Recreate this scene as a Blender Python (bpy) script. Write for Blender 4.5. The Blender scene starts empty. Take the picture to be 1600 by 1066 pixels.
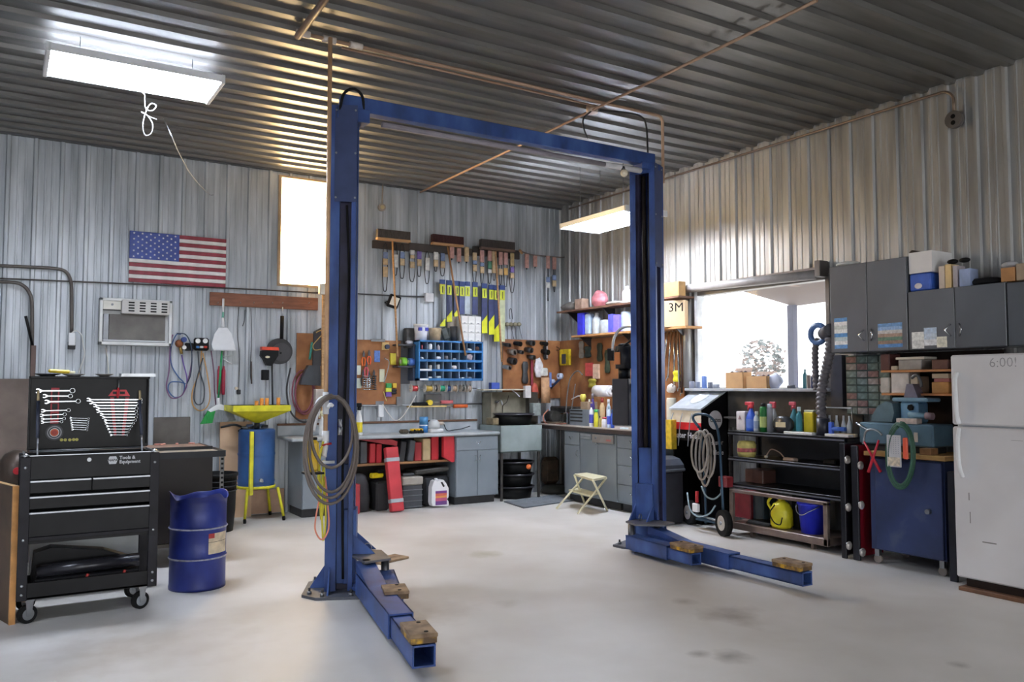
import bpy, math, random
from mathutils import Matrix, Vector, noise
PI = math.pi
rnd = random.Random(7)
sc = bpy.context.scene
COL = sc.collection
# ---------------------------------------------------------------- camera
FPX = 1290.0
PITCH = math.atan(71 / FPX)
YAW = math.radians(58.3)
CAM = Vector((-6.95, -9.9, 1.5))
cam = bpy.data.cameras.new('camera')
cam.sensor_width = 36.0
cam.lens = FPX / 1600 * 36.0
cam.clip_start = 0.05
camo = bpy.data.objects.new('camera', cam)
COL.objects.link(camo)
camo.location = CAM
camo.rotation_euler = (PI / 2 + PITCH, 0, YAW - PI / 2)
sc.camera = camo
# ---------------------------------------------------------------- view, sky, daylight
vs = sc.view_settings
vs.view_transform = 'Standard'
vs.look = 'None'
vs.gamma = 1
vs.use_curve_mapping = False
vs.exposure = 1.5
world = bpy.data.worlds.new('sky')
sc.world = world
world.use_nodes = True
nt = world.node_tree
bg = nt.nodes['Background']
bg.inputs[0].default_value = (0.95, 0.97, 1.0, 1)
bg.inputs[1].default_value = 2.0
H = 4.15          # ceiling height
def lamp(name, kind, loc, energy, color=(1, 1, 1), size=None, size_y=None, rot=(0, 0, 0), parent=None):
    l = bpy.data.lights.new(name, kind)
    l.energy = energy
    l.color = color
    if kind == 'AREA':
        l.shape = 'RECTANGLE'
        l.size = size
        l.size_y = size_y
    elif size:
        l.shadow_soft_size = size
    o = bpy.data.objects.new(name, l)
    COL.objects.link(o)
    o.location = loc
    o.rotation_euler = rot
    if parent:
        o.parent = parent
    return o
# ---------------------------------------------------------------- where a sight line of the photograph meets a real surface
FH = Vector((math.cos(YAW), math.sin(YAW), 0))
RH = Vector((math.sin(YAW), -math.cos(YAW), 0))
FW = FH * math.cos(PITCH) + Vector((0, 0, math.sin(PITCH)))
UP = -FH * math.sin(PITCH) + Vector((0, 0, math.cos(PITCH)))
def ray(px, py): return FW + RH * ((px - 800) / FPX) - UP * ((py - 533) / FPX)
def W(px, py, o=0.0):            # on the plane y = -o (parallel to the back wall)
    d = ray(px, py); return CAM + d * ((-o - CAM.y) / d.y)
def R(px, py, o=0.0):            # on the plane x = -o (parallel to the right wall)
    d = ray(px, py); return CAM + d * ((-o - CAM.x) / d.x)
def F(px, py, z=0.0):            # on the level z
    d = ray(px, py); return CAM + d * ((z - CAM.z) / d.z)
# ---------------------------------------------------------------- materials
def lin(h):
    if isinstance(h, str):
        c = [int(h[i:i + 2], 16) / 255 for i in (0, 2, 4)]
    else:
        c = h
    return tuple(x / 12.92 if x <= 0.04045 else ((x + 0.055) / 1.055) ** 2.4 for x in c) + (1,)
MATS = {}
def mt(hexc, r=0.5, m=0.0, var=0.12, sc_=9.0, bump=0.0, emit=0.0, alpha=1.0, trans=0.0, stretch=None, coat=0.0):
    key = (hexc, r, m, var, sc_, bump, emit, alpha, trans, stretch, coat)
    if key in MATS:
        return MATS[key]
    mm = bpy.data.materials.new('surface_' + hexc)
    mm.use_nodes = True
    n = mm.node_tree
    b = n.nodes['Principled BSDF']
    c = lin(hexc)
    b.inputs['Base Color'].default_value = c
    b.inputs['Roughness'].default_value = r
    b.inputs['Metallic'].default_value = m
    if max(c[:3]) < 0.02 and m < 0.25:
        b.inputs['Specular IOR Level'].default_value = 0.2
    if coat:
        b.inputs['Coat Weight'].default_value = coat
        b.inputs['Coat Roughness'].default_value = 0.15
    if var or bump:
        tc = n.nodes.new('ShaderNodeTexCoord')
        mp = n.nodes.new('ShaderNodeMapping')
        if stretch:
            mp.inputs['Scale'].default_value = stretch
        nz = n.nodes.new('ShaderNodeTexNoise')
        nz.inputs['Scale'].default_value = sc_
        nz.inputs['Detail'].default_value = 4
        n.links.new(tc.outputs['Object'], mp.inputs[0])
        n.links.new(mp.outputs[0], nz.inputs['Vector'])
        if var:
            rp = n.nodes.new('ShaderNodeValToRGB')
            rp.color_ramp.elements[0].position = 0.32
            rp.color_ramp.elements[1].position = 0.68
            rp.color_ramp.elements[0].color = tuple(x * (1 - var) for x in c[:3]) + (1,)
            rp.color_ramp.elements[1].color = tuple(min(1, x * (1 + var) + var * 0.02) for x in c[:3]) + (1,)
            n.links.new(nz.outputs[0], rp.inputs[0])
            n.links.new(rp.outputs[0], b.inputs['Base Color'])
        if bump:
            bp = n.nodes.new('ShaderNodeBump')
            bp.inputs['Strength'].default_value = bump
            bp.inputs['Distance'].default_value = 0.01
            n.links.new(nz.outputs[0], bp.inputs['Height'])
            n.links.new(bp.outputs[0], b.inputs['Normal'])
    if emit:
        b.inputs['Emission Color'].default_value = c
        b.inputs['Emission Strength'].default_value = emit
    if trans:
        b.inputs['Transmission Weight'].default_value = trans
    if alpha < 1:
        b.inputs['Alpha'].default_value = alpha
    MATS[key] = mm
    return mm
def ramp_mat(name, stops, scale, r, m, stretch=(1, 1, 1), bump=0.0, detail=6, r2=None, big=None):
    """noise-driven colours: stops = [(pos, hex)...]; big = (scale, amount, hex) large blotches"""
    mm = bpy.data.materials.new(name)
    mm.use_nodes = True
    n = mm.node_tree
    b = n.nodes['Principled BSDF']
    tc = n.nodes.new('ShaderNodeTexCoord')
    mp = n.nodes.new('ShaderNodeMapping')
    mp.inputs['Scale'].default_value = stretch
    nz = n.nodes.new('ShaderNodeTexNoise')
    nz.inputs['Scale'].default_value = scale
    nz.inputs['Detail'].default_value = detail
    rp = n.nodes.new('ShaderNodeValToRGB')
    el = rp.color_ramp.elements
    el[0].position, el[0].color = stops[0][0], lin(stops[0][1])
    el[1].position, el[1].color = stops[-1][0], lin(stops[-1][1])
    for p, h in stops[1:-1]:
        e = el.new(p)
        e.color = lin(h)
    n.links.new(tc.outputs['Object'], mp.inputs[0])
    n.links.new(mp.outputs[0], nz.inputs['Vector'])
    n.links.new(nz.outputs[0], rp.inputs[0])
    out = rp.outputs[0]
    if big:
        n2 = n.nodes.new('ShaderNodeTexNoise')
        n2.inputs['Scale'].default_value = big[0]
        n2.inputs['Detail'].default_value = 3
        n2.inputs['Distortion'].default_value = 0.6
        n.links.new(tc.outputs['Object'], n2.inputs['Vector'])
        mr = n.nodes.new('ShaderNodeMapRange')
        mr.inputs[1].default_value = 0.52
        mr.inputs[2].default_value = 0.72
        mr.inputs[4].default_value = big[1]
        n.links.new(n2.outputs[0], mr.inputs[0])
        mx = n.nodes.new('ShaderNodeMixRGB')
        mx.inputs[2].default_value = lin(big[2])
        n.links.new(mr.outputs[0], mx.inputs[0])
        n.links.new(out, mx.inputs[1])
        out = mx.outputs[0]
    n.links.new(out, b.inputs['Base Color'])
    b.inputs['Metallic'].default_value = m
    b.inputs['Roughness'].default_value = r
    if r2:
        mr = n.nodes.new('ShaderNodeMapRange')
        mr.inputs[3].default_value = r
        mr.inputs[4].default_value = r2
        n.links.new(nz.outputs[0], mr.inputs[0])
        n.links.new(mr.outputs[0], b.inputs['Roughness'])
    if bump:
        bp = n.nodes.new('ShaderNodeBump')
        bp.inputs['Strength'].default_value = bump
        bp.inputs['Distance'].default_value = 0.004
        n.links.new(nz.outputs[0], bp.inputs['Height'])
        n.links.new(bp.outputs[0], b.inputs['Normal'])
    return mm
GALV = ramp_mat('galvanised_sheet', [(0.3, '989ea3'), (0.5, 'b6bcc1'), (0.68, 'd2d7db')], 2.4, 0.38, 0.35, (3.2, 3.2, 0.35), 0.12, 8, 0.6)
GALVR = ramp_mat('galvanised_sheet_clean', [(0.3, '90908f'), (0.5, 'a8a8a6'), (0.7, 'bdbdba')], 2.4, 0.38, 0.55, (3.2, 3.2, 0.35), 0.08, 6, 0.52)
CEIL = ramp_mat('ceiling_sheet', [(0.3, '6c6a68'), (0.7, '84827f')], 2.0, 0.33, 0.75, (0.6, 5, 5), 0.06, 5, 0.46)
CONC = ramp_mat('polished_concrete', [(0.3, 'ccc7c1'), (0.5, 'd6d3ce'), (0.7, 'dfdcd9')], 1.3, 0.34, 0.0, (1, 1, 1), 0.05, 9, 0.6, (0.8, 0.28, 'b3a89c'))
def stains(mat, spots):
    """oil and dirt spots with a shape of their own, in world metres on the floor"""
    n = mat.node_tree; b = n.nodes['Principled BSDF']
    src = b.inputs['Base Color'].links[0].from_socket
    tc = n.nodes.new('ShaderNodeTexCoord')
    nz = n.nodes.new('ShaderNodeTexNoise'); nz.inputs['Scale'].default_value = 5; nz.inputs['Detail'].default_value = 5
    n.links.new(tc.outputs['Object'], nz.inputs['Vector'])
    for (x, y, r, k, h) in spots:
        d = n.nodes.new('ShaderNodeVectorMath'); d.operation = 'DISTANCE'
        d.inputs[1].default_value = (x, y, 0)
        n.links.new(tc.outputs['Object'], d.inputs[0])
        a = n.nodes.new('ShaderNodeMath'); a.operation = 'MULTIPLY_ADD'; a.inputs[1].default_value = r * 2.2; 
        n.links.new(nz.outputs[0], a.inputs[0]); n.links.new(d.outputs['Value'], a.inputs[2])
        m_ = n.nodes.new('ShaderNodeMapRange'); m_.inputs[1].default_value = r * 2.4; m_.inputs[2].default_value = r * 1.1; m_.inputs[3].default_value = 0; m_.inputs[4].default_value = k
        n.links.new(a.outputs[0], m_.inputs[0])
        mx = n.nodes.new('ShaderNodeMixRGB'); mx.inputs[2].default_value = lin(h)
        n.links.new(m_.outputs[0], mx.inputs[0]); n.links.new(src, mx.inputs[1]); src = mx.outputs[0]
    n.links.new(src, b.inputs['Base Color'])
SPOTS = []
for (px, py, r, k, h) in ((755, 866, .13, .55, '8f8a5e'), (1145, 962, .2, .6, '7d7064'), (1095, 1022, .07, .75, '6f665c'), (1140, 1026, .1, .75, '6f665c'), (1070, 940, .08, .5, '857b70'), (795, 943, .1, .35, '8f8478'), (905, 842, .3, .3, 'b0a58c'), (250, 1000, .5, .3, '9a8b78'), (660, 955, .3, .4, '8f8270'), (1500, 1040, .06, .6, '6b6660'), (90, 1030, .4, .25, '94826c'), (700, 850, .25, .2, 'a89c88')):
    q = F(px, py, 0)
    SPOTS.append((q.x, q.y, r, k, h))
stains(CONC, SPOTS)
LIFT = ramp_mat('blue_lift_paint', [(0.3, '2a3c66'), (0.5, '375290'), (0.7, '4a6aa8')], 5.0, 0.38, 0.1, (1, 1, 0.5), 0.1, 6, 0.55)
WOODM = lambda h1, h2, nm: ramp_mat(nm, [(0.3, h1), (0.7, h2)], 4.0, 0.6, 0.0, (1.5, 1.5, 9), 0.2, 6)
PEGB = ramp_mat('brown_pegboard', [(0.3, '7d4f2e'), (0.55, 'a26c41'), (0.7, 'bd8a5b')], 3.0, 0.65, 0, (1, 1, 1), 0.0, 6, None, (2.2, 0.7, '5c3a26'))
PINE = WOODM('a97f52', 'd0a878', 'pine_wood')
DKW = WOODM('4a2e1e', '7c4d31', 'dark_wood')
BLK = mt('0b0b0c', 0.35, 0, 0.2)
BLKP = mt('121315', 0.5)
DKG = mt('222427', 0.5, 0.1)
GRY = mt('8e9499', 0.45, 0.1)
CABG = ramp_mat('grey_cabinet_paint', [(0.3, '767f86'), (0.7, '8b949b')], 2.0, 0.35, 0.05, (1, 1, 0.6), 0.05, 5)
CHR = mt('cfd3d6', 0.18, 1.0, 0.05)
STL = mt('a2a5a8', 0.32, 0.9, 0.15)
DST = mt('55565a', 0.4, 0.8, 0.25)
WHT = mt('e6e8ea', 0.45, 0, 0.04)
RED = mt('b3202a', 0.4)
YEL = mt('d9c81e', 0.45)
RUB = mt('171718', 0.8)
BRN = mt('6b4a35', 0.6)
def hx(h, **k): return mt(h, **k)
# ---------------------------------------------------------------- mesh building
class MB:
    def __init__(s):
        s.v = []; s.f = []; s.mi = []; s.sm = []; s.m = []; s.X = None
    def _mat(s, m):
        if m not in s.m:
            s.m.append(m)
        return s.m.index(m)
    def add(s, vs_, fs, m, smooth=False):
        o = len(s.v)
        if s.X is not None:
            vs_ = [s.X @ Vector(p) for p in vs_]
        s.v += [tuple(p) for p in vs_]
        k = s._mat(m)
        for f in fs:
            s.f.append([i + o for i in f]); s.mi.append(k)
            s.sm.append(smooth if isinstance(smooth, bool) else len(f) == 4)
        return s
    def box(s, x0, x1, y0, y1, z0, z1, m, ch=0.0, X=None):
        if x0 > x1: x0, x1 = x1, x0
        if y0 > y1: y0, y1 = y1, y0
        if z0 > z1: z0, z1 = z1, z0
        c = min(ch, (x1 - x0) * 0.45, (y1 - y0) * 0.45, (z1 - z0) * 0.45)
        if c <= 0:
            vs_ = [(x, y, z) for z in (z0, z1) for y in (y0, y1) for x in (x0, x1)]
            fs = [(0, 2, 3, 1), (4, 5, 7, 6), (0, 1, 5, 4), (2, 6, 7, 3), (0, 4, 6, 2), (1, 3, 7, 5)]
        else:
            vs_ = []; fs = []
            idx = {}
            for cx in (0, 1):
                for cy in (0, 1):
                    for cz in (0, 1):
                        X0 = x1 if cx else x0; Y0 = y1 if cy else y0; Z0 = z1 if cz else z0
                        dx = -c if cx else c; dy = -c if cy else c; dz = -c if cz else c
                        for a, p in enumerate(((X0, Y0 + dy, Z0 + dz), (X0 + dx, Y0, Z0 + dz), (X0 + dx, Y0 + dy, Z0))):
                            idx[(cx, cy, cz, a)] = len(vs_); vs_.append(p)
            g = lambda *k: idx[k]
            def q(l, flip):
                fs.append(l if not flip else l[::-1])
            for t in (0, 1):
                q([g(t, 0, 0, 0), g(t, 1, 0, 0), g(t, 1, 1, 0), g(t, 0, 1, 0)], not t)
                q([g(0, t, 0, 1), g(0, t, 1, 1), g(1, t, 1, 1), g(1, t, 0, 1)], not t)
                q([g(0, 0, t, 2), g(1, 0, t, 2), g(1, 1, t, 2), g(0, 1, t, 2)], not t)
            for a in (0, 1):
                for b in (0, 1):
                    q([g(a, b, 0, 0), g(a, b, 0, 1), g(a, b, 1, 1), g(a, b, 1, 0)], (a + b) % 2 == 0)
                    q([g(a, 0, b, 0), g(a, 1, b, 0), g(a, 1, b, 2), g(a, 0, b, 2)], (a + b) % 2 == 1)
                    q([g(0, a, b, 1), g(0, a, b, 2), g(1, a, b, 2), g(1, a, b, 1)], (a + b) % 2 == 0)
            for k in range(8):
                cx, cy, cz = k & 1, k >> 1 & 1, k >> 2 & 1
                q([g(cx, cy, cz, 0), g(cx, cy, cz, 1), g(cx, cy, cz, 2)], (cx + cy + cz) % 2 == 0)
        if X is not None:
            vs_ = [X @ Vector(p) for p in vs_]
        return s.add(vs_, fs, m)
    def prism(s, poly, axis, a, b, m, X=None):
        """poly 2D (u,v) extruded along axis from a to b. axis x: (y,z); y: (x,z); z: (x,y)"""
        def P(u, v, w): return {'x': (w, u, v), 'y': (u, w, v), 'z': (u, v, w)}[axis]
        n = len(poly)
        vs_ = [P(u, v, a) for u, v in poly] + [P(u, v, b) for u, v in poly]
        if X is not None:
            vs_ = [X @ Vector(p) for p in vs_]
        fs = [list(range(n))[::-1], [i + n for i in range(n)]] + [[i, (i + 1) % n, (i + 1) % n + n, i + n] for i in range(n)]
        ar = sum(poly[i][0] * poly[(i + 1) % n][1] - poly[(i + 1) % n][0] * poly[i][1] for i in range(n))
        if (ar < 0) != (b < a) != (axis == 'y'):
            fs = [f[::-1] for f in fs]
        return s.add(vs_, fs, m)
    def cyl(s, p0, p1, r0, r1=None, n=16, m=None, caps=True):
        r1 = r0 if r1 is None else r1
        p0 = Vector(p0); p1 = Vector(p1)
        d = (p1 - p0).normalized()
        a = d.orthogonal().normalized(); b = d.cross(a)
        vs_ = []
        for p, r in ((p0, r0), (p1, r1)):
            for i in range(n):
                t = 2 * PI * i / n
                vs_.append(p + (a * math.cos(t) + b * math.sin(t)) * r)
        fs = [[i, (i + 1) % n, (i + 1) % n + n, i + n] for i in range(n)]
        o = len(s.f)
        if caps:
            fs += [list(range(n))[::-1], [i + n for i in range(n)]]
        s.add(vs_, fs, m, True)
        if caps:
            s.sm[-1] = s.sm[-2] = False
        return s
    def tube(s, pts, r, n=8, m=None, closed=False):
        P = [Vector(p) for p in pts]
        k = len(P)
        vs_ = []; fs = []
        up = None
        for i, p in enumerate(P):
            if closed:
                t = P[(i + 1) % k] - P[i - 1]
            else:
                t = P[min(i + 1, k - 1)] - P[max(i - 1, 0)]
            t = t.normalized() if t.length > 1e-9 else Vector((0, 0, 1))
            a = t.orthogonal().normalized() if up is None else (up - t * up.dot(t))
            a = a.normalized() if a.length > 1e-6 else t.orthogonal().normalized()
            up = a
            b = t.cross(a)
            rr = r[i] if isinstance(r, (list, tuple)) else r
            for j in range(n):
                q = 2 * PI * j / n
                vs_.append(p + (a * math.cos(q) + b * math.sin(q)) * rr)
        rng = k if closed else k - 1
        for i in range(rng):
            for j in range(n):
                i2 = (i + 1) % k
                fs.append([i * n + j, i * n + (j + 1) % n, i2 * n + (j + 1) % n, i2 * n + j])
        s.add(vs_, fs, m, True)
        if not closed:
            o = len(s.v) - len(vs_)
            s.f.append([o + j for j in range(n)][::-1]); s.f.append([o + (k - 1) * n + j for j in range(n)])
            km = s._mat(m); s.mi += [km, km]; s.sm += [False, False]
        return s
    def lathe(s, prof, c=(0, 0, 0), n=24, m=None, X=None, sx=1, sy=1, smooth=True):
        """prof [(r,z)...] about the z axis through c"""
        k = len(prof)
        vs_ = []
        for r, z in prof:
            for i in range(n):
                t = 2 * PI * i / n
                vs_.append(Vector((c[0] + r * sx * math.cos(t), c[1] + r * sy * math.sin(t), c[2] + z)))
        if X is not None:
            vs_ = [X @ p for p in vs_]
        fs = [[i * n + j, i * n + (j + 1) % n, (i + 1) * n + (j + 1) % n, (i + 1) * n + j] for i in range(k - 1) for j in range(n)]
        s.add(vs_, fs, m, smooth)
        o = len(s.v) - len(vs_); km = s._mat(m)
        if prof[0][0] > 1e-5:
            s.f.append([o + j for j in range(n)][::-1]); s.mi.append(km); s.sm.append(False)
        if prof[-1][0] > 1e-5:
            s.f.append([o + (k - 1) * n + j for j in range(n)]); s.mi.append(km); s.sm.append(False)
        return s
    def ball(s, c, r, m, sx=1, sy=1, sz=1, n=14):
        pr = [(max(1e-6, r * math.sin(PI * i / 8)), -r * sz * math.cos(PI * i / 8)) for i in range(9)]
        return s.lathe(pr, c, n, m, sx=sx, sy=sy)
    def text(s, t, size, X, m, depth=0.0015, bold=0.0, align='CENTER'):
        cu = bpy.data.curves.new('t', 'FONT')
        cu.body = t; cu.size = size; cu.align_x = align; cu.align_y = 'CENTER'
        cu.extrude = depth; cu.offset = bold; cu.resolution_u = 2
        o = bpy.data.objects.new('t', cu)
        me = bpy.data.meshes.new_from_object(o)
        s.add([X @ v.co for v in me.vertices], [list(p.vertices) for p in me.polygons], m)
        bpy.data.objects.remove(o); bpy.data.meshes.remove(me); bpy.data.curves.remove(cu)
        return s
    def _mesh(s, name, inv):
        me = bpy.data.meshes.new(name)
        me.from_pydata([inv @ Vector(p) for p in s.v], [], s.f)
        for m in s.m:
            me.materials.append(m)
        me.polygons.foreach_set('material_index', s.mi)
        me.polygons.foreach_set('use_smooth', s.sm)
        me.update()
        return me
    def part(s, name, par, label=None, kind=None):
        """coordinates are world coordinates; becomes a child of par"""
        mw = world_of(par)
        c = Vector([sum(p[i] for p in s.v) / len(s.v) for i in range(3)])
        lc = mw.inverted() @ c
        o = bpy.data.objects.new(name, s._mesh(name, Matrix.Translation(-lc) @ mw.inverted()))
        o.parent = par
        o.location = lc
        COL.objects.link(o)
        if label: o['label'] = label
        if kind: o['kind'] = kind
        return o
    def one(s, name, label=None, cat=None, group=None, kind=None):
        xs, ys, zs = zip(*s.v)
        c = Vector(((min(xs) + max(xs)) / 2, (min(ys) + max(ys)) / 2, min(zs)))
        o = bpy.data.objects.new(name, s._mesh(name, Matrix.Translation(-c)))
        o.location = c
        COL.objects.link(o)
        tag(o, label, cat, group, kind)
        return o
def tag(o, label=None, cat=None, group=None, kind=None):
    if label: o['label'] = label
    if cat: o['category'] = cat
    if group: o['group'] = group
    if kind: o['kind'] = kind
    return o
def world_of(o):
    m = Matrix.LocRotScale(o.location, o.rotation_euler, None)
    return world_of(o.parent) @ m if o.parent else m
def thing(name, label, cat, loc=(0, 0, 0), rz=0.0, group=None):
    o = bpy.data.objects.new(name, None)
    o.empty_display_size = 0.1
    COL.objects.link(o)
    o.location = loc
    o.rotation_euler = (0, 0, rz)
    return tag(o, label, cat, group)
def dup(root, loc, rz=None, label=None, group=None, rot=None):
    r = root.copy(); COL.objects.link(r); r.location = loc
    if rz is not None: r.rotation_euler = (0, 0, rz)
    if rot is not None: r.rotation_euler = rot
    if label: r['label'] = label
    if group: r['group'] = group
    for ch in list(root.children):
        c = ch.copy(); COL.objects.link(c); c.parent = r
        for g in ch.children:
            d = g.copy(); COL.objects.link(d); d.parent = c
    return r
def frame(loc, rz=0.0, rx=0.0, ry=0.0):
    return Matrix.Translation(Vector(loc)) @ Matrix.Rotation(rz, 4, 'Z') @ Matrix.Rotation(ry, 4, 'Y') @ Matrix.Rotation(rx, 4, 'X')
# a writing frame: letters stand upright on a wall facing -y (back wall) or -x (right wall)
def facey(x, y, z): return frame((x, y, z), 0, PI / 2)
def facex(x, y, z): return frame((x, y, z), -PI / 2, PI / 2)
def arc(c, r, a0, a1, n, plane='xz'):
    out = []
    for i in range(n + 1):
        t = a0 + (a1 - a0) * i / n
        u, v = r * math.cos(t), r * math.sin(t)
        out.append(Vector(c) + {'xz': Vector((u, 0, v)), 'yz': Vector((0, u, v)), 'xy': Vector((u, v, 0))}[plane])
    return out
def smooth(pts, n=6):
    P = [Vector(p) for p in pts]
    P = [P[0] * 2 - P[1]] + P + [P[-1] * 2 - P[-2]]
    out = []
    for i in range(1, len(P) - 2):
        a, b, c, d = P[i - 1:i + 3]
        for k in range(n):
            t = k / n
            out.append(0.5 * ((2 * b) + (c - a) * t + (2 * a - 5 * b + 4 * c - d) * t * t + (3 * b - a - 3 * c + d) * t ** 3))
    out.append(P[-2])
    return out
# ================================================================ the building
def corrugated(name, axis, u0, u1, bands, mat, pitch=0.245, hole=None, rib=0.022, flip=1, phase=0.0):
    """ribbed sheet: axis 'x' = wall in plane y=0 running along x, 'y' = wall in plane x=0, 'c' = ceiling with ribs along x"""
    prof = []          # (u, height)
    u = u0 + phase
    us = [(u0, 0)]
    while u < u1:
        for du, h in ((0.0, 0), (0.02, 1), (0.085, 1), (0.105, 0)) if axis == 'c' else ((0.0, 0), (0.012, 1), (0.04, 1), (0.052, 0), (0.105, 0), (0.112, 0.22), (0.125, 0.22), (0.132, 0), (0.17, 0), (0.177, 0.22), (0.19, 0.22), (0.197, 0)):
            if u0 < u + du < u1:
                us.append((u + du, h * rib))
        u += pitch
    us.append((u1, 0))
    if hole:
        for e in hole[:2]:
            for i in range(len(us) - 1):
                if us[i][0] < e < us[i + 1][0]:
                    t = (e - us[i][0]) / (us[i + 1][0] - us[i][0])
                    us.insert(i + 1, (e, us[i][1] + t * (us[i + 1][1] - us[i][1]))); break
    mb = MB()
    vs_ = []; fs = []
    for b in bands:
        for (uu, h) in us:
            vs_.append({'x': (uu, -h, b), 'y': (-h, uu, b), 'c': (b, uu, H - h)}[axis])
    n = len(us)
    for j in range(len(bands) - 1):
        for i in range(n - 1):
            if hole and us[i][0] >= hole[0] - 1e-6 and us[i + 1][0] <= hole[1] + 1e-6 and bands[j] >= hole[2] - 1e-6 and bands[j + 1] <= hole[3] + 1e-6:
                continue
            f = [j * n + i, j * n + i + 1, (j + 1) * n + i + 1, (j + 1) * n + i]
            fs.append(f if axis != 'y' else f[::-1])
    mb.add(vs_, fs, mat)
    return mb.one(name, kind='structure')
X0, Y0 = -11.5, -16.5
W1 = (-4.13, -3.42, 2.74, 4.06)          # high window in the back wall (x0, x1, z0, z1)
W2 = (-4.6, -2.83, 1.49, 2.56)           # window over the right bench (y0, y1, z0, z1)
corrugated('wall_back', 'x', X0, 0.0, [0, 1.2, W1[2], W1[3], H], GALV, hole=W1, phase=0.11)
corrugated('wall_right', 'y', Y0, 0.0, [0, W2[2], W2[3], H], GALVR, hole=W2, phase=0.07)
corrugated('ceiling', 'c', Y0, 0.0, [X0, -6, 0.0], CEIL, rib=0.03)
fl = MB(); fl.box(X0, 0.3, Y0 - 6, 0.3, -0.12, 0, CONC); fo = fl.one('floor', kind='structure'); fo.data.transform(Matrix.Translation(fo.location)); fo.location = (0, 0, 0)
wl = MB(); wl.box(X0 - 0.1, X0, Y0, 0.1, 0, H, GALV); wl.one('wall_left', kind='structure')
wf = MB()
for a, b, z0, z1 in ((X0, -10.5, 0, H), (-6.3, -5.2, 0, H), (-1.0, 0.0, 0, H), (-10.5, -6.3, 3.1, H), (-5.2, -1.0, 3.1, H)):
    wf.box(a, b, Y0 - 0.1, Y0, z0, z1, GALV)
wf.one('wall_front', kind='structure')
for i, (a, y) in enumerate(((-H, 0),)):
    pass
tr = MB()
tr.box(X0, 0, -0.045, -0.001, H - 0.05, H - 0.027, hx('5b5c5e', r=0.5, m=0.5)); tr.one('trim_1', kind='structure')
tr = MB()
tr.tube([R(1035, 276, 0.06) * 1.0] + [Vector((-0.05, y, H - 0.075)) for y in (-3, -4.5, -5.9)] + arc((-0.05, -5.9, H - 0.2), 0.125, PI / 2, PI, 6, 'yz')[1:] + [Vector((-0.05, -6.025, 3.72))], 0.014, 8, hx('6a5c50', r=0.5, m=0.4))
# high window: translucent panel lit by the low sun, wooden casing
w = MB()
w.box(W1[0], W1[1], 0.03, 0.036, W1[2], W1[3], mt('ffdba0', 0.6, 0, 0, emit=12.0)); w1 = w.one('window_1', kind='structure')
w = MB()
for a in ((W1[0] - 0.035, W1[0], W1[2] - 0.03, W1[3]), (W1[1], W1[1] + 0.035, W1[2] - 0.03, W1[3]), (W1[0], W1[1], W1[2] - 0.03, W1[2]), (W1[0], W1[1], W1[3] - 0.025, W1[3])):
    w.box(a[0], a[1], -0.03, 0.045, a[2], a[3], hx('b59a78', r=0.6))
w.part('window_frame', w1)
# window over the bench: frame, pane, sill shelf, post outside
FR = hx('8b8f92', r=0.4, m=0.5)
w = MB()
y0, y1, z0, z1 = W2
w.box(-0.03, 0.09, y0 - 0.05, y0, z0 - 0.05, z1 + 0.17, hx('6f6a66', r=0.5, m=0.3), 0.004)
w.box(-0.03, 0.09, y1, y1 + 0.05, z0 - 0.05, z1 + 0.05, hx('dfe3e6', r=0.5), 0.004)
w.box(-0.03, 0.09, y0, y1, z1, z1 + 0.05, hx('8d8a86', r=0.5, m=0.3), 0.004)
w.box(0.0, 0.09, y0, y1, z0 - 0.03, z0, FR, 0.004)
w2 = w.one('window_2', kind='structure')
w = MB()
gl = mt('eef4f8', 0.02, 0, 0, alpha=0.12)
w.box(0.04, 0.046, y0, y1, z0, z1, gl); w.part('pane', w2)
# outside, seen through the window: bright ground, the porch roof with its rafters and post, a bush
o = MB(); o.box(0.3, 14, -14, 14, -0.12, -0.02, hx('c9c6c0', r=0.9)); o.one('trim_2', kind='structure')
# ---------------------------------------------------------------- rectangles seen in the photograph, on planes parallel to the walls
def wr(px0, px1, py0, py1, o):
    c = (px0 + px1) / 2; d = (py0 + py1) / 2
    return W(px0, d, o).x, W(px1, d, o).x, W(c, py1, o).z, W(c, py0, o).z
def rr(px0, px1, py0, py1, o):
    c = (px0 + px1) / 2; d = (py0 + py1) / 2
    return R(px1, d, o).y, R(px0, d, o).y, R(c, py1, o).z, R(c, py0, o).z
def wbox(px0, px1, py0, py1, o, dep, m, mb=None, ch=0.003):
    mb = mb or MB(); a, b, c, d = wr(px0, px1, py0, py1, o)
    return mb.box(a, b, -o, -o + dep, c, d, m, ch)
def rbox(px0, px1, py0, py1, o, dep, m, mb=None, ch=0.003):
    mb = mb or MB(); a, b, c, d = rr(px0, px1, py0, py1, o)
    return mb.box(-o, -o + dep, a, b, c, d, m, ch)
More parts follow.
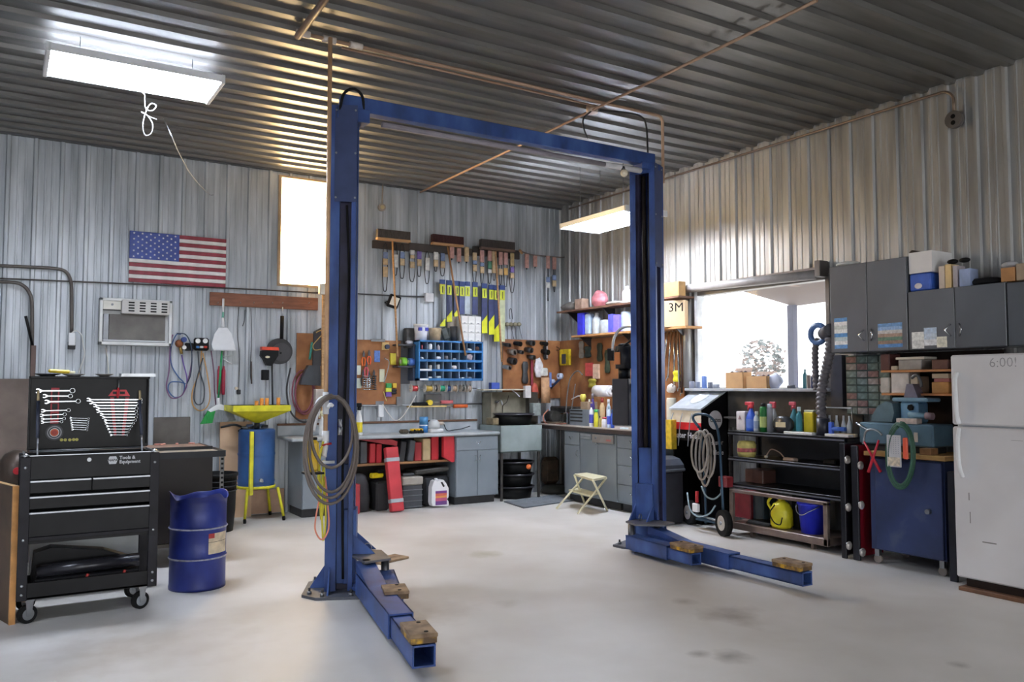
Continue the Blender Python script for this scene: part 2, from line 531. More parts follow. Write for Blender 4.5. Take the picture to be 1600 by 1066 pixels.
# ================================================================ fluorescent fixtures
TUBE = mt('e9f1ff', 0.4, 0, 0, emit=42.0)
REFL = mt('f0f2f4', 0.3, 0.2, 0)
def fixture(loc, rz, label):
    t = thing('fluorescent_light', label, 'light', loc, rz)
    L, B = 0.61, 0.3
    m = MB(); m.X = world_of(t)
    for i in range(7):
        y = -B + i * 0.1
        m.prism([(y - 0.012, 0.0), (y + 0.012, 0.0), (y + 0.045, 0.055), (y - 0.045, 0.055)] if 0 < i < 6 else
                ([(y, 0), (y + 0.01, 0), (y + 0.036, 0.055), (y, 0.055)] if i == 0 else [(y - 0.01, 0), (y, 0), (y, 0.055), (y - 0.036, 0.055)]), 'x', -L, L, REFL)
    m.part('reflector', t)
    for s in (-1, 1):
        m = MB(); m.X = world_of(t)
        m.box(s * L - 0.015, s * L + 0.015, -B, B, -0.01, 0.06, WHT, 0.004); m.part('end_cap', t)
    for i in range(6):
        m = MB(); m.X = world_of(t)
        y = -B + 0.05 + i * 0.1
        m.cyl((-L + 0.015, y, 0.022), (L - 0.015, y, 0.022), 0.0125, n=8, m=TUBE); m.part('fluorescent_tube', t)
    for x in (-0.4, 0.4):
        for y in (-0.15, 0.15):
            m = MB(); m.X = world_of(t)
            m.cyl((x, y, 0.055), (x, y, H - loc[2] - 0.024), 0.003, n=5, m=DST); m.part('hanger', t)
    return t
fx = fixture((-6.12, -2.88, 3.93), 0, 'long bright six-tube fluorescent light under the ceiling above the flag side of the shop')
fixture((-0.98, -2.43, 3.4), PI / 2, 'bright six-tube fluorescent light hanging low beside the right lift column')
for x, y, w_ in ((-9.2, -6.4, 'left of the photographer near the left wall'), (-7.8, -12.5, 'behind the photographer on the left side')):  # unseen fixture copies added behind the camera as fill light
    dup(fx, (x, y, 3.93), label='added unseen fill light ' + w_)
c = MB()
p = [F(225, 148, 3.9), F(228, 165, 3.8), F(236, 172, 3.75), F(243, 165, 3.78), F(236, 160, 3.8), F(228, 172, 3.75), F(222, 195, 3.62), F(226, 210, 3.55), F(236, 208, 3.56), F(238, 195, 3.62), F(230, 180, 3.7), F(224, 175, 3.72), F(232, 182, 3.69), F(244, 186, 3.66)]
o_ = p[0].y
p = [W(a, b, 2.75) for a, b in ((226, 148), (228, 168), (237, 174), (244, 166), (237, 161), (229, 172), (223, 195), (227, 210), (236, 209), (238, 195), (231, 180), (221, 175), (232, 183), (245, 186))]
c.tube([Vector((-6.15, -2.8, 3.94))] + smooth([Vector((q.x, q.y + 0.02 * math.sin(i * 2), q.z)) for i, q in enumerate(p)], 5), 0.0045, 6, hx('b4b6ba'))
c.one('light_cord', 'coiled white cord dangling from the long fluorescent light', 'cord')
c = MB(); c.tube(smooth([F(256, 186, 4.12), W(267, 210, 2.4), W(280, 240, 1.6), W(300, 275, 0.8), W(325, 302, 0.06), W(335, 305, 0.05)], 6), 0.005, 6, hx('b9bcc2'))
c.one('ceiling_cable', 'thin grey cable sagging from the ceiling to the back wall above the flag', 'cable')
# ================================================================ two-post lift
PADM = ramp_mat('worn_pad', [(0.3, '5b4634'), (0.7, 'a48a6c')], 9, 0.7, 0)
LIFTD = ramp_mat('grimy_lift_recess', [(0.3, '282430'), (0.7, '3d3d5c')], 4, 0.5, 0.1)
PADY = ramp_mat('worn_yellow_edge', [(0.42, '5b452e'), (0.52, '8a6a30'), (0.62, 'c99b25')], 14, 0.6, 0)
LW, LD, LH = 0.25, 0.2, 3.6
lift = thing('vehicle_lift', 'blue two-post car lift standing in the middle of the shop floor', 'car lift', (-3.3, -3.95, 0))
def post(c, ang, cover_z, side):
    X = frame((c[0], c[1], 0), math.radians(ang))
    m = MB(); m.X = X
    t = 0.008
    m.box(-LD / 2, -LD / 2 + t, -LW / 2, LW / 2, 0, LH, LIFT)
    for s in (-1, 1):
        y = s * LW / 2
        m.box(-LD / 2, -0.02, y - t / 2, y + t / 2, 0, LH, LIFT, 0.002)
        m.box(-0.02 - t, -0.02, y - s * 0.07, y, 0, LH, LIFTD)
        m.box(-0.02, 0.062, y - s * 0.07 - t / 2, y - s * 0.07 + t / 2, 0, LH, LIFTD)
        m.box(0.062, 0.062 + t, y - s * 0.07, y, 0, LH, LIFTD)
        m.box(0.065, LD / 2, y - t / 2, y + t / 2, 0, LH, LIFT, 0.002)
        m.box(LD / 2 - t, LD / 2, y - s * 0.055, y, 0, LH, LIFT, 0.002)
    m.box(-LD / 2, LD / 2, -LW / 2, LW / 2, LH - t, LH, LIFT)
    m.box(LD / 2 - t, LD / 2 + 0.002, -LW / 2, LW / 2, LH - 0.09, LH, LIFT)
    p = m.part('column', lift)
    m = MB(); m.X = X
    s = side
    m.box(-0.06, LD / 2 + 0.004, s * LW / 2 + s * 0.002, s * LW / 2 + s * 0.008, cover_z, LH, hx('3a4770', r=0.4, m=0.1))
    for z in (cover_z + 0.03, (cover_z + LH) / 2, LH - 0.04):
        for x in (-0.05, 0.09):
            m.cyl((x, s * LW / 2 + s * 0.008, z), (x, s * LW / 2 + s * 0.014, z), 0.008, n=8, m=STL)
    m.part('cable_cover', lift, 'purple-grey upper cover plate')
    m = MB(); m.X = X
    for y, r in ((-0.02, 0.02), (0.035, 0.012)):
        m.cyl((0.02, y, 0.9), (0.02, y, LH - 0.1), r, n=10, m=hx('4a423c', r=0.4, m=0.5))
    m.part('cylinder_rod', lift, 'dark greasy hydraulic rod inside the column')
    m = MB(); m.X = X
    m.box(-0.05, LD / 2 - 0.012, -0.065, 0.065, 0.06, 0.93, LIFT, 0.004)
    m.box(0.03, LD / 2 + 0.02, -0.085, 0.085, 0.06, 0.6, LIFT, 0.004)
    m.part('carriage', lift)
    m = MB(); m.X = X
    bp = [(-0.25, -0.2), (-0.14, -0.3), (0.16, -0.3), (0.2, -0.2), (0.2, 0.2), (0.16, 0.3), (-0.14, 0.3), (-0.25, 0.2)]
    m.prism(bp, 'z', 0, 0.02, hx('5d6068', r=0.5, m=0.4))
    b = m.part('base_plate', lift, 'steel foot plate bolted to the floor')
    for q in ((-0.2, -0.17), (-0.1, -0.25), (0.1, -0.26), (-0.2, 0.17), (-0.1, 0.25), (0.1, 0.26)):
        m = MB(); m.X = X
        m.cyl((q[0], q[1], 0.02), (q[0], q[1], 0.04), 0.018, n=6, m=STL); m.cyl((q[0], q[1], 0.04), (q[0], q[1], 0.062), 0.009, n=8, m=DST); m.part('anchor_bolt', b)
    for s in (-1, 1):
        m = MB(); m.X = X
        y = s * LW / 2
        m.prism([(y, 0.02), (y + s * 0.13, 0.02), (y, 0.2)], 'x', -0.07, -0.058, LIFT); m.part('gusset', lift)
    m = MB(); m.X = X
    m.prism([(-LD / 2, 0.02), (-LD / 2 - 0.12, 0.02), (-LD / 2, 0.2)], 'y', -0.006, 0.006, LIFT)
    m.part('gusset', lift)
    return X
PL, PR = (-4.78, -3.965), (-1.76, -3.94)
XL = post(PL, -25, 2.87, -1)
XR = post(PR, 205, 2.62, 1)
m = MB()
m.box(PL[0] - 0.05, PR[0] + 0.02, -4.05, -3.96, 3.585, 3.7, LIFT, 0.004)
m.box(PL[0] - 0.1, PL[0] + 0.16, -4.07, -3.94, 3.5, 3.6, LIFT, 0.004)
m.box(PR[0] - 0.16, PR[0] + 0.06, -4.07, -3.94, 3.54, 3.6, LIFT, 0.004)
m.part('crossbeam', lift)
m = MB()
m.cyl((PL[0] + 0.25, -4.09, 3.5), (PR[0] - 0.62, -4.09, 3.5), 0.022, n=10, m=hx('8f8890', r=0.6))
m.cyl((PR[0] - 0.62, -4.09, 3.5), (PR[0] - 0.2, -4.09, 3.5), 0.026, n=10, m=hx('d4d2d4', r=0.6))
m.part('shutoff_bar', lift, 'padded grey overhead shutoff bar')
m = MB(); m.ball((PR[0] - 0.42, -4.12, 3.44), 0.035, hx('e8dcc4', r=0.2)); m.cyl((PR[0] - 0.42, -4.11, 3.47), (PR[0] - 0.42, -4.1, 3.5), 0.02, n=8, m=DST); m.part('limit_switch', lift, 'small round switch on the shutoff bar')
m = MB(); m.tube(smooth([(-4.86, -4.06, 3.55), (-4.84, -4.1, 3.68), (-4.76, -4.1, 3.73), (-4.68, -4.06, 3.7), (-4.66, -4.04, 3.6)], 5), 0.011, 8, RUB); m.part('hydraulic_hose', lift, 'black looped hydraulic hose on top of the column')
m = MB(); m.X = XL
m.tube(smooth([(0.03, -0.1, 2.85), (0.05, -0.1, 2.3), (0.035, -0.1, 1.6), (0.02, -0.098, 0.9), (0.03, -0.1, 0.1)], 6), 0.009, 8, RUB); m.part('hydraulic_hose', lift)
def tubearm(P0, P1, P2, w, h, zb, name='swing_arm', pad=(0.25, 0.14), padrot=0.0, padback=0.1, wedge=True):
    P0, P1, P2 = (Vector((p[0], p[1], 0)) for p in (P0, P1, P2))
    d = (P1 - P0); L1 = d.length; a = math.atan2(d.y, d.x)
    X = frame((P0.x, P0.y, zb), a)
    m = MB(); m.X = X
    t = 0.01
    for s in (-1, 1):
        m.box(0, L1, s * w / 2 - (t if s > 0 else 0), s * w / 2 + (0 if s > 0 else t), 0, h, LIFT, 0.002)
    m.box(0, L1, -w / 2, w / 2, 0, t, LIFT); m.box(0, L1, -w / 2, w / 2, h - t, h, LIFT)
    if wedge:
        m.prism([(-0.06, h), (0.42, h), (-0.06, h + 0.075)], 'y', -w / 2 + 0.01, w / 2 - 0.01, LIFT)
    m.cyl((0, 0, -0.01), (0, 0, h + 0.09), 0.03, n=14, m=DST)
    arm = m.part(name, lift)
    d2 = P2 - P1; L2 = d2.length; a2 = math.atan2(d2.y, d2.x)
    X2 = frame((P1.x, P1.y, zb), a2)
    m = MB(); m.X = X2
    w2, h2 = w - 0.026, h - 0.026
    z0 = 0.011
    for s in (-1, 1):
        m.box(-0.15, L2, s * w2 / 2 - (t if s > 0 else 0), s * w2 / 2 + (0 if s > 0 else t), z0, z0 + h2, LIFT, 0.002)
    m.box(-0.15, L2, -w2 / 2, w2 / 2, z0, z0 + t, LIFT); m.box(-0.15, L2, -w2 / 2, w2 / 2, z0 + h2 - t, z0 + h2, LIFT)
    m.part('extension_tube', arm)
    X3 = X2 @ frame((L2 - padback, 0, z0 + h2), padrot)
    m = MB(); m.X = X3
    m.box(-pad[0] / 2, pad[0] / 2, -pad[1] / 2, pad[1] / 2, 0.004, 0.042, PADY, 0.003)
    m.box(-pad[0] / 2 - 0.004, pad[0] / 2 + 0.004, -pad[1] / 2 - 0.004, pad[1] / 2 + 0.004, 0.034, 0.056, PADM, 0.004)
    for q in (-0.7, 0.7):
        m.cyl((q * pad[0] / 2, 0.02, 0.056), (q * pad[0] / 2, 0.02, 0.058), 0.012, n=10, m=RUB)
    m.part('lift_pad', arm, 'worn tan pad with yellow edges')
    return arm
ZB = 0.045
tubearm((-4.72, -4.33), (-4.94, -5.42), (-5.06, -5.98), 0.15, 0.14, ZB, padback=0.13)
tubearm((-4.53, -4.22), (-4.68, -4.66), (-4.76, -4.93), 0.13, 0.12, ZB, padback=0.02, pad=(0.2, 0.15), wedge=False)
tubearm((-1.9, -4.2), (-1.93, -5.15), (-1.935, -5.86), 0.13, 0.125, ZB, padback=0.14)
tubearm((-2.07, -4.05), (-2.1, -4.62), (-2.12, -4.92), 0.13, 0.12, ZB, padback=0.12, wedge=False)
for X, q, sgn in ((XL, ((0.08, -0.09), (0.2, -0.36), (0.38, -0.26), (0.3, 0.05), (0.1, 0.1)), 1), (XR, ((0.08, 0.1), (0.12, 0.3), (0.3, 0.28), (0.42, 0.05), (0.3, -0.1), (0.08, -0.1)), -1)):
    m = MB(); m.X = X
    m.prism(q, 'z', ZB - 0.015, ZB - 0.001, LIFT)
    m.prism(q, 'z', ZB + 0.215 - (0.0), ZB + 0.23, hx('6b6b70', r=0.5, m=0.3))
    m.box(0.085, 0.1, -0.12, 0.12, ZB - 0.015, 0.36, LIFT, 0.002)
    for y in (-0.085, 0.085):
        m.prism([(0.1, ZB + 0.23), (0.26, ZB + 0.23), (0.1, 0.42)], 'y', y - 0.006, y + 0.006, LIFT)
    m.tube(arc((0.2, 0, ZB + 0.26), 0.03, 0, 2 * PI, 10, 'xz')[:-1], 0.004, 6, STL, True)
    m.part('arm_bracket', lift, 'blue hinge bracket that carries the swing arms')
# copper-coloured air pipe down the left column, white fittings
PIP = hx('c9a27c', r=0.4, var=0.2, sc_=5)
ap = thing('air_pipe', 'tan rigid air pipe with white fittings running down the left lift column', 'pipe', (-4.96, -4.08, 1.15))
m = MB(); m.cyl((-4.95, -4.1, 1.17), (-4.95, -4.1, 4.08), 0.016, n=12, m=PIP); m.part('pipe_run', ap)
m = MB()
m.cyl((-4.95, -4.1, 1.3), (-4.95, -4.1, 1.46), 0.023, n=12, m=WHT)
m.tube(smooth([(-4.95, -4.1, 1.4), (-4.99, -4.14, 1.41), (-5.03, -4.17, 1.38), (-5.05, -4.2, 1.3)], 4), 0.022, 10, WHT)
m.cyl((-5.05, -4.2, 1.31), (-5.09, -4.24, 1.19), 0.017, n=10, m=WHT)
m.part('elbow_fitting', ap, 'white plastic elbow fitting')
m = MB(); m.cyl((-4.95, -4.1, 1.09), (-4.95, -4.1, 1.18), 0.026, n=12, m=WHT)
m.cyl((-4.95, -4.12, 1.1), (-4.98, -4.16, 1.0), 0.018, n=10, m=WHT)
m.part('elbow_fitting', ap, 'white plastic elbow fitting')
m = MB(); m.cyl((-4.99, -4.14, 1.08), (-4.92, -4.14, 1.09), 0.008, n=8, m=RED); m.part('valve_handle', ap, 'small red valve handle')
# rubber air hose coiled on the column
m = MB()
hc = Vector((-4.93, -4.2, 0))
def coil(cx, cz, rx, rz, y, n=28, ph=PI / 2):
    return [Vector((cx + rx * math.cos(ph + 2 * PI * i / n) , y, cz + rz * math.sin(ph + 2 * PI * i / n))) for i in range(n)]
pts = []
cL = W(516, 702, 4.27)
for k, (rx, rz, dx, dz, dy) in enumerate(((0.195, 0.38, 0, 0, 0), (0.165, 0.33, 0.015, 0.03, 0.02), (0.18, 0.355, -0.008, 0.02, -0.02), (0.15, 0.25, 0.01, 0.12, 0.012))):
    pts += coil(cL.x + dx, cL.z + dz, rx, rz, -4.29 + dy)
m.tube(pts, 0.011, 8, hx('6d635c', r=0.55))
m.tube(smooth([W(520, 635, 4.2), W(516, 632, 4.2), W(512, 638, 4.2)], 4), 0.013, 8, WHT)
m.one('air_hose', 'grey rubber air hose coiled in big loops on the left lift column', 'hose')
m = MB(); m.cyl(W(531, 655, 4.22), W(532, 668, 4.22), 0.012, n=10, m=STL); m.cyl(W(532, 668, 4.22), W(531, 680, 4.22), 0.015, n=10, m=STL)
m.one('hose_coupler', 'short silver quick coupler at the end of the coiled hose', 'coupler')
m = MB()
for k, (a, b, dx) in enumerate(((500, 812, 0), (503, 845, 0.01), (497, 790, -0.01))):
    m.tube(smooth([W(505, 690, 4.1 + k * 0.02), W(499, 720, 4.1 + k * 0.02), W(a, b - 40, 4.1 + k * 0.02), W(a + 2, b, 4.1 + k * 0.02), W(a + 6, b - 35, 4.12 + k * 0.02), W(506, 720, 4.12)], 6), 0.007, 6, hx('d8cf3a'))
m.one('yellow_cable', 'yellow extension cord hanging down the left edge of the left lift column', 'cord')
m = MB(); m.tube(smooth([W(508, 745, 4.16), W(511, 775, 4.16), W(514, 820, 4.16), W(509, 838, 4.16), W(501, 843, 4.16), W(493, 830, 4.16), W(493, 812, 4.16), W(499, 780, 4.16)], 6), 0.006, 6, hx('e08a70'))
m.one('orange_cable', 'thin salmon orange cord looped low beside the left lift column', 'cord')
# block of worn wood behind the left foot
m = MB(); a = F(585, 871, 0.02); b = F(634, 877, 0.02)
m.box(-0.17, 0.17, -0.09, 0.09, 0, 0.02, PADM, 0.003, X=frame(((a.x + b.x) / 2, (a.y + b.y) / 2 + 0.05, 0), 0.35)); m.one('wood_board', 'flat worn wooden board lying on the floor behind the left lift arms', 'board')
# ================================================================ conduits and pipes under the ceiling
CON = hx('a98a72', r=0.45, m=0.2)
CZ = H - 0.05
def run(name, label, pts, r, m, cat='conduit', n=8):
    b = MB(); b.tube(pts, r, n, m); return b.one(name, label, cat)
run('ceiling_conduit', 'tan pipe under the ceiling running above the lift crossbeam to the right column', [(-5.17, -4.02, CZ), (-1.66, -4.0, CZ), (-1.62, -4.0, CZ - 0.01), (-1.6, -4.0, CZ - 0.05), (-1.6, -4.0, 3.45)], 0.015, CON)
run('ceiling_conduit', 'thinner tan pipe beside the long one above the lift crossbeam', [(-4.8, -3.93, CZ), (-2.34, -3.9, CZ)], 0.01, CON)
run('ceiling_conduit', 'thin tan conduit crossing the ceiling from the back wall toward the doors', [(-2.3, -0.06, CZ - 0.03), (-2.31, -2.6, CZ - 0.03), (-2.4, -6.4, CZ - 0.03)], 0.0125, CON)
run('ceiling_pipe', 'thick brown pipe under the ceiling at the top of the picture', [(-5.17, -4.02, CZ - 0.03), (-5.19, -4.6, CZ - 0.03), (-5.3, -7, CZ - 0.03)], 0.026, hx('7d6656', r=0.5, m=0.2), 'pipe')
for x, w_ in ((-5.13, 'leftmost white pipe coupling, by the thick brown ceiling pipe'), (-4.93, 'white pipe tee directly above the left lift column'), (-4.72, 'rightmost white pipe coupling above the left lift column')):
    m = MB(); m.cyl((x - 0.05, -4.02, CZ), (x + 0.05, -4.02, CZ), 0.026, n=12, m=hx('d9cdc2')); m.one('pipe_tee', w_, 'pipe fitting')
m = MB(); m.cyl((-2.32, -3.83, CZ - 0.045), (-2.32, -3.83, H - 0.028), 0.055, n=14, m=hx('b8a595', r=0.4, m=0.3)); m.one('junction_box', 'round metal junction box on the ceiling where the conduits cross', 'junction box')
run('drop_cable', 'dark cable drooping from the round ceiling junction box', smooth([(-2.34, -3.86, CZ - 0.03), F(912, 185, 3.98), F(912, 200, 3.9), F(918, 216, 3.85)], 5), 0.008, DKG, 'cable')
run('drop_cable', 'dark cable bent down from the ceiling to the crossbeam end', smooth([(-2.26, -3.87, CZ - 0.02), (-1.95, -3.93, CZ - 0.01), (-1.82, -3.95, CZ - 0.03), (-1.78, -3.97, CZ - 0.12), (-1.79, -4.0, 3.715)], 6), 0.009, DKG, 'cable')
run('wall_conduit', 'long conduit along the top of the right wall', [(-0.05, -0.3, H - 0.09), (-0.05, -5.85, H - 0.09)] + arc((-0.05, -5.85, H - 0.2), 0.11, PI / 2, PI, 6, 'yz')[1:] + [(-0.05, -5.96, 3.85)], 0.013, hx('7b6a5c', r=0.4, m=0.4))
t = thing('wall_outlet', 'round double outlet high on the right wall', 'outlet', (-0.04, -5.96, 3.74))
q = R(1556, 172, 0.05)
m = MB(); m.cyl((-0.025, -5.96, 3.79), (-0.07, -5.96, 3.79), 0.075, n=18, m=hx('5b5652', r=0.5)); m.part('cover_plate', t)
m = MB()
for z in (0.025, -0.03): m.cyl((-0.069, -5.96, 3.79 + z), (-0.073, -5.96, 3.79 + z), 0.02, n=12, m=BLK)
m.part('socket', t)
# ================================================================ black tool cart (front left)
CX0, CX1, CYF, CYB = -6.835, -6.015, -3.8, -3.34
CARTM = mt('0c0c0e', 0.35, 0, 0.25, 5)
LEGM = mt('1b1a1f', 0.4, 0.1, 0.2)
EDGE = mt('aeb2b8', 0.3, 0.8, 0.05)
cart = thing('tool_cart', 'black rolling tool cart with raised lid full of wrenches, at the left edge', 'tool cart', ((CX0 + CX1) / 2, -3.57, 0))
for x0, x1 in ((CX0, CX0 + 0.06), (CX1 - 0.06, CX1)):
    for y0, y1 in ((CYF - 0.004, CYF + 0.03), (CYB - 0.03, CYB)):
        m = MB(); m.box(x0, x1, y0, y1, 0.15, 1.05, LEGM, 0.003)
        if y0 < -3.6:
            for z in (0.19, 0.245, 0.53, 0.985):
                m.ball(((x0 + x1) / 2, y0 - 0.001, z), 0.009, STL, sy=0.5)
        m.part('corner_post', cart)
m = MB()
m.box(CX0 + 0.05, CX1 - 0.05, CYF + 0.012, CYB - 0.01, 0.5, 0.53, CARTM); m.box(CX0 + 0.03, CX1 - 0.03, CYB - 0.03, CYB - 0.012, 0.5, 1.05, CARTM)
for x in (CX0 + 0.03, CX1 - 0.045): m.box(x, x + 0.015, CYF + 0.02, CYB - 0.02, 0.5, 1.05, CARTM)
m.box(CX0 + 0.04, CX1 - 0.04, CYF + 0.03, CYB - 0.02, 0.93, 0.94, hx('2a2c2f'))
m.part('cabinet_body', cart)
m = MB(); m.box(CX0 + 0.055, CX1 - 0.055, CYF, CYF + 0.02, 0.905, 1.055, CARTM, 0.003)
m.cyl((CX0 + 0.39, CYF, 1.02), (CX0 + 0.39, CYF - 0.006, 1.02), 0.013, n=14, m=STL)
fp = m.part('front_panel', cart)
m = MB()
lx = CX1 - 0.29
m.prism([(lx - 0.03, 1.01), (lx - 0.02, 1.035), (lx + 0.02, 1.035), (lx + 0.03, 1.01), (lx + 0.02, 0.985), (lx - 0.02, 0.985)], 'y', CYF - 0.001, CYF - 0.003, hx('c9cccf'))
m.text('NAPA', 0.022, facey(lx, CYF - 0.0035, 1.01), BLK, 0.0004, 0.0006)
m.text('Tools &', 0.03, facey(lx + 0.04, CYF - 0.002, 1.024), hx('c9cccf'), 0.0005, 0.0008, 'LEFT')
m.text('Equipment', 0.03, facey(lx + 0.04, CYF - 0.002, 0.996), hx('c9cccf'), 0.0005, 0.0008, 'LEFT')
m.part('lettering', fp, 'white hexagon badge reading NAPA with Tools & Equipment')
for (z0, z1, split) in ((0.82, 0.9, True), (0.72, 0.8, False), (0.545, 0.7, False)):
    xs = ((CX0 + 0.055, CX0 + 0.408), (CX0 + 0.412, CX1 - 0.055)) if split else ((CX0 + 0.055, CX1 - 0.055),)
    for a, b in xs:
        m = MB(); m.box(a, b, CYF, CYF + 0.02, z0, z1, CARTM, 0.002); d = m.part('drawer', cart)
        m = MB(); m.box(a + 0.002, b - 0.002, CYF - 0.014, CYF, z1 - 0.012, z1 + 0.002, EDGE, 0.003); m.part('pull_strip', d, 'bright metal pull strip')
m = MB(); m.box(CX0 + 0.055, CX1 - 0.055, CYF + 0.0, CYF + 0.018, 0.52, 0.543, LEGM, 0.002); m.part('lower_rail', cart)
m = MB()
m.box(CX0 + 0.05, CX1 - 0.05, CYF, CYF + 0.012, 0.155, 0.26, CARTM, 0.003); m.box(CX0 + 0.05, CX1 - 0.05, CYB - 0.012, CYB, 0.155, 0.22, CARTM)
m.box(CX0 + 0.03, CX1 - 0.03, CYF, CYB, 0.155, 0.168, CARTM)
m.part('bottom_tray', cart)
for x, y in ((CX0 + 0.065, CYF + 0.05), (CX1 - 0.095, CYF + 0.05), (CX0 + 0.065, CYB - 0.05), (CX1 - 0.095, CYB - 0.05)):
    X = frame((x, y, 0), 0.45)
    m = MB(); m.X = X
    m.box(-0.03, 0.03, -0.03, 0.03, 0.138, 0.153, STL)
    for s in (-1, 1): m.prism([(-0.02, 0.145), (0.03, 0.145), (0.015, 0.045), (-0.012, 0.045)], 'y', s * 0.022 - 0.002, s * 0.022 + 0.002, STL)
    c = m.part('caster', cart, 'swivel caster with grey bracket')
    m = MB(); m.X = X
    m.cyl((0, -0.017, 0.057), (0, 0.017, 0.057), 0.057, n=22, m=RUB); m.cyl((0, -0.019, 0.057), (0, 0.019, 0.057), 0.036, n=18, m=STL); m.part('wheel', c)
# raised lid
m = MB(); m.box(CX0 + 0.045, CX1 - 0.02, CYB - 0.06, CYB - 0.035, 1.07, 1.57, CARTM, 0.004)
for z in (1.5,): m.box(CX0 + 0.045, CX1 - 0.02, CYB - 0.1, CYB - 0.06, 1.555, 1.57, CARTM, 0.002)
for x in (CX0 + 0.05, CX1 - 0.03): m.box(x - 0.005, x + 0.005, CYB - 0.1, CYB - 0.06, 1.09, 1.57, CARTM, 0.002)
lid = m.part('lid', cart)
m = MB(); m.cyl((CX0 + 0.06, CYB - 0.045, 1.063), (CX1 - 0.04, CYB - 0.045, 1.063), 0.008, n=8, m=EDGE); m.part('piano_hinge', cart)
for x in (CX0 + 0.1, CX1 - 0.085):
    m = MB(); m.cyl((x, -3.62, 1.0), (x, -3.56, 1.16), 0.006, n=8, m=EDGE); m.cyl((x, -3.56, 1.16), (x, -3.44, 1.4), 0.011, n=8, m=hx('3b4152')); m.cyl((x, -3.44, 1.4), (x, -3.42, 1.47), 0.008, n=8, m=hx('c9b48a')); m.part('gas_strut', cart)
m = MB()
for a, b in (((CX0 + 0.05, CYF + 0.02), (CX1 - 0.05, CYF + 0.02)),): m.box(a[0], b[0], a[1] - 0.02, a[1], 1.055, 1.06, EDGE)
for x in (CX0 + 0.02, CX1 - 0.03): m.box(x, x + 0.012, CYF + 0.02, CYB - 0.02, 1.052, 1.062, EDGE)
m.part('rim', cart)
for x in (CX0 + 0.03, CX1 - 0.03):
    m = MB(); m.lathe([(0.012, 0), (0.032, 0.002), (0.014, 0.01), (0.01, 0.016), (0.001, 0.019)], (x, CYF + 0.015, 1.056), 14, STL); m.part('corner_cap', cart)
LY = CYB - 0.062          # the inner face of the lid
def lidp(px, py): return W(px, py, -LY)
def wrench(pa, pb, r, label, group='wrenches in the cart lid'):
    a, b = lidp(*pa), lidp(*pb)
    m = MB(); d = (b - a); L = d.length; d.normalize()
    y = LY - 0.012
    X = frame((a.x, y, a.z), 0, 0, -math.atan2(d.z, d.x))
    m.X = X
    n = 12
    # open jaw at a, ring at b
    out = [(r * math.cos(t), r * math.sin(t)) for t in [math.radians(v) for v in range(215, 505, 24)]]
    inn = [(-r * 0.95, -r * 0.32), (r * 0.2, -r * 0.42), (r * 0.2, r * 0.42), (-r * 0.95, r * 0.32)]
    m.prism([(-r * 0.98, -r * 0.45)] + [(-0.7 * r, -0.9 * r), (0, -r), (0.9 * r, -0.6 * r), (r * 1.3, -r * 0.33), (r * 1.3, r * 0.33), (0.9 * r, 0.6 * r), (0, r), (-0.7 * r, 0.9 * r), (-r * 0.98, 0.45 * r), (0.25 * r, 0.4 * r), (0.25 * r, -0.4 * r)], 'y', -0.004, 0.004, CHR)
    m.box(r, L - r * 0.8, -0.003, 0.003, -r * 0.34, r * 0.34, CHR, 0.0015)
    ring = [(L + r * 0.95 * math.cos(2 * PI * i / n), r * 0.95 * math.sin(2 * PI * i / n)) for i in range(n)]
    m.tube([(u, 0, v) for u, v in ring], r * 0.27, 6, CHR, True)
    return m.one('wrench', label, 'wrench', group)
RACK = hx('a3222e', r=0.5)
m = MB()
a, b = lidp(80, 604), lidp(93, 604)
for z0, z1 in ((606, 612), (626, 631), (640, 646), (655, 662)):
    q = lidp(86, z0); w_ = lidp(86, z1); m.box(a.x, b.x, LY - 0.006, LY - 0.001, w_.z, q.z, RACK, 0.001)
for x in (a.x, b.x - 0.008): m.box(x, x + 0.008, LY - 0.005, LY - 0.001, lidp(86, 662).z, lidp(86, 606).z, RACK)
m.one('wrench_rack', 'narrow dark red wrench rack at the left of the cart lid', 'rack')
pos = ['top', 'second', 'third', 'fourth', 'fifth', 'sixth', 'lowest']
for i, (xa, ya, xb, yb, r) in enumerate(((60, 611, 113, 610.5, .017), (70, 619, 110, 619, .014), (73, 628, 122, 627, .015), (67, 642, 107, 641, .012), (65, 649, 101, 647.5, .011), (66, 655, 100, 654, .01), (66, 660, 96, 659, .009))):
    wrench((xa, ya), (xb, yb), r, 'chrome combination wrench, %s in the dark red rack of the cart lid' % pos[i])
for i in range(6):
    wrench((110 - 0.6 * 0 + i * 0.6, 653 + i * 3.6), (138 - i * 0.5, 654 + i * 3.6), 0.0065, 'small short wrench in the middle of the cart lid, number %s from the top of its six' % ('one two three four five six'.split()[i]) if False else '%s of the six small short wrenches in the middle of the cart lid' % ('topmost', 'second from top', 'third from top', 'third from bottom', 'second from bottom', 'lowest')[i])
a = [(169, 619), (177, 609), (197, 609), (203, 619)]
P2 = [lidp(*p) for p in a]
m = MB(); m.prism([(p.x, p.z) for p in P2], 'y', LY - 0.001, LY - 0.007, hx('d1202e', r=0.4))
for (u0, u1) in ((176, 182), (187, 195)):
    A = lidp(u0, 616); B = lidp(u1, 612); m.box(A.x, B.x, LY - 0.009, LY - 0.0065, A.z, B.z, BLK)
for (u0, u1, v0, v1) in ((172, 178, 178, 182), (196, 202, 190, 194)):
    A = lidp(u0, 621); B = lidp(u1, 621); C_ = lidp(v1, 681); D = lidp(v0, 681)
    m.prism([(A.x, A.z), (B.x, B.z), (C_.x, C_.z), (D.x, D.z)], 'y', LY - 0.001, LY - 0.005, RACK)
m.one('wrench_rack', 'bright red handled wrench rack at the right of the cart lid', 'rack')
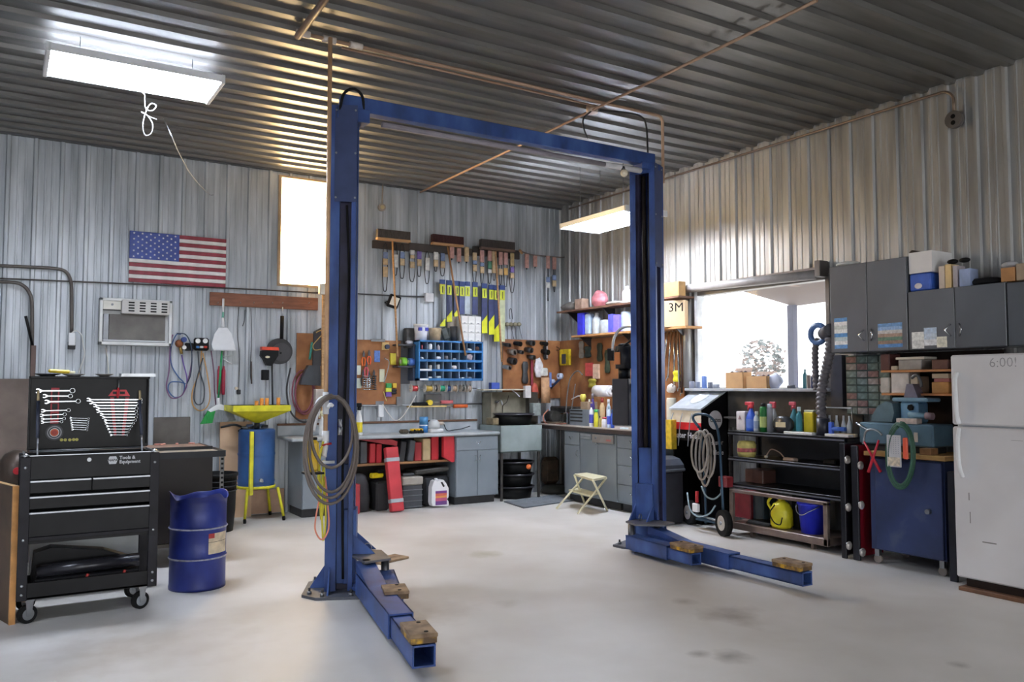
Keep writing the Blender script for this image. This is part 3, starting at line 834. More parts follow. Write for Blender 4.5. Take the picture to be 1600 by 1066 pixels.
rows = ((135, 220), (139, 220), (145, 217), (149, 214), (150, 213), (155, 214), (158, 213), (161, 212), (162, 209), (164, 206), (166, 203), (168, 201), (170, 199))
nm = 'first second third fourth fifth sixth seventh eighth ninth tenth eleventh twelfth thirteenth'.split()
for i, (xa, xb) in enumerate(rows):
    y = 624.5 + i * 4.6
    wrench((xa + 3, y), (xb - 1, y), max(0.0065, 0.013 - i * 0.0006), 'wrench in the bright red rack of the cart lid, %s from the top' % nm[i])
m = MB(); q = lidp(85, 676)
for r, c in ((0.055, '2c2d30'), (0.045, '8f8f93'), (0.036, '1a1a1c'), (0.03, 'd8d8d8'), (0.025, 'c9562c'), (0.016, 'a8382c')):
    k = len(m.m)
    m.cyl((q.x, LY - 0.0005 * (k + 1), q.z), (q.x, LY - 0.001 * (k + 1) - 0.001, q.z), r, n=24, m=hx(c, var=0))
m.one('round_sticker', 'round orange and grey sticker low in the cart lid', 'sticker')
m = MB()
for i, px in enumerate((96, 102, 109, 115, 120)):
    q = lidp(px, 687.5 - (i > 2) * 0.5); m.cyl((q.x, LY, q.z), (q.x, LY - 0.005, q.z), 0.0105, n=10, m=hx('b9b04a', r=0.4))
m.one('button_strip', 'row of five small round olive yellow buttons low in the cart lid', 'sticker')
m = MB(); A = lidp(186, 590); B = lidp(183, 622); m.cyl((A.x, LY - 0.03, A.z - 0.0), (B.x + 0.001, LY - 0.03, B.z), 0.004, n=8, m=STL); m.cyl(((A.x + B.x) / 2, LY - 0.03, (A.z + B.z) / 2), (B.x, LY - 0.03, B.z), 0.007, n=8, m=hx('d1303a'))
m.one('pick_tool', 'thin steel pick with a red handle hanging in front of the red wrench rack', 'tool')
# magnetic dishes on the lid
for (px, w_, lab, col) in ((74, 0.085, 'dark round magnetic dish at the left end on the cart lid', '3a3b3d'), (115, 0.075, 'grey round magnetic dish beside the yellow light on the cart lid', '8b8b8b'), (163, 0.06, 'small grey round magnetic dish in the middle of the cart lid edge', '77746e')):
    q = W(px, 587, 3.41)
    m = MB(); m.lathe([(w_ * 0.5, 0), (w_ * 0.6, 0.006), (w_, 0.016), (w_ * 0.97, 0.018), (w_ * 0.5, 0.01), (0, 0.01)], (q.x, -3.405, 1.57), 22, mt(col, 0.35, 0.7)); m.one('magnetic_dish', lab, 'dish')
a = W(188, 585, 3.42); b = W(243, 584, 3.42)
m = MB(); m.box(a.x, b.x, -3.455, -3.36, 1.57, 1.574, STL); 
for y in (-3.455, -3.364): m.box(a.x, b.x, y, y + 0.004, 1.574, 1.592, STL)
for x in (a.x, b.x - 0.004): m.box(x, x + 0.004, -3.455, -3.36, 1.574, 1.592, STL)
m.one('parts_tray', 'shallow rectangular metal tray at the right end on the cart lid', 'tray')
q = W(92, 583, 3.42); m = MB(); m.X = frame((q.x, -3.42, 1.603), 0.1, 0, 0.05)
m.box(-0.065, 0.07, -0.02, 0.02, -0.012, 0.014, hx('e0c020', r=0.4), 0.01); m.box(0.05, 0.1, -0.015, 0.015, -0.01, 0.008, hx('cfc7a0'), 0.005)
m.one('work_light', 'yellow hand work light lying across the dishes on the cart lid', 'light')
# things in the cart's tray
m = MB(); m.cyl((CX0 + 0.11, -3.68, 0.3), (CX1 - 0.1, -3.66, 0.315), 0.045, n=16, m=hx('2a2a30', r=0.25, m=0.3)); m.box(CX0 + 0.1, CX1 - 0.1, -3.74, -3.6, 0.17, 0.262, hx('1b1b1f'), 0.004)
m.one('tool_tube', 'long dark tube lying in the bottom tray of the tool cart', 'tube')
m = MB()
m.prism([(CX0 + 0.08, 0.17), (CX0 + 0.1, 0.4), (CX0 + 0.2, 0.43), (CX1 - 0.3, 0.38), (CX1 - 0.1, 0.3), (CX1 - 0.1, 0.17)], 'y', -3.57, -3.42, hx('18181a', r=0.5)); m.one('tool_bag', 'black tool case behind the tube in the bottom tray of the cart', 'case')
for i, (px, py) in enumerate(((135, 889), (193, 883))):
    q = W(px, py, 3.775); m = MB(); m.cyl((q.x - .02, -3.765, 0.2), (q.x + 0.012, -3.765, 0.272), 0.009, n=8, m=hx('b03a34')); m.one('hand_tool', ('red tool handle poking up at the middle of the cart tray', 'red tool handle poking up at the right of the cart tray')[i], 'tool')
# ================================================================ left edge: leaning sheets, shelf
m = MB(); a = W(0, 592, 2.0).x
m.box(-9.0, W(45, 600, 0.35).x, -0.37, -0.345, 0.0, W(22, 592, 0.36).z, mt('6f625a', 0.5, 0.35, 0.3, 3)); m.one('steel_sheet', 'tall brownish metal sheet standing behind the tool cart at the left', 'sheet')
m = MB()
m.box(-7.6, W(58, 735, 1.3).x, -1.7, -1.3, 0.62 - 0.0, 0.66, hx('cfcabf', r=0.5)); z_ = 0.62
for x in (-7.5, -6.75): m.box(x, x + 0.04, -1.66, -1.62, 0, 0.62, DKG); m.box(x, x + 0.04, -1.4, -1.36, 0, 0.62, DKG)
m.box(-7.55, -6.7, -1.68, -1.34, 0.2, 0.23, DKG)
m.one('low_table', 'pale topped low table behind the tool cart at the left edge', 'table')
m = MB(); q = W(25, 765, 1.5); m.lathe([(0.13, 0), (0.15, 0.04), (0.14, 0.18), (0.09, 0.26), (0.03, 0.29)], (q.x, -1.5, 0.66), 20, hx('4c4038', r=0.4, m=0.3)); m.cyl((q.x, -1.63, 0.78), (q.x, -1.66, 0.78), 0.03, n=12, m=RED); m.one('metal_pot', 'dark metal canister on the low table behind the tool cart', 'canister')
A = F(23, 976, 0); A.z = 0
B = CAM + FH * 6.2 + RH * (-860 / FPX * 6.2); B.z = 0
an = math.atan2(B.y - A.y, B.x - A.x); Lb = (B - A).length
m = MB(); m.X = frame(A, an)
m.box(0.02, Lb, -0.0, 0.03, 0, 0.865, ramp_mat('plywood_edge', [(0.3, '3a2c22'), (0.7, '5b4534')], 4, 0.6, 0), 0)
m.box(0.0, 0.02, -0.002, 0.032, 0, 0.867, hx('c08a50', r=0.6, var=0.25)); m.box(0.0, Lb, -0.001, 0.031, 0.865, 0.869, hx('c9a070', r=0.6, var=0.2))
m.one('plywood_board', 'dark plywood board with a pale edge standing on edge beside the tool cart', 'board')
m = MB(); a = W(17, 800, 0.9)
m.X = frame((-6.3, -3.1, 0), 0.0)
m.box(-0.45, 0.38, -0.02, 0.0, 0.06, 0.55, hx('b9bdbb', r=0.5, var=0.15, sc_=3), 0.003)
m.box(-0.45, 0.38, -0.03, 0.12, 0.03, 0.06, hx('b9bdbb', r=0.5)); m.box(-0.45, 0.38, 0.1, 0.12, 0, 0.5, hx('b9bdbb', r=0.5)); m.box(-0.45, -0.43, 0, 0.1, 0, 0.5, GRY); m.box(0.36, 0.38, 0, 0.1, 0, 0.5, GRY); m.box(-0.4, 0.33, 0.0, 0.1, 0, 0.03, GRY)
m.one('metal_case', 'pale grey metal case standing on the floor behind the tool cart', 'case')
# ================================================================ blue open drum
drum = thing('steel_drum', 'blue open-topped steel drum with a bent rim and old label beside the tool cart', 'drum', (-5.655, -3.3, 0))
DB = ramp_mat('blue_drum_paint', [(0.3, '141c50'), (0.5, '1c2974'), (0.72, '30408e')], 3.0, 0.3, 0.1, (1, 1, 0.6), 0.08, 6, 0.45)
m = MB()
n = 48; r0 = 0.2; hs = 0.68
def rimf(t, u):
    d = 0.045 * math.sin(3 * t + 0.6) + 0.03 * math.sin(5 * t + 1)
    return d * u * u
vs_ = []; fs = []
prof = [(0.0, 0.02), (r0 - 0.004, 0.02), (r0 + 0.002, 0.0), (r0 + 0.003, 0.02), (r0, 0.04), (r0, 0.215), (r0 + 0.004, 0.22), (r0 + 0.009, 0.23), (r0 + 0.004, 0.24), (r0, 0.245), (r0, 0.435), (r0 + 0.004, 0.44), (r0 + 0.009, 0.45), (r0 + 0.004, 0.46), (r0, 0.465), (r0, 0.58), (r0, 0.63), (r0, hs), (r0 + 0.006, hs + 0.004), (r0 - 0.004, hs + 0.002), (r0 - 0.005, 0.6), (r0 - 0.006, 0.05)]
for r, z in prof:
    for i in range(n):
        t = 2 * PI * i / n
        u = max(0, (z - 0.5) / 0.18)
        rr_ = r * (1 + rimf(t, u) * 1.2)
        vs_.append((-5.655 + rr_ * math.cos(t), -3.3 + rr_ * math.sin(t), z + (0.02 * math.sin(3 * t - 0.6) + 0.012 * math.sin(5 * t)) * u))
k = len(prof)
fs = [[i * n + j, i * n + (j + 1) % n, (i + 1) * n + (j + 1) % n, (i + 1) * n + j] for i in range(1, k - 1) for j in range(n)]
m.add(vs_, fs, DB, True)
m.lathe([(r0 - 0.006, 0.05), (0, 0.05)], (-5.655, -3.3, 0), n, hx('1d1d22'))
m.part('drum_body', drum)
for z in (0.23, 0.45):
    m = MB(); m.lathe([(r0 + 0.007, z - 0.006), (r0 + 0.0115, z), (r0 + 0.007, z + 0.006)], (-5.655, -3.3, 0), 48, hx('a7a8b4', r=0.4, m=0.4, var=0.3, sc_=30)); m.part('rolling_hoop', drum, 'scuffed bare metal hoop')
m = MB()
def onr(t, z, r=0.2025): return (-5.655 + r * math.cos(t), -3.3 + r * math.sin(t), z)
LAB = hx('d9c7a6', r=0.7, var=0.25, sc_=14)
t0, t1 = math.radians(-80), math.radians(-27)
for i in range(8):
    a = t0 + (t1 - t0) * i / 8; b = t0 + (t1 - t0) * (i + 1) / 8
    m.add([onr(a, 0.265), onr(b, 0.265), onr(b, 0.415), onr(a, 0.415)], [(0, 1, 2, 3)], LAB)
    if i < 2: m.add([onr(a, 0.38, .203), onr(b, 0.38, .203), onr(b, 0.415, .203), onr(a, 0.415, .203)], [(0, 1, 2, 3)], hx('b7403a'))
    m.add([onr(a, 0.35, .203), onr(b, 0.35, .203), onr(b, 0.353, .203), onr(a, 0.353, .203)], [(0, 1, 2, 3)], DKG)
m.part('label_sheet', drum, 'torn cream paper label with a red corner')
# ================================================================ steel work table with tray top
tb = thing('work_table', 'grimy steel tray-topped work table between the tool cart and blue drum', 'table', (-5.5, -2.0, 0))
fr = F(352, 706, 0.94); br = F(305, 684, 0.94); fl_ = F(250, 716, 0.94)
xa, xb, yf, yb = -6.25, fr.x, fr.y, fr.y + 1.15
m = MB()
TOPM = ramp_mat('greasy_steel_top', [(0.3, '8f8578'), (0.7, 'c4baa8')], 3, 0.35, 0.3)
m.box(xa, xb, yf, yb, 0.92, 0.932, TOPM)
m.box(xa, xb, yf - 0.006, yf, 0.9, 0.952, DKG); m.box(xb, xb + 0.006, yf, yb, 0.9, 0.952, hx('6f6a66', r=0.4, m=0.5)); m.box(xa, xb, yf + 0.5, yf + 0.515, 0.932, 0.96, DKG)
m.part('tray_top', tb)
m = MB(); m.box(xa, xb, yf + 0.53, yb, 0.934, 0.944, hx('8a6f62', r=0.5, var=0.3)); m.part('rear_tray', tb, 'reddish brown rear tray')
m = MB(); m.box(xa, W(332, 760, -yf - 0.02).x, yf + 0.03, yb - 0.05, 0.2, 0.9, ramp_mat('sooty_panel', [(0.3, '15110f'), (0.7, '2b231e')], 3, 0.5, 0.1)); m.part('tank_body', tb, 'sooty dark box under the top')
for x, y in ((xb - 0.04, yf + 0.005), (xb - 0.04, yb - 0.04), (xa, yf + 0.005), (xa, yb - 0.04)):
    m = MB(); m.box(x, x + 0.035, y, y + 0.004, 0, 0.91, hx('7c7b78', r=0.4, m=0.6)); m.box(x + 0.031, x + 0.035, y, y + 0.035, 0, 0.91, hx('7c7b78', r=0.4, m=0.6))
    for k in range(22): m.box(x + 0.008, x + 0.028, y - 0.0015, y + 0.0, 0.03 + k * 0.04, 0.048 + k * 0.04, BLK)
    m.part('leg', tb, 'slotted angle iron leg')
m = MB(); m.box(xa + 0.05, xb - 0.05, yf + 0.05, yb - 0.05, 0.16, 0.19, hx('6f675c', r=0.6)); m.part('lower_shelf', tb)
for i, (px, py) in enumerate(((237, 691), (244, 691), (262, 689), (298, 690))):
    q = F(px, py, 0.95); m = MB(); m.box(-0.035, 0.035, -0.014, 0.014, 0, 0.014, hx('cf8d80', r=0.5), 0.005, X=frame((min(q.x, xb - 0.07), min(max(q.y, yf + 0.56), yb - 0.05), 0.944), i * 0.7)); m.one('eraser_block', ('leftmost', 'second from left', 'middle', 'rightmost')[i] + ' small pinkish lump on the rear tray of the steel work table', 'scrap')
m = MB(); q = F(252, 700, 0.945); m.box(-0.05, 0.05, -0.015, 0.015, 0, 0.01, WHT, 0.004, X=frame((q.x, q.y, 0.932), 0.1)); m.one('white_tool', 'short white tool lying at the left on the steel work table', 'tool')
# tall board and rail on the wall behind the table
m = wbox(240, 297, 652, 700, 0.05, 0.03, mt('5f5a55', 0.4, 0.4, 0.3, 4)); m.one('metal_sheet', 'dark grey metal panel hanging on the wall above the steel work table', 'panel')
# ================================================================ black ribbed bin and leaning plywood
m = MB(); q = F(345, 802, 0); cx, cy = W(338, 770, 0.9).x, -0.9
bn = thing('waste_bin', 'black ribbed plastic bin behind the steel work table leg', 'bin', (cx, cy, 0))
m.lathe([(0.0, 0.0), (0.17, 0.0), (0.19, 0.2), (0.2, 0.56), (0.215, 0.57), (0.215, 0.6), (0.205, 0.6), (0.18, 0.1), (0, 0.09)], (cx, cy, 0), 26, BLKP); m.part('bin_body', bn)
for z in (0.42, 0.47, 0.52):
    m = MB(); m.lathe([(0.2, z - 0.006), (0.209, z), (0.2, z + 0.006)], (cx, cy, 0), 26, DKG); m.part('rib', bn)
a, b, c, d = wr(344, 394, 662, 800, 0.12)
m = MB(); m.X = frame((0, -0.1, 0), 0, -0.03)
m.box(a, b, -0.012, 0.012, 0, d + 0.02, ramp_mat('raw_plywood', [(0.3, 'c79f7c'), (0.7, 'e0c4a4')], 1.2, 0.6, 0)); m.one('plywood_board', 'pale tan plywood board leaning on the wall behind the yellow drain stand', 'board')
m = wbox(391, 444, 765, 802, 0.1, 0.03, hx('b8957c', r=0.6)); m.one('plywood_board', 'lower brownish board behind the legs of the yellow drain stand', 'board')
# ================================================================ yellow oil drain stand with blue barrel
st = thing('drain_stand', 'blue barrel on a yellow stand with a yellow funnel tray on top', 'oil drain', (-4.46, -0.55, 0))
DRB = ramp_mat('blue_barrel', [(0.3, '1f3f70'), (0.7, '356098')], 3, 0.4, 0.1)
YP = mt('d4cc22', 0.45, 0, 0.2, 8)
cx, cy = -4.47, -0.38
r = 0.2
m = MB(); m.lathe([(0, 0.38), (r, 0.38)] + [(r + (0.007 if 0.4 < (z % 0.3) / 0.3 < 0.5 else 0), z) for z in [0.38 + i * 0.02 for i in range(32)]] + [(r - 0.01, 1.02), (0, 1.015)], (cx, cy, 0), 30, DRB); m.part('barrel', st)
m = MB(); m.cyl((cx, cy - r - 0.03, 0.46), (cx, cy - r, 0.46), 0.02, n=10, m=STL); m.cyl((cx, cy - r - 0.025, 0.46), (cx + 0.02, cy - r - 0.025, 0.44), 0.008, n=8, m=STL); m.part('spigot', st)
for z, h in ((0.36, 0.03),):
    m = MB(); m.lathe([(r + 0.004, z), (r + 0.012, z), (r + 0.012, z + h), (r + 0.004, z + h)], (cx, cy, 0), 30, YP); m.part('ring', st)
m = MB(); m.lathe([(0.0, 0.36), (r, 0.36), (r, 0.375), (0, 0.375)], (cx, cy, 0), 30, YP); m.part('cradle', st)
for i, (tx, ty) in enumerate(((-0.15, -0.2), (0.22, -0.2), (-0.2, 0.2), (0.2, 0.22))):
    m = MB(); m.cyl((cx + tx * 0.9, cy + ty * 0.85, 0.37), (cx + tx * 1.15, cy + ty * 1.1, 0.05), 0.016, n=8, m=YP); l = m.part('leg', st)
    m = MB(); ex, ey = cx + tx * 1.16, cy + ty * 1.12; m.cyl((ex - 0.012, ey, 0.026), (ex + 0.012, ey, 0.026), 0.026, n=12, m=RUB); m.part('caster', l)
m = MB(); m.box(cx - 0.125, cx - 0.085, cy - r - 0.012, cy - r + 0.006 + 0.03, 0.3, 1.0, YP, 0.003); m.part('strap', st, 'yellow upright bar')
m = MB()
fx0, fx1, fz0, fz1 = -4.79, -4.16, 1.2, 1.29
fy0, fy1 = -0.62, -0.18
def ringbox(b, x0, x1, y0, y1, z0, X0, X1, Y0, Y1, z1, mm):
    b.add([(x0, y0, z0), (x1, y0, z0), (x1, y1, z0), (x0, y1, z0), (X0, Y0, z1), (X1, Y0, z1), (X1, Y1, z1), (X0, Y1, z1)], [(0, 1, 5, 4), (1, 2, 6, 5), (2, 3, 7, 6), (3, 0, 4, 7)], mm)
ringbox(m, cx - 0.03, cx + 0.03, cy - 0.03, cy + 0.03, 1.09, fx0 + 0.06, fx1 - 0.05, fy0 + 0.05, fy1 - 0.04, 1.2, YP)
ringbox(m, fx0 + 0.06, fx1 - 0.05, fy0 + 0.05, fy1 - 0.04, 1.2, fx0, fx1, fy0, fy1, 1.225, YP)
ringbox(m, fx0, fx1, fy0, fy1, 1.225, fx0, fx1, fy0, fy1, fz1, YP)
ringbox(m, fx0 + 0.006, fx1 - 0.006, fy0 + 0.006, fy1 - 0.006, fz1 - 0.05, fx0, fx1, fy0, fy1, fz1, DKG)
m.add([(fx0 + .006, fy0 + .006, 1.24), (fx1 - .006, fy0 + .006, 1.24), (fx1 - .006, fy1 - .006, 1.24), (fx0 + .006, fy1 - .006, 1.24)], [(0, 1, 2, 3)], DKG)
m.part('funnel_tray', st, 'square yellow funnel tray with a dark inside')
m = MB(); m.cyl((cx, cy, 1.02), (cx, cy, 1.1), 0.03, n=12, m=DKG); m.part('drain_neck', st)
for i, (px, h_) in enumerate(((401, 0.04), (409, 0.07), (417, 0.07), (435, 0.075))):
    x = W(px, 625, 0.3).x; m = MB(); m.cyl((x, -0.3, 1.24), (x, -0.3, 1.29 + h_), 0.022, n=14, m=hx('ef9a3c', r=0.4)); m.lathe([(0.023, 0), (0.02, 0.006), (0, 0.007)], (x, -0.3, 1.29 + h_), 14, hx('f4c184'))
    m.one('oil_filter', ('shortest orange filter', 'orange filter left of centre', 'orange filter at the centre', 'rightmost orange filter') [i] + ' standing in the yellow funnel tray', 'filter', 'orange filters in the funnel tray')
m = MB()
for i in range(7):
    a = rnd.uniform(0, 6.28); r_ = rnd.uniform(0.05, 0.15)
    m.box(-0.04, 0.04, -0.02, 0.02, 0, 0.03, (STL, DKG, hx('5a6b8a'))[i % 3], 0.008, X=frame((cx + r_ * math.cos(a), cy + r_ * math.sin(a), 1.02 + 0.012 * (i % 3)), a))
m.one('bolt_pile', 'small heap of dark hardware on top of the blue barrel', 'hardware', kind='stuff')
m = MB(); q = W(352, 672, 0.4); m.tube(smooth([W(345, 668, .3), W(365, 664, .35), W(378, 668, .3), (cx - 0.2, cy, 1.0)], 5), 0.012, 8, DKG)
m.one('drain_hose', 'dark hose bent over behind the barrel of the drain stand', 'hose')
# ================================================================ back wall: conduits, air conditioner, flag
def wpipe(name, label, pts, r, m, cat='conduit', o=0.045, n=6):
    b = MB(); b.tube(smooth([W(p[0], p[1], p[2] if len(p) > 2 else o) for p in pts], n) if n else [W(p[0], p[1], p[2] if len(p) > 2 else o) for p in pts], r, 8, m)
    return b.one(name, label, cat)
CO = hx('5e5854', r=0.45, m=0.4)
wpipe('wall_conduit', 'upper thick grey conduit at the left edge bending down to the white plug', [(-30, 414), (40, 417), (88, 420), (104, 426), (111, 442), (112, 470), (112, 520)], 0.017, CO)
wpipe('wall_conduit', 'lower thick conduit at the left edge bending down behind the brown post', [(-30, 440), (15, 441), (34, 445), (46, 458), (50, 480), (50, 560), (50, 600)], 0.018, CO, o=0.075)
wpipe('wall_conduit', 'long thin dark conduit running under the flag to the window', [(-30, 434), (200, 443.5), (400, 452.5), (500, 458)], 0.008, hx('45403d', r=0.5, m=0.3), o=0.035)
m = wbox(106, 118, 534, 546, 0.07, 0.05, DKG); m.one('wall_outlet', 'dark outlet box at the foot of the bent conduit', 'outlet')
m = wbox(107, 118, 520, 540, 0.11, 0.035, WHT, None, 0.006); m.one('wall_plug', 'large white plug in the outlet left of the air conditioner', 'plug')
wpipe('white_cable', 'white cord looping from the white plug down behind the tool cart', [(112, 521, 0.09), (118, 517, 0.09), (127, 523, 0.09), (130, 540, 0.1), (132, 555, 0.1), (124, 580, 0.12), (122, 600, 0.14)], 0.007, hx('c9c9c4'), 'cord')
m = MB(); m.cyl(W(40, 494, 0.2), W(51, 540, 0.12), 0.014, n=8, m=BLK); m.one('black_stick', 'black stick leaning above the brown post at the left', 'stick')
m = MB(); a, b, c, d = wr(46, 54, 540, 700, 0.12); m.box(a, b, -0.15, -0.11, 0, d, hx('5f4c45', r=0.6, m=0.1), 0.003); m.one('steel_post', 'narrow brown post standing against the wall left of the tool cart', 'post')
# flag of painted slats
fg = thing('wooden_flag', 'wooden slat flag of stars and stripes on the back wall left of the high window', 'flag', (-5.28, -0.03, 2.65))
A = W(202, 363, 0.04); B = W(353, 449, 0.04)
x0, x1 = W(202, 400, 0.05).x, W(353, 410, 0.05).x
zt, zb = 3.21, 2.645
sh = (zt - zb) / 13
cxs = x0 + (x1 - x0) * 0.5
RS = hx('8f2f3d', r=0.5, var=0.25, sc_=12); WS_ = hx('eceae6', r=0.5, var=0.08, sc_=12)
for i in range(13):
    z1 = zt - i * sh
    m = MB(); a = cxs if i < 7 else x0
    m.box(a, x1, -0.052 - 0.002 * (i % 2), -0.03, z1 - sh + 0.002, z1 - 0.001, RS if i % 2 == 0 else WS_, 0.0015)
    m.part('slat', fg, ('dark red' if i % 2 == 0 else 'white') + ' painted slat')
m = MB(); m.box(x0, cxs, -0.056, -0.03, zt - 7 * sh, zt, hx('3d4f9b', r=0.5, var=0.2, sc_=14), 0.002)
for r_ in range(9):
    k = 6 if r_ % 2 == 0 else 5
    for c_ in range(k):
        sx = x0 + (cxs - x0) * ((c_ + 0.5) / 6 if k == 6 else (c_ + 1) / 6); sz = zt - 7 * sh * (r_ + 0.7) / 9.4
        pts = [((0.0135 if q % 2 == 0 else 0.006) * math.sin(PI * q / 5), (0.0135 if q % 2 == 0 else 0.006) * math.cos(PI * q / 5)) for q in range(10)]
        m.prism([(sx + u, sz + v) for u, v in pts], 'y', -0.0562, -0.0575, WS_)
m.part('star_field', fg, 'blue field with fifty white stars')
# air conditioner
ac = thing('air_conditioner', 'white window air conditioner set in the back wall under the flag', 'air conditioner', (-5.71, -0.08, 1.93))
x0, x1, z0, z1 = W(155, 505, 0.1).x, W(268, 505, 0.1).x, 1.945, 2.45
ACW = hx('dfe1df', r=0.4, var=0.06)
m = MB()
for a in ((x0, x1, z1 - 0.03, z1), (x0, x1, z0, z0 + 0.035), (x0, x0 + 0.03, z0, z1), (x1 - 0.03, x1, z0, z1)): m.box(a[0], a[1], -0.13, 0.0, a[2], a[3], ACW, 0.004)
m.box(x0, x1, -0.05, 0.0, z0, z1, ACW); m.part('housing', ac)
m = MB(); m.box(x0 + 0.21, x1 - 0.03, -0.155, -0.05, z1 - 0.165, z1 - 0.012, hx('cfccc8', r=0.4, var=0.05), 0.008)
m.part('vent_grille', ac)
gx0, gx1 = x0 + 0.24, x1 - 0.04
for k in range(4):
    m = MB(); cxk = gx0 + (gx1 - gx0) * (k + 0.5) / 4 + 0.01
    for j in range(4): m.box(cxk - 0.03, cxk + 0.03, -0.1565, -0.154, z1 - 0.05 - j * 0.03, z1 - 0.034 - j * 0.03, BLK)
    m.part('louvre', ac, 'black louvre slots')
m = MB(); m.box(x0 + 0.03, x0 + 0.205, -0.12, -0.05, z1 - 0.125, z1 - 0.03, hx('e2dfd4', r=0.5), 0.004); m.cyl((x0 + 0.12, -0.12, z1 - 0.07), (x0 + 0.12, -0.132, z1 - 0.07), 0.012, n=12, m=GRY); m.box(x0 + 0.03, x0 + 0.205, -0.123, -0.118, z1 - 0.135, z1 - 0.126, BLK); m.part('control_panel', ac)
m = MB(); m.box(x0 + 0.095, x1 - 0.065, -0.1, -0.05, z0 + 0.06, z1 - 0.17, ramp_mat('dusty_filter', [(0.3, '55504c'), (0.7, '7d7a74')], 4, 0.7, 0)); m.part('intake_filter', ac, 'dusty grey intake grille')
m = MB(); m.box(x0 + 0.04, x0 + 0.09, -0.11, -0.05, z0 + 0.06, z1 - 0.17, hx('a4a8ac'), 0.003); m.box(x0 + 0.04, x1 - 0.06, -0.115, -0.05, z0 + 0.038, z0 + 0.058, hx('c3c6c8'), 0.003); m.part('inner_trim', ac)
wpipe('pale_cable', 'pale cord hanging below the air conditioner', [(165, 543, 0.06), (168, 560, 0.05), (170, 590, 0.08)], 0.005, hx('cfcbc0'), 'cord')
# brown rail with hooks
m = wbox(328, 497, 461, 481, 0.06, 0.03, WOODM('6b3f2b', '8f5d44', 'brown_rail')); 
rail = m.one('hook_rail', 'long brown wooden hook rail on the back wall under the high window', 'rail')
for px in (340, 375, 396, 425, 441, 482):
    m = MB(); q = W(px, 474, 0.06); m.tube([(q.x, -0.058, q.z), (q.x, -0.085, q.z), (q.x, -0.09, q.z + 0.012)], 0.003, 6, STL); m.part('hook', rail)
# dustpan, broom
dp = thing('dustpan', 'white long-handled dustpan hanging from the left end of the brown hook rail', 'dustpan', W(348, 545, 0.16))
m = MB(); A = [(333, 547), (331, 538), (335, 522), (342, 512), (355, 512), (362, 522), (367, 540), (368, 549)]
P2 = [W(a, b, 0.19) for a, b in A]; m.prism([(p.x, p.z) for p in P2], 'y', -0.19, -0.18, WHT)
m.box(P2[0].x, P2[-1].x, -0.21, -0.18, P2[0].z - 0.006, P2[0].z + 0.012, hx('d5d8da'), 0.003); m.part('pan', dp)
m = MB(); m.cyl(W(348, 512, .18), W(348, 497, .15), 0.022, 0.014, 10, WHT); m.cyl(W(348, 497, .15), W(348.5, 488, .13), 0.012, n=10, m=hx('6fae9a')); m.cyl(W(348.5, 488, .13), W(349, 467, .1), 0.013, n=10, m=WHT); m.part('handle', dp)
br_ = thing('broom', 'green-handled broom with green and grey bristles hanging behind the white dustpan', 'broom', W(341, 665, 0.14))
m = MB(); m.cyl(W(347, 545, .13), W(341, 625, .13), 0.0115, n=10, m=hx('1c9a5a', r=0.35)); m.part('handle', br_)
m = MB(); m.cyl(W(341, 622, .13), W(341, 634, .13), 0.018, 0.024, 10, WHT)
pts = [(324, 641), (333, 635), (341, 631), (352, 634), (362, 641), (358, 643), (341, 640), (328, 644)]
m.prism([(W(a, b, .13).x, W(a, b, .13).z) for a, b in pts], 'y', -0.16, -0.1, WHT); m.part('broom_head', br_)
for nm_, pts, c in (('green', [(325, 642), (336, 641), (331, 661), (313, 663)], '2f9e4c'), ('grey', [(336, 641), (362, 642), (368, 657), (331, 661)], '8a9095')):
    m = MB(); P2 = [W(a, b, .13) for a, b in pts]
    m.prism([(p.x, p.z) for p in P2], 'y', -0.158, -0.102, mt(c, 0.8, 0, 0.35, 60, 0.5, stretch=(8, 1, 0.3))); m.part('bristles', br_, nm_ + ' bristles')
# gauges with hoses
gm = thing('gauge_manifold', 'black twin-gauge manifold with tan and dark hoses looping below it', 'gauge set', W(315, 540, 0.08))
m = MB(); m.box(W(303, 535, .1).x, W(327, 535, .1).x, -0.1, -0.06, W(315, 548, .1).z, W(315, 528, .1).z, BLKP, 0.02); m.part('gauge_housing', gm)
for px in (309, 320.5):
    m = MB(); q = W(px, 533, .1); m.cyl((q.x, -0.1, q.z), (q.x, -0.112, q.z), 0.033, n=20, m=DKG); m.cyl((q.x, -0.112, q.z), (q.x, -0.115, q.z), 0.027, n=20, m=hx('f1f1ec')); m.part('gauge', gm)
for i, (px, c) in enumerate(((309, '3f77b5'), (315, 'd8d8d8'), (321, 'd2402e'))):
    m = MB(); q = W(px, 542.5, .1); m.box(q.x - 0.018, q.x + 0.018, -0.112, -0.09, q.z - 0.012, q.z + 0.012, hx(c), 0.004); m.part('valve_knob', gm)
for i, (c, pts) in enumerate((('c99a5c', [(315, 548), (312, 580), (301, 610), (301, 632), (312, 642), (324, 635), (328, 615), (322, 575), (317, 552)]), ('3a4046', [(309, 549), (312, 580), (319, 605), (317, 628), (308, 632), (303, 620), (308, 590), (317, 560)]), ('6b4a5e', [(330, 548), (334, 580), (335, 610), (338, 640)]))):
    m = MB(); m.tube(smooth([W(a, b, .07 + 0.012 * i) for a, b in pts], 6), 0.007, 6, hx(c, r=0.5)); m.part('hose', gm, ('tan hose', 'black hose', 'dull purple hose')[i])
rg = thing('gas_regulator', 'brass regulator with blue and purple hoses beside the air conditioner', 'regulator', W(281, 545, 0.08))
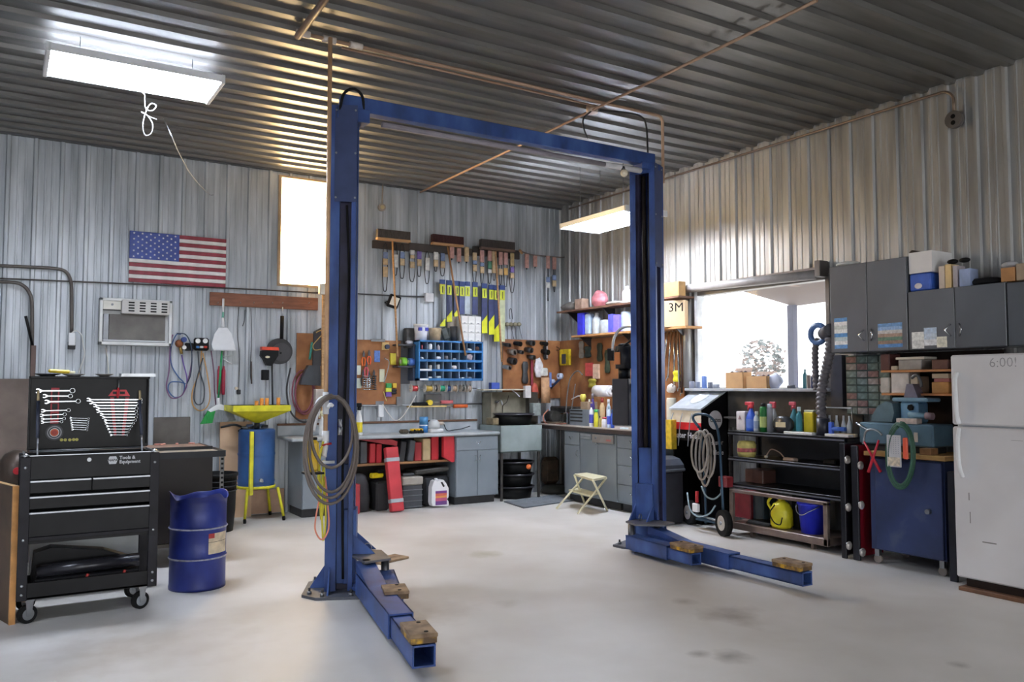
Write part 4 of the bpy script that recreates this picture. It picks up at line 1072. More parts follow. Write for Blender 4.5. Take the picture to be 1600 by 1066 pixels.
m = MB(); q = W(280, 537, .1); m.ball((q.x, -0.1, q.z), 0.045, hx('8a5534', r=0.4, m=0.3)); q2 = W(287, 531, .12); m.cyl((q2.x, -0.1, q2.z), (q2.x, -0.15, q2.z), 0.03, n=14, m=hx('2b3f7a')); m.cyl(W(281, 542, .1), W(284, 553, .1), 0.016, n=10, m=hx('a98a4a', m=0.7, r=0.3)); m.part('regulator_body', rg)
m = MB(); q = W(288, 543, .12); m.cyl((q.x, -0.11, q.z), (q.x, -0.13, q.z), 0.022, n=16, m=hx('f0f0ee')); m.part('dial', rg)
for i, (c, pts) in enumerate((('3b5f96', [(283, 522), (275, 524), (267, 545), (268, 570), (278, 588), (288, 600), (285, 617), (273, 621), (263, 610), (266, 598), (280, 597), (290, 600)]), ('6a4aa0', [(284, 555), (287, 570), (292, 590), (291, 605), (285, 617)]), ('7a4f78', [(270, 523), (266, 540), (264, 580), (260, 605), (268, 622), (284, 618), (292, 600), (299, 570), (300, 545)]), ('34465a', [(276, 521), (290, 523), (298, 538), (300, 560), (298, 585), (292, 600)]))):
    m = MB(); m.tube(smooth([W(a, b, .06 + 0.013 * i) for a, b in pts], 6), 0.0065, 6, hx(c, r=0.5)); m.part('hose', rg, ('blue hose', 'violet hose', 'dull purple hose', 'dark blue hose')[i])
m = MB(); m.box(W(290, 541, .1).x, W(303, 541, .1).x, -0.09, -0.05, W(296, 548, .1).z, W(296, 536, .1).z, BLKP, 0.006); m.one('valve_block', 'small black valve between the regulator and the gauge set', 'valve')
for i, px in enumerate((342, 349)):
    m = MB(); q = W(px, 600, .06); a = W(px, 617, .06).z; b = W(px, 575, .06).z
    m.lathe([(0.015, a), (0.021, a + 0.02), (0.021, b - 0.03), (0.012, b), (0.012, b + 0.02)], (q.x, -0.06, 0), 12, hx('a3243c', r=0.35)); m.one('red_canister', ('left slim red canister behind the green broom handle', 'right slim red canister behind the green broom handle')[i], 'canister', 'red canisters')
for i, (y0_, y1_) in enumerate(((557, 556), (563, 571))):
    m = MB(); m.cyl(W(349, y0_ if i == 0 else 561, .1), W(362, y1_ if i == 0 else 569, .1), 0.006, n=8, m=WHT); m.one('white_rod', ('upper short white rod beside the green broom handle', 'lower slanting white rod beside the green broom handle')[i], 'rod')
# hanging cords
for i, (pts, lab) in enumerate((([(373, 480), (371, 520), (374, 560), (372, 610)], 'thin dark cord hanging from the brown rail with a pale plug'), ([(392, 482), (393, 530), (391, 580), (393, 600)], 'dark cord hanging straight below the middle of the brown rail'), ([(383, 484), (382, 500), (379, 510)], 'short dark wire hook under the brown rail'))):
    wpipe('hanging_cord', lab, pts, 0.004, DKG, 'cord', 0.035)
m = MB(); q = W(369, 607, .05); m.cyl((q.x, -0.05, q.z), (q.x, -0.07, q.z), 0.018, n=12, m=hx('dccdb4')); m.box(q.x + 0.005, q.x + 0.05, -0.07, -0.045, q.z - 0.07, q.z - 0.015, DKG, 0.006); m.one('cord_plug', 'pale round plug at the end of the dark hanging cord', 'plug')
m = MB(); m.cyl(W(392.5, 565, .05), W(393, 600, .05), 0.008, n=8, m=hx('4a3f3a')); m.one('bottle_brush', 'narrow dark tool hanging on the wall left of the orange-topped tool', 'tool')
# string trimmer like tool with big round guard
tr_ = thing('yard_tool', 'black round guard and orange-topped black housing hanging from the brown rail', 'yard tool', W(437, 560, 0.12))
m = MB(); q = W(437, 549, .1)
m.cyl((q.x, -0.07, q.z), (q.x, -0.1, q.z), 0.155, n=34, m=hx('2c2c2e', r=0.4)); m.cyl((q.x + 0.02, -0.1, q.z - 0.01), (q.x + 0.02, -0.112, q.z - 0.01), 0.11, n=30, m=hx('3c3b3e', r=0.35)); m.cyl((q.x + 0.01, -0.112, q.z - 0.02), (q.x + 0.01, -0.116, q.z - 0.02), 0.012, n=10, m=BLK); m.part('guard_disc', tr_)
m = MB(); m.cyl(W(440, 530, .13), W(441, 494, .12), 0.022, n=12, m=BLKP); m.cyl(W(441, 494, .12), W(441.5, 480, .1), 0.012, 0.006, 10, hx('b5b9c0')); m.part('handle', tr_)
m = MB(); A = [(408, 548), (434, 547), (434, 556), (430, 562), (424, 572), (416, 571), (411, 561), (407, 556)]
m.prism([(W(a, b, .17).x, W(a, b, .17).z) for a, b in A], 'y', -0.2, -0.12, BLKP); m.part('motor_housing', tr_)
m = MB(); A = [(408, 542), (434, 543), (435, 548), (408, 547)]; m.prism([(W(a, b, .17).x, W(a, b, .17).z) for a, b in A], 'y', -0.205, -0.115, hx('e0492a', r=0.4)); m.part('orange_cover', tr_)
m = MB(); q = W(418, 558, .2); m.ball((q.x, -0.203, q.z), 0.025, hx('cfc8a8'), sx=1.1, sy=0.2, sz=0.6); m.part('badge', tr_)
m = MB(); m.cyl(W(425, 570, .13), W(426, 640, .06), 0.011, n=8, m=DKG); m.box(W(409, 586, .12).x, W(420, 586, .12).x, -0.14, -0.08, W(414, 594, .12).z, W(414, 578, .12).z, BLKP, 0.006); m.part('shaft', tr_)
# ================================================================ helpers for small shop goods
def shaped(nm_, x0, x1, y0, y1, z0, z1, m_, ch=.004, X=None):
    """cloths and bags get a crumpled body, bottles and cans a turned one, hand tools a waisted one, the rest a box"""
    m = MB(); w = nm_.split('_')
    if x0 > x1: x0, x1 = x1, x0
    if y0 > y1: y0, y1 = y1, y0
    c = Vector(((x0 + x1) / 2, (y0 + y1) / 2, 0)); rx, ry, h = (x1 - x0) / 2, (y1 - y0) / 2, z1 - z0
    hit = lambda *k: any(q in w for q in k)
    vs_ = []; n = 16
    if hit('rag', 'bag', 'cloth', 'bundle', 'wrap', 'mitt', 'scraps', 'sack', 'hardware', 'lump', 'bits'):
        K = 10
        for i in range(K + 1):
            v = i / K; a = math.sin(PI * (.08 + .92 * v) * .98) ** .45
            for j in range(n):
                t = 2 * PI * j / n; ct, st_ = math.cos(t), math.sin(t)
                ct = math.copysign(abs(ct) ** .7, ct); st_ = math.copysign(abs(st_) ** .7, st_)
                p = Vector((ct * a * rx, st_ * a * ry, h * v)); q = (p + c) * 22
                k = 1 + .28 * noise.noise(q); vs_.append((c.x + p.x * k, c.y + p.y * k, z0 + h * v * (1 + .12 * noise.noise(q + Vector((3, 1, 7)))) if i else z0))
        m.add(vs_, [[i * n + j, i * n + (j + 1) % n, (i + 1) * n + (j + 1) % n, (i + 1) * n + j] for i in range(K) for j in range(n)] + [list(range(n))[::-1], [K * n + j for j in range(n)]], m_, True)
    elif hit('can', 'bottle', 'jar', 'tin', 'jug', 'tube', 'container', 'canister', 'fitting') and not hit('clear'):
        k = max(rx, ry, 1e-4)
        pr = [(0, 0), (k * .94, 0), (k, h * .05), (k, h * .62), (k * .9, h * .72), (k * .45, h * .84), (k * .45, h), (0, h)] if hit('bottle', 'jug') else [(0, 0), (k * .97, 0), (k, h * .04), (k, h * .93), (k * .93, h * .97), (k * .93, h), (0, h)]
        m.lathe(pr, (c.x, c.y, z0), 18, m_, sx=rx / k, sy=ry / k)
    elif not hit('case') and hit('tool', 'grip', 'strap', 'clip', 'clamp', 'handle', 'roll'):
        pr = [(.55, 0), (.9, .06), (1, .2), (.8, .42), (.72, .55), (.95, .7), (1, .86), (.6, 1)] if not hit('roll') else [(1, 0), (1, 1)]
        m.lathe([(max(rx, ry) * a, h * b) for a, b in pr], (c.x, c.y, z0), 14, m_, sx=rx / max(rx, ry), sy=ry / max(rx, ry))
    else:
        m.box(x0, x1, y0, y1, z0, z1, m_, ch)
    if X is not None: m.v = [tuple(X @ Vector(p)) for p in m.v]
    return m
def bottle(name, label, cat, px, pyb, pyt, o, r, body, cap, shape='round', band=None, side='W', capr=0.4, group=None, zb=None, label_band=None):
    """stands with its foot at pixel row pyb on the plane o; height from pyt"""
    fn = W if side == 'W' else R
    a = fn(px, pyb, o); b = fn(px, pyt, o)
    z0 = a.z if zb is None else zb
    h = b.z - z0
    t = thing(name, label, cat, (a.x, a.y, z0), 0, group)
    m = MB()
    m.lathe([(0, 0), (r * 0.9, 0), (r, h * 0.03), (r, h * 0.62), (r * 0.85, h * 0.72), (r * capr, h * 0.8), (r * capr, h * 0.84)] if shape == 'round' else
            [(0, 0), (r, 0), (r, h * 0.82), (r * 0.8, h * 0.88)], (a.x, a.y, z0), 16, body); m.part('bottle_body', t)
    m = MB(); m.lathe([(r * capr * 1.15, h * 0.84), (r * capr * 1.15, h * 0.98), (r * capr, h)] if shape == 'round' else [(r * 0.72, h * 0.88), (r * 0.72, h * 0.99), (0, h)], (a.x, a.y, z0), 14, cap); m.part('cap', t)
    if band:
        m = MB(); m.lathe([(r * 1.01, h * 0.16), (r * 1.015, h * 0.17), (r * 1.015, h * 0.52), (r * 1.01, h * 0.53)], (a.x, a.y, z0), 16, band); m.part('printed_label', t)
    return t
def trigger(name, label, px, pyb, pyt, o, r, body, head, band=None, side='R', zb=None):
    fn = W if side == 'W' else R
    a = fn(px, pyb, o); b = fn(px, pyt, o); z0 = a.z if zb is None else zb; h = b.z - z0
    t = thing(name, label, 'spray bottle', (a.x, a.y, z0))
    m = MB(); m.lathe([(0, 0), (r * 0.95, 0), (r, h * 0.04), (r, h * 0.45), (r * 0.7, h * 0.6), (r * 0.35, h * 0.72), (r * 0.35, h * 0.8)], (a.x, a.y, z0), 16, body, sy=1.0, sx=0.7); m.part('bottle_body', t)
    m = MB(); d = (-0.0, 1) if side == 'R' else (-1, 0)
    m.cyl((a.x, a.y, z0 + h * 0.78), (a.x, a.y, z0 + h * 0.88), r * 0.42, n=12, m=head)
    X = frame((a.x, a.y, z0 + h * 0.88), PI / 2 if side == 'R' else PI)
    m.box(-r * 0.5, r * 1.2, -r * 0.3, r * 0.3, 0, h * 0.12, head, 0.006, X=X); m.box(r * 0.55, r * 0.75, -r * 0.12, r * 0.12, -h * 0.16, 0, head, 0.003, X=X)
    m.part('trigger_head', t)
    if band: m = MB(); m.lathe([(r * 1.01, h * 0.1), (r * 1.02, h * 0.11), (r * 1.02, h * 0.4), (r * 1.01, h * 0.41)], (a.x, a.y, z0), 16, band, sx=0.7); m.part('printed_label', t)
    return t
def wob(name, label, cat, px0, px1, py0, py1, o, dep, c, ch=0.004, group=None, rot=0.0, zb=None, kind=None):
    m_ = c if not isinstance(c, str) else hx(c)
    a, b, z0, z1 = wr(px0, px1, py0, py1, o)
    if zb is not None: z0 = zb
    cx_ = (a + b) / 2
    m = shaped(name, a - cx_, b - cx_, 0, dep, 0, z1 - z0, m_, ch, frame((cx_, -o, z0), 0, 0, rot)); return m.one(name, label, cat, group, kind)
def rob(name, label, cat, px0, px1, py0, py1, o, dep, c, ch=0.004, group=None, rot=0.0, zb=None, kind=None):
    m_ = c if not isinstance(c, str) else hx(c)
    a, b, z0, z1 = rr(px0, px1, py0, py1, o)
    if zb is not None: z0 = zb
    cy_ = (a + b) / 2
    m = shaped(name, 0, dep, a - cy_, b - cy_, 0, z1 - z0, m_, ch, frame((-o, cy_, z0), 0, rot)); return m.one(name, label, cat, group, kind)
# ================================================================ back bench
ZC = 0.912
bx0, bx1 = W(456, 680, .62).x, W(782, 668, .62).x
CTM = ramp_mat('worn_counter', [(0.3, '8f979d'), (0.5, 'adb4b9'), (0.7, 'c9cdd0')], 3, 0.4, 0.1, (1, 1, 1), 0.05, 8)
ct = thing('workbench_counter', 'worn pale grey counter top along the back wall behind the left lift column', 'counter', ((bx0 + bx1) / 2, -0.3, 0.87))
m = MB(); m.box(bx0, bx1, -0.62, -0.02, 0.872, ZC, CTM, 0.012); m.part('counter_top', ct)
m = MB(); m.box(bx0, bx1 - 0.03, -0.05, -0.024, ZC, ZC + 0.12, CTM, 0.004); m.part('backsplash', ct)
m = MB(); m.box(bx0, bx1 - 0.03, -0.065, -0.024, ZC + 0.12, ZC + 0.145, BRN, 0.004); m.part('backsplash_rail', ct, 'brown wooden rail on the backsplash')
def handle_c(b, cx_, cy_, cz_, s, axis, r=0.03):
    pts = []
    for i in range(9):
        t = -1.15 + 2.3 * i / 8
        u = s * (r * 1.1 - r * 1.1 * math.cos(t) * 1.0) ; v = r * 1.35 * math.sin(t)
        off = 0.018 if 0 < i < 8 else 0.002
        pts.append((cx_ - s * r * 0.5 + u, cy_ - off, cz_ + v) if axis == 'W' else (cx_ - off, cy_ + (s * r * 0.5 - u), cz_ + v))
    b.tube(smooth(pts, 2), 0.005, 6, CHR)
def cabinet(name, label, x0, x1, axis, zt, front, drawers=(0.13,), doors=2, o=0.58, kick=0.1):
    """axis W: front faces -y; axis R: front faces -x, x0..x1 are y values"""
    def bx_(mb, u0, u1, d0, d1, z0, z1, mm, ch=0.0):
        if axis == 'W': mb.box(u0, u1, -d1, -d0, z0, z1, mm, ch)
        else: mb.box(-d1, -d0, u0, u1, z0, z1, mm, ch)
    t = thing(name, label, 'cabinet', ((x0 + x1) / 2, -o / 2, 0) if axis == 'W' else (-o / 2, (x0 + x1) / 2, 0))
    m = MB(); bx_(m, x0, x1, 0.03, o, kick, zt, front); m.part('cabinet_body', t)
    m = MB(); bx_(m, x0 + 0.02, x1 - 0.02, 0.05, o - 0.06, 0, kick, mt('3c3c3e', 0.7)); m.part('toe_kick', t)
    dz = zt - 0.012
    for d in drawers:
        m = MB(); bx_(m, x0 + 0.006, x1 - 0.006, o, o + 0.018, dz - d, dz, front, 0.003); dd = m.part('drawer', t)
        m = MB(); c = (x0 + x1) / 2
        pts = [(-0.035, 0.022), (-0.012, 0.0), (0, -0.012), (0.012, 0.0), (0.035, 0.022)]
        m.tube([((c + u, -o - 0.035, dz - d / 2 + v) if axis == 'W' else (-o - 0.035, c - u, dz - d / 2 + v)) for u, v in pts], 0.0055, 6, CHR); m.part('handle', dd)
        dz -= d + 0.006
    w_ = (x1 - x0) / max(doors, 1)
    for k in range(doors):
        m = MB(); bx_(m, x0 + k * w_ + 0.004, x0 + (k + 1) * w_ - 0.004, o, o + 0.018, kick + 0.004, dz, front, 0.003); dd = m.part('door', t)
        m = MB()
        if axis == 'W':
            cx_ = x0 + w_ + (-0.035 if k == 0 else 0.035) if doors == 2 else x1 - 0.04
            handle_c(m, cx_, -o - 0.018, dz - 0.1, 1 if k == 1 else -1, 'W')
        else:
            cy_ = x0 + w_ + (-0.03 if k == 0 else 0.03) if doors == 2 else x0 + 0.04
            handle_c(m, -o - 0.018, cy_, dz - 0.1, -1 if k == 1 else 1, 'R')
        m.part('handle', dd)
    return t
xa = W(473, 740, .6).x
cabinet('base_cabinet', 'grey base cabinet under the left end of the back counter, mostly behind the lift column', xa, xa + 0.45, 'W', 0.87, CABG, (0.13,), 1)
xa2, xb2 = W(712, 740, .6).x, W(781, 730, .6).x
cabinet('base_cabinet', 'grey two-door base cabinet at the right end of the back counter beside the sink', xa2 + 0.005, xb2 - 0.02, 'W', 0.87, CABG, (0.17,), 2)
sx0, sx1 = xa + 0.46, xa2 - 0.005
zs = W(640, 721, .45).z
m = MB(); m.box(sx0, sx1, -0.5, -0.05, zs - 0.025, zs, WOODM('7a5636', 'a2764d', 'shelf_board')); m.one('storage_shelf', 'wooden shelf board under the back counter holding red and dark tool cases', 'shelf')
m = MB(); m.box(sx0, sx1, -0.045, -0.03, 0.0, 0.87, mt('2b2624', 0.8)); m.part('back_panel', ct)
CR = mt('c5323a', 0.4, 0, 0.15, 6); CR2 = mt('a8353c', 0.45, 0, 0.2, 6); CK = mt('3a3d42', 0.5, 0, 0.15, 6)
cs = [(557, 562, 688, 720, CK, 'black slim case at the far left of the shelf under the counter'), (563.5, 574, 690, 720, mt('4b4c50', 0.5), 'dark grey slim case, leftmost fully visible on the shelf under the counter'),
      (578, 587, 693, 721, CR, 'red slim case left of its red twin on the shelf under the counter'), (588.5, 597, 694, 721, CR, 'red slim case right of its red twin on the shelf under the counter'),
      (623, 632, 690, 717, CK, 'black case leaning just right of the long red upright case'), (637, 646, 688, 717, mt('54585e', 0.5), 'dark grey case leaning in the middle of the shelf under the counter'),
      (648.5, 659, 691, 717, CR2, 'dull red short case left of the cream box on the shelf under the counter'), (661, 673, 685.5, 716, mt('cdb78c', 0.6), 'cream box between red cases on the shelf under the counter'),
      (674.5, 686, 682.5, 715, CR, 'red upright case right of the cream box on the shelf under the counter')]
for i, (a, b, c, d, mm, lab) in enumerate(cs):
    wob('tool_case', lab, 'case', a, b, c, d, 0.46, 0.28, mm, 0.008, None, 0.14 if i in (4, 5) else 0.0, zb=zs)
m = MB(); P2 = [W(a, b, .5) for a, b in ((690, 682), (706, 680), (708, 721), (703, 722), (690, 714))]
m.prism([(p.x, p.z if p.z > zs or i != 4 else zs) for i, p in enumerate(P2)], 'y', -0.56, -0.5, CR); m.part if False else None
m.one('tool_case', 'large red tool case jutting out at the right end of the shelf under the counter', 'case')
m = MB(); P2 = [W(a, b, .5) for a, b in ((560, 687), (612, 687), (620, 690), (619, 697), (600, 694), (578, 690))]
m.prism([(p.x, p.z) for p in P2], 'y', -0.52, -0.2, CR2); m.one('tool_case', 'dull red wedge-shaped case lying across the tops of the cases under the counter', 'case')
# long red case leaning on the shelf edge
lc = thing('long_case', 'long red case with two grey tape bands leaning upright against the under-counter shelf', 'case', W(622, 799, .68))
A = W(620, 799, .72); B = W(610, 699, .56)
d = (B - Vector((A.x, A.y, 0))); L = d.length
X = frame((A.x, A.y, 0.0), 0, 0, 0) @ Matrix.Rotation(math.atan2(d.x, d.z), 4, 'Y') @ Matrix.Rotation(-math.atan2(d.y, math.hypot(d.x, d.z)), 4, 'X')
m = MB(); m.X = X; m.box(-0.075, 0.09, -0.03, 0.05, 0.012, L, mt('c23b42', 0.45, 0, 0.15, 5), 0.01); m.part('case_body', lc)
for z in (0.14, 0.77):
    m = MB(); m.X = X; m.box(-0.078, 0.093, -0.033, 0.053, z * L - 0.0, z * L + 0.055, mt('a9b3b8', 0.4), 0.008); m.part('tape_band', lc, 'grey tape band')
wob('tool_case', 'red case on the floor just right of the left lift column', 'case', 552, 563, 757, 801, 0.6, 0.3, CR2, 0.01, zb=0)
m = MB(); a = W(575, 798, .55)
m.lathe([(0, 0), (0.13, 0.01), (0.14, 0.15), (0.12, 0.32), (0.09, 0.42), (0.05, 0.45), (0, 0.46)], (a.x - 0.07, -0.42, 0), 14, mt('2b2b2e', 0.6, 0, 0.2, 6, 0.4), sx=1.0, sy=0.8); m.one('duffel_bag', 'slumped black bag on the floor beside the red case under the counter', 'bag')
t = thing('cordless_tool', 'yellow and black cordless tool lying on top of the black case under the counter', 'tool', W(590, 745, .5))
a = W(590, 745, .45); m = MB(); X = frame((a.x, -0.45, 0.393), 0.2)
m.box(-0.1, 0.07, -0.04, 0.04, 0, 0.06, mt('e0c51c', 0.4), 0.015, X=X); m.part('tool_body', t)
m = MB(); m.box(-0.02, 0.1, -0.045, 0.045, 0.055, 0.1, BLKP, 0.012, X=X); m.part('battery', t)
wob('tool_case', 'black upright case on the floor left of the long red case', 'case', 588, 608, 753, 796, 0.52, 0.25, mt('2a2a2c', 0.5), 0.02, zb=0)
t = thing('tool_chest', 'dark tool chest with a beige lid on the floor right of the long red case', 'tool chest', (W(644, 790, .55).x, -0.45, 0))
a, b, z0, z1 = wr(629, 660, 741, 792, 0.55)
m = MB(); m.box(a, b, -0.55, -0.25, 0, z1 * 0.68, mt('44474c', 0.5), 0.01)
for k in range(4): m.box(a - 0.004, b + 0.004, -0.556, -0.3, 0.02 + k * z1 * 0.16, 0.03 + k * z1 * 0.16, mt('6a6e74', 0.5), 0.002)
m.part('drawer_stack', t)
m = MB(); m.box(a - 0.01, b + 0.01, -0.56, -0.24, z1 * 0.68, z1 * 0.92, mt('aaa59b', 0.5), 0.015); m.box(a + 0.05, b - 0.05, -0.45, -0.35, z1 * 0.92, z1, mt('5a5d62', 0.5), 0.01); m.part('lid', t, 'beige lid')
wob('tool_case', 'black soft-sided case on the floor behind the white jug', 'case', 663, 702, 744, 790, 0.46, 0.2, mt('303236', 0.7, 0, 0.2, 8, 0.3), 0.03, zb=0)
m = MB(); a, b, z0, z1 = wr(650, 702, 728, 743, 0.5)
m.box(-(b - a) / 2, (b - a) / 2, -0.5, -0.18, 0, 0.06, mt('3a3936', 0.4), 0.015, X=frame(((a + b) / 2, 0, W(680, 742, .5).z + 0.02), 0, 0, -0.07)); m.one('flat_case', 'flat black case lying on the soft case under the right end of the shelf', 'case')
jg = thing('plastic_jug', 'white plastic jug with a bright purple and orange label on the floor before the counter', 'jug', (W(688, 791, .62).x, -0.62, 0))
jp = [(676, 791), (674.5, 786), (675, 762), (678, 752.5), (681, 750.5), (684, 752.5), (687, 750), (693, 750), (697, 755), (701, 763), (701, 777), (698, 780), (701, 784), (701, 790), (698, 791.5)]
P2 = [W(a, b, .66) for a, b in jp]
m = MB(); m.prism([(p.x, max(0, p.z)) for p in P2], 'y', -0.66, -0.56, mt('f2f2f4', 0.35, 0, 0.02)); m.part('jug_body', jg)
m = MB(); P2 = [W(a, b, .66) for a, b in ((688.5, 754), (691, 753), (695, 760), (692.5, 761.5))]; m.prism([(p.x, p.z) for p in P2], 'y', -0.6605, -0.662, DKG); m.part('handle_gap', jg)
m = MB(); q = W(681, 749, .61); m.cyl((q.x, -0.61, q.z - 0.01), (q.x, -0.61, q.z + 0.012), 0.02, n=12, m=WHT); m.part('cap', jg)
m = MB()
for (y0_, y1_, c) in ((767, 771, '7a3f8e'), (771, 775, 'e0705a'), (775, 778, 'e8a055'), (778, 783, 'c05a80'), (783, 789, '6a3f86')):
    a, b, z0, z1 = wr(680.5, 698, y0_, y1_, .66); m.box(a, b, -0.6625, -0.66, z0, z1, hx(c))
m.part('printed_label', jg)
# on the counter
trigger('spray_bottle', 'black-headed spray bottle with a yellow label beside the left lift column', 561, 671, 630, 0.45, 0.055, mt('e9e9e6', 0.4), BLKP, mt('e6d02e', 0.5), 'W', zb=ZC)
trigger('spray_bottle', 'white funnel-necked spray bottle left of the left lift column on the counter', 503, 674, 642, 0.35, 0.05, mt('dfe0df', 0.4), mt('cfc9a4', 0.5), None, 'W', zb=ZC)
m = MB(); q = W(481, 673, .3); m.lathe([(0.03, 0), (0.045, 0.01), (0.012, 0.13), (0.008, 0.15), (0, 0.151)], (q.x, -0.3, ZC), 14, WHT); m.one('small_funnel', 'small white cone standing at the left end of the back counter', 'funnel')
for i, px in enumerate((646, 656)):
    t = thing('tool_battery', ('left', 'right')[i] + ' yellow and black tool battery on the back counter', 'battery', (W(px, 668, .42).x, -0.42, ZC))
    m = MB(); x = W(px, 668, .42).x; m.box(x - 0.045, x + 0.042, -0.46, -0.38, ZC, ZC + 0.03, BLKP, 0.006); m.part('battery_base', t)
    m = MB(); m.box(x - 0.04, x + 0.038, -0.455, -0.385, ZC + 0.03, ZC + 0.06, mt('e3b51e', 0.4), 0.012); m.cyl((x, -0.456, ZC + 0.04), (x, -0.459, ZC + 0.04), 0.014, n=10, m=BLKP); m.part('battery_shell', t)
m = MB(); q = W(632, 667, .42); m.box(q.x - 0.06, q.x + 0.05, -0.46, -0.37, ZC, ZC + 0.055, mt('4d463c', 0.5, 0.2, 0.4, 30), 0.02); m.one('dark_tool', 'small dark tool left of the yellow batteries on the back counter', 'tool')
m = MB(); q = W(662, 666, .3); m.lathe([(0.055, 0), (0.055, 0.085), (0.0, 0.085)], (q.x, -0.3, ZC), 20, hx('2f75b5')); m.lathe([(0.0555, 0.085), (0.0555, 0.1), (0, 0.1)], (q.x, -0.3, ZC), 20, WHT); m.lathe([(0.055, 0.1), (0.055, 0.2), (0.03, 0.2)], (q.x, -0.3, ZC), 20, hx('4a8ec4')); m.one('tape_roll', 'stack of two blue tape rolls on the back counter', 'tape')
t = thing('sander', 'pale grey electric sander with a black cord on the back counter', 'sander', (W(680, 666, .35).x, -0.35, ZC))
x = W(679, 666, .35).x
m = MB(); m.box(x - 0.09, x + 0.1, -0.42, -0.28, ZC, ZC + 0.05, mt('dedede', 0.5), 0.012); m.part('base_pad', t)
m = MB(); m.lathe([(0.075, 0.05), (0.08, 0.08), (0.07, 0.13), (0.04, 0.16), (0, 0.165)], (x - 0.01, -0.35, ZC), 18, mt('c8cacb', 0.4)); m.box(x + 0.03, x + 0.14, -0.375, -0.325, ZC + 0.09, ZC + 0.135, mt('c8b8a8', 0.4), 0.02); m.part('motor_body', t)
m = MB(); m.tube(smooth([(x + 0.13, -0.35, ZC + 0.11), (x + 0.19, -0.33, ZC + 0.02), (x + 0.3, -0.3, ZC + 0.02), (x + 0.45, -0.24, ZC + 0.03), (x + 0.6, -0.2, ZC + 0.06)], 5), 0.006, 6, BLKP); m.part('cord', t)
m = wbox(592, 600, 633, 652, 0.09, 0.04, WHT, None, 0.006); m.one('power_adapter', 'white power adapter plugged in above the back counter', 'adapter')
m = wbox(587, 600, 627, 640, 0.05, 0.03, STL); m.one('wall_outlet', 'steel outlet plate behind the white adapter', 'outlet')
wpipe('white_cable', 'white cord looping from the adapter up to the shelf tools', [(598, 632, .1), (606, 645, .12), (617, 657, .14), (628, 652, .14), (640, 635, .13), (650, 618, .1)], 0.006, hx('e4e0d8'), 'cord')
wpipe('wall_conduit', 'steel conduit running along the back wall above the counter', [(556, 634), (640, 634), (700, 632), (757, 631)], 0.011, STL, n=0)
m = wbox(620, 629, 620, 634, 0.07, 0.04, STL); m.one('junction_box', 'small steel box on the conduit above the back counter', 'junction box')
# ================================================================ left board, shovel-like pan, red hose, brown timber
wob('pegboard', 'small brown pegboard left of the left lift column', 'pegboard', 463, 506, 521, 655, 0.045, 0.02, PEGB, 0.002)
m = MB()
cL = W(474, 612, .1)
pts = []
for k, (rx, rz) in enumerate(((0.13, 0.26), (0.11, 0.23), (0.12, 0.25))):
    pts += coil(cL.x + 0.01 * k, cL.z - 0.012 * k, rx, rz, -0.08 - 0.015 * k, 22)
m.tube(pts, 0.009, 7, hx('8a4a5a', r=0.5)); m.one('red_hose', 'dull red hose coiled on the wall right of the drain stand', 'hose')
m = MB(); m.tube(smooth([W(454, 575, .15), W(448, 610, .15), W(455, 645, .15), (W(475, 660, .15)), W(492, 650, .15), W(500, 630, .15)], 6), 0.011, 8, hx('2f2f33', r=0.5)); m.one('black_hose', 'black hose sagging below the coiled red hose', 'hose')
t = thing('scoop', 'black plastic scoop pan hanging left of the left lift column', 'scoop', W(487, 600, .2))
m = MB(); P2 = [W(a, b, .2) for a, b in ((482, 571), (500, 571), (503, 603), (470, 601), (473, 590))]
m.prism([(p.x, p.z) for p in P2], 'y', -0.2, -0.12, mt('3b3f45', 0.4)); m.part('pan', t)
m = MB(); P2 = [W(a, b, .2) for a, b in ((492, 518), (503, 512), (505, 572), (490, 572))]; m.prism([(p.x, p.z) for p in P2], 'y', -0.17, -0.14, mt('37383c', 0.5)); m.part('handle', t)
wpipe('hanging_cord', 'yellowish cord looped over the black scoop pan', [(494, 520, .22), (500, 517, .22), (510, 515, .22), (497, 530, .22), (489, 540, .22), (492, 547, .22), (502, 546, .22)], 0.005, hx('c9a860'), 'cord')
m = MB(); m.box(W(502, 560, .25).x, W(508, 560, .25).x, -0.28, -0.24, 0.912, W(505, 453, .25).z, PINE, 0.003); m.one('timber_post', 'slim tan timber post standing on the counter beside the left lift column', 'post')
wob('switch_box', 'white switch box at the top of the slim timber post', 'switch box', 500, 511, 443, 460, 0.32, 0.07, 'e3dccd', 0.005)
wob('junction_box', 'pale grey metal box on the wall below the black scoop pan', 'junction box', 493, 508, 608, 636, 0.3, 0.08, 'bdb3ab', 0.005)
m = MB(); m.cyl(W(488, 535, .065), W(484, 562, .065), 0.016, n=8, m=mt('4fae9c', 0.4)); m.one('teal_tool', 'small teal-handled tool on the left pegboard', 'tool')
wob('yellow_bottle', 'yellow jug hanging beside the coiled hose at the left lift column', 'jug', 482, 497, 688, 738, 0.75, 0.1, mt('e2bf36', 0.4, 0, 0.15), 0.02) if False else None
t = thing('yellow_jug', 'yellow bottle hung in a holder beside the left lift column', 'bottle', W(489, 738, 4.15))
m = MB(); a, b, z0, z1 = wr(481, 498, 688, 738, 4.2); m.box(a, b, -4.22, -4.14, z0, z1, mt('e2b92e', 0.4, 0, 0.12), 0.02); m.part('bottle_body', t)
m = MB(); m.box(a - 0.02, b + 0.03, -4.24, -4.12, z0 - 0.015, z0, BLKP, 0.003); m.box(b, -4.9, -4.16, -4.14, z0 + 0.05, z0 + 0.07, STL); m.part('holder_bracket', t)
m = MB(); m.box((a + b) / 2 - 0.005, b - 0.01, -4.2, -4.16, z1, z1 + 0.02, BLKP, 0.004); m.part('cap', t)
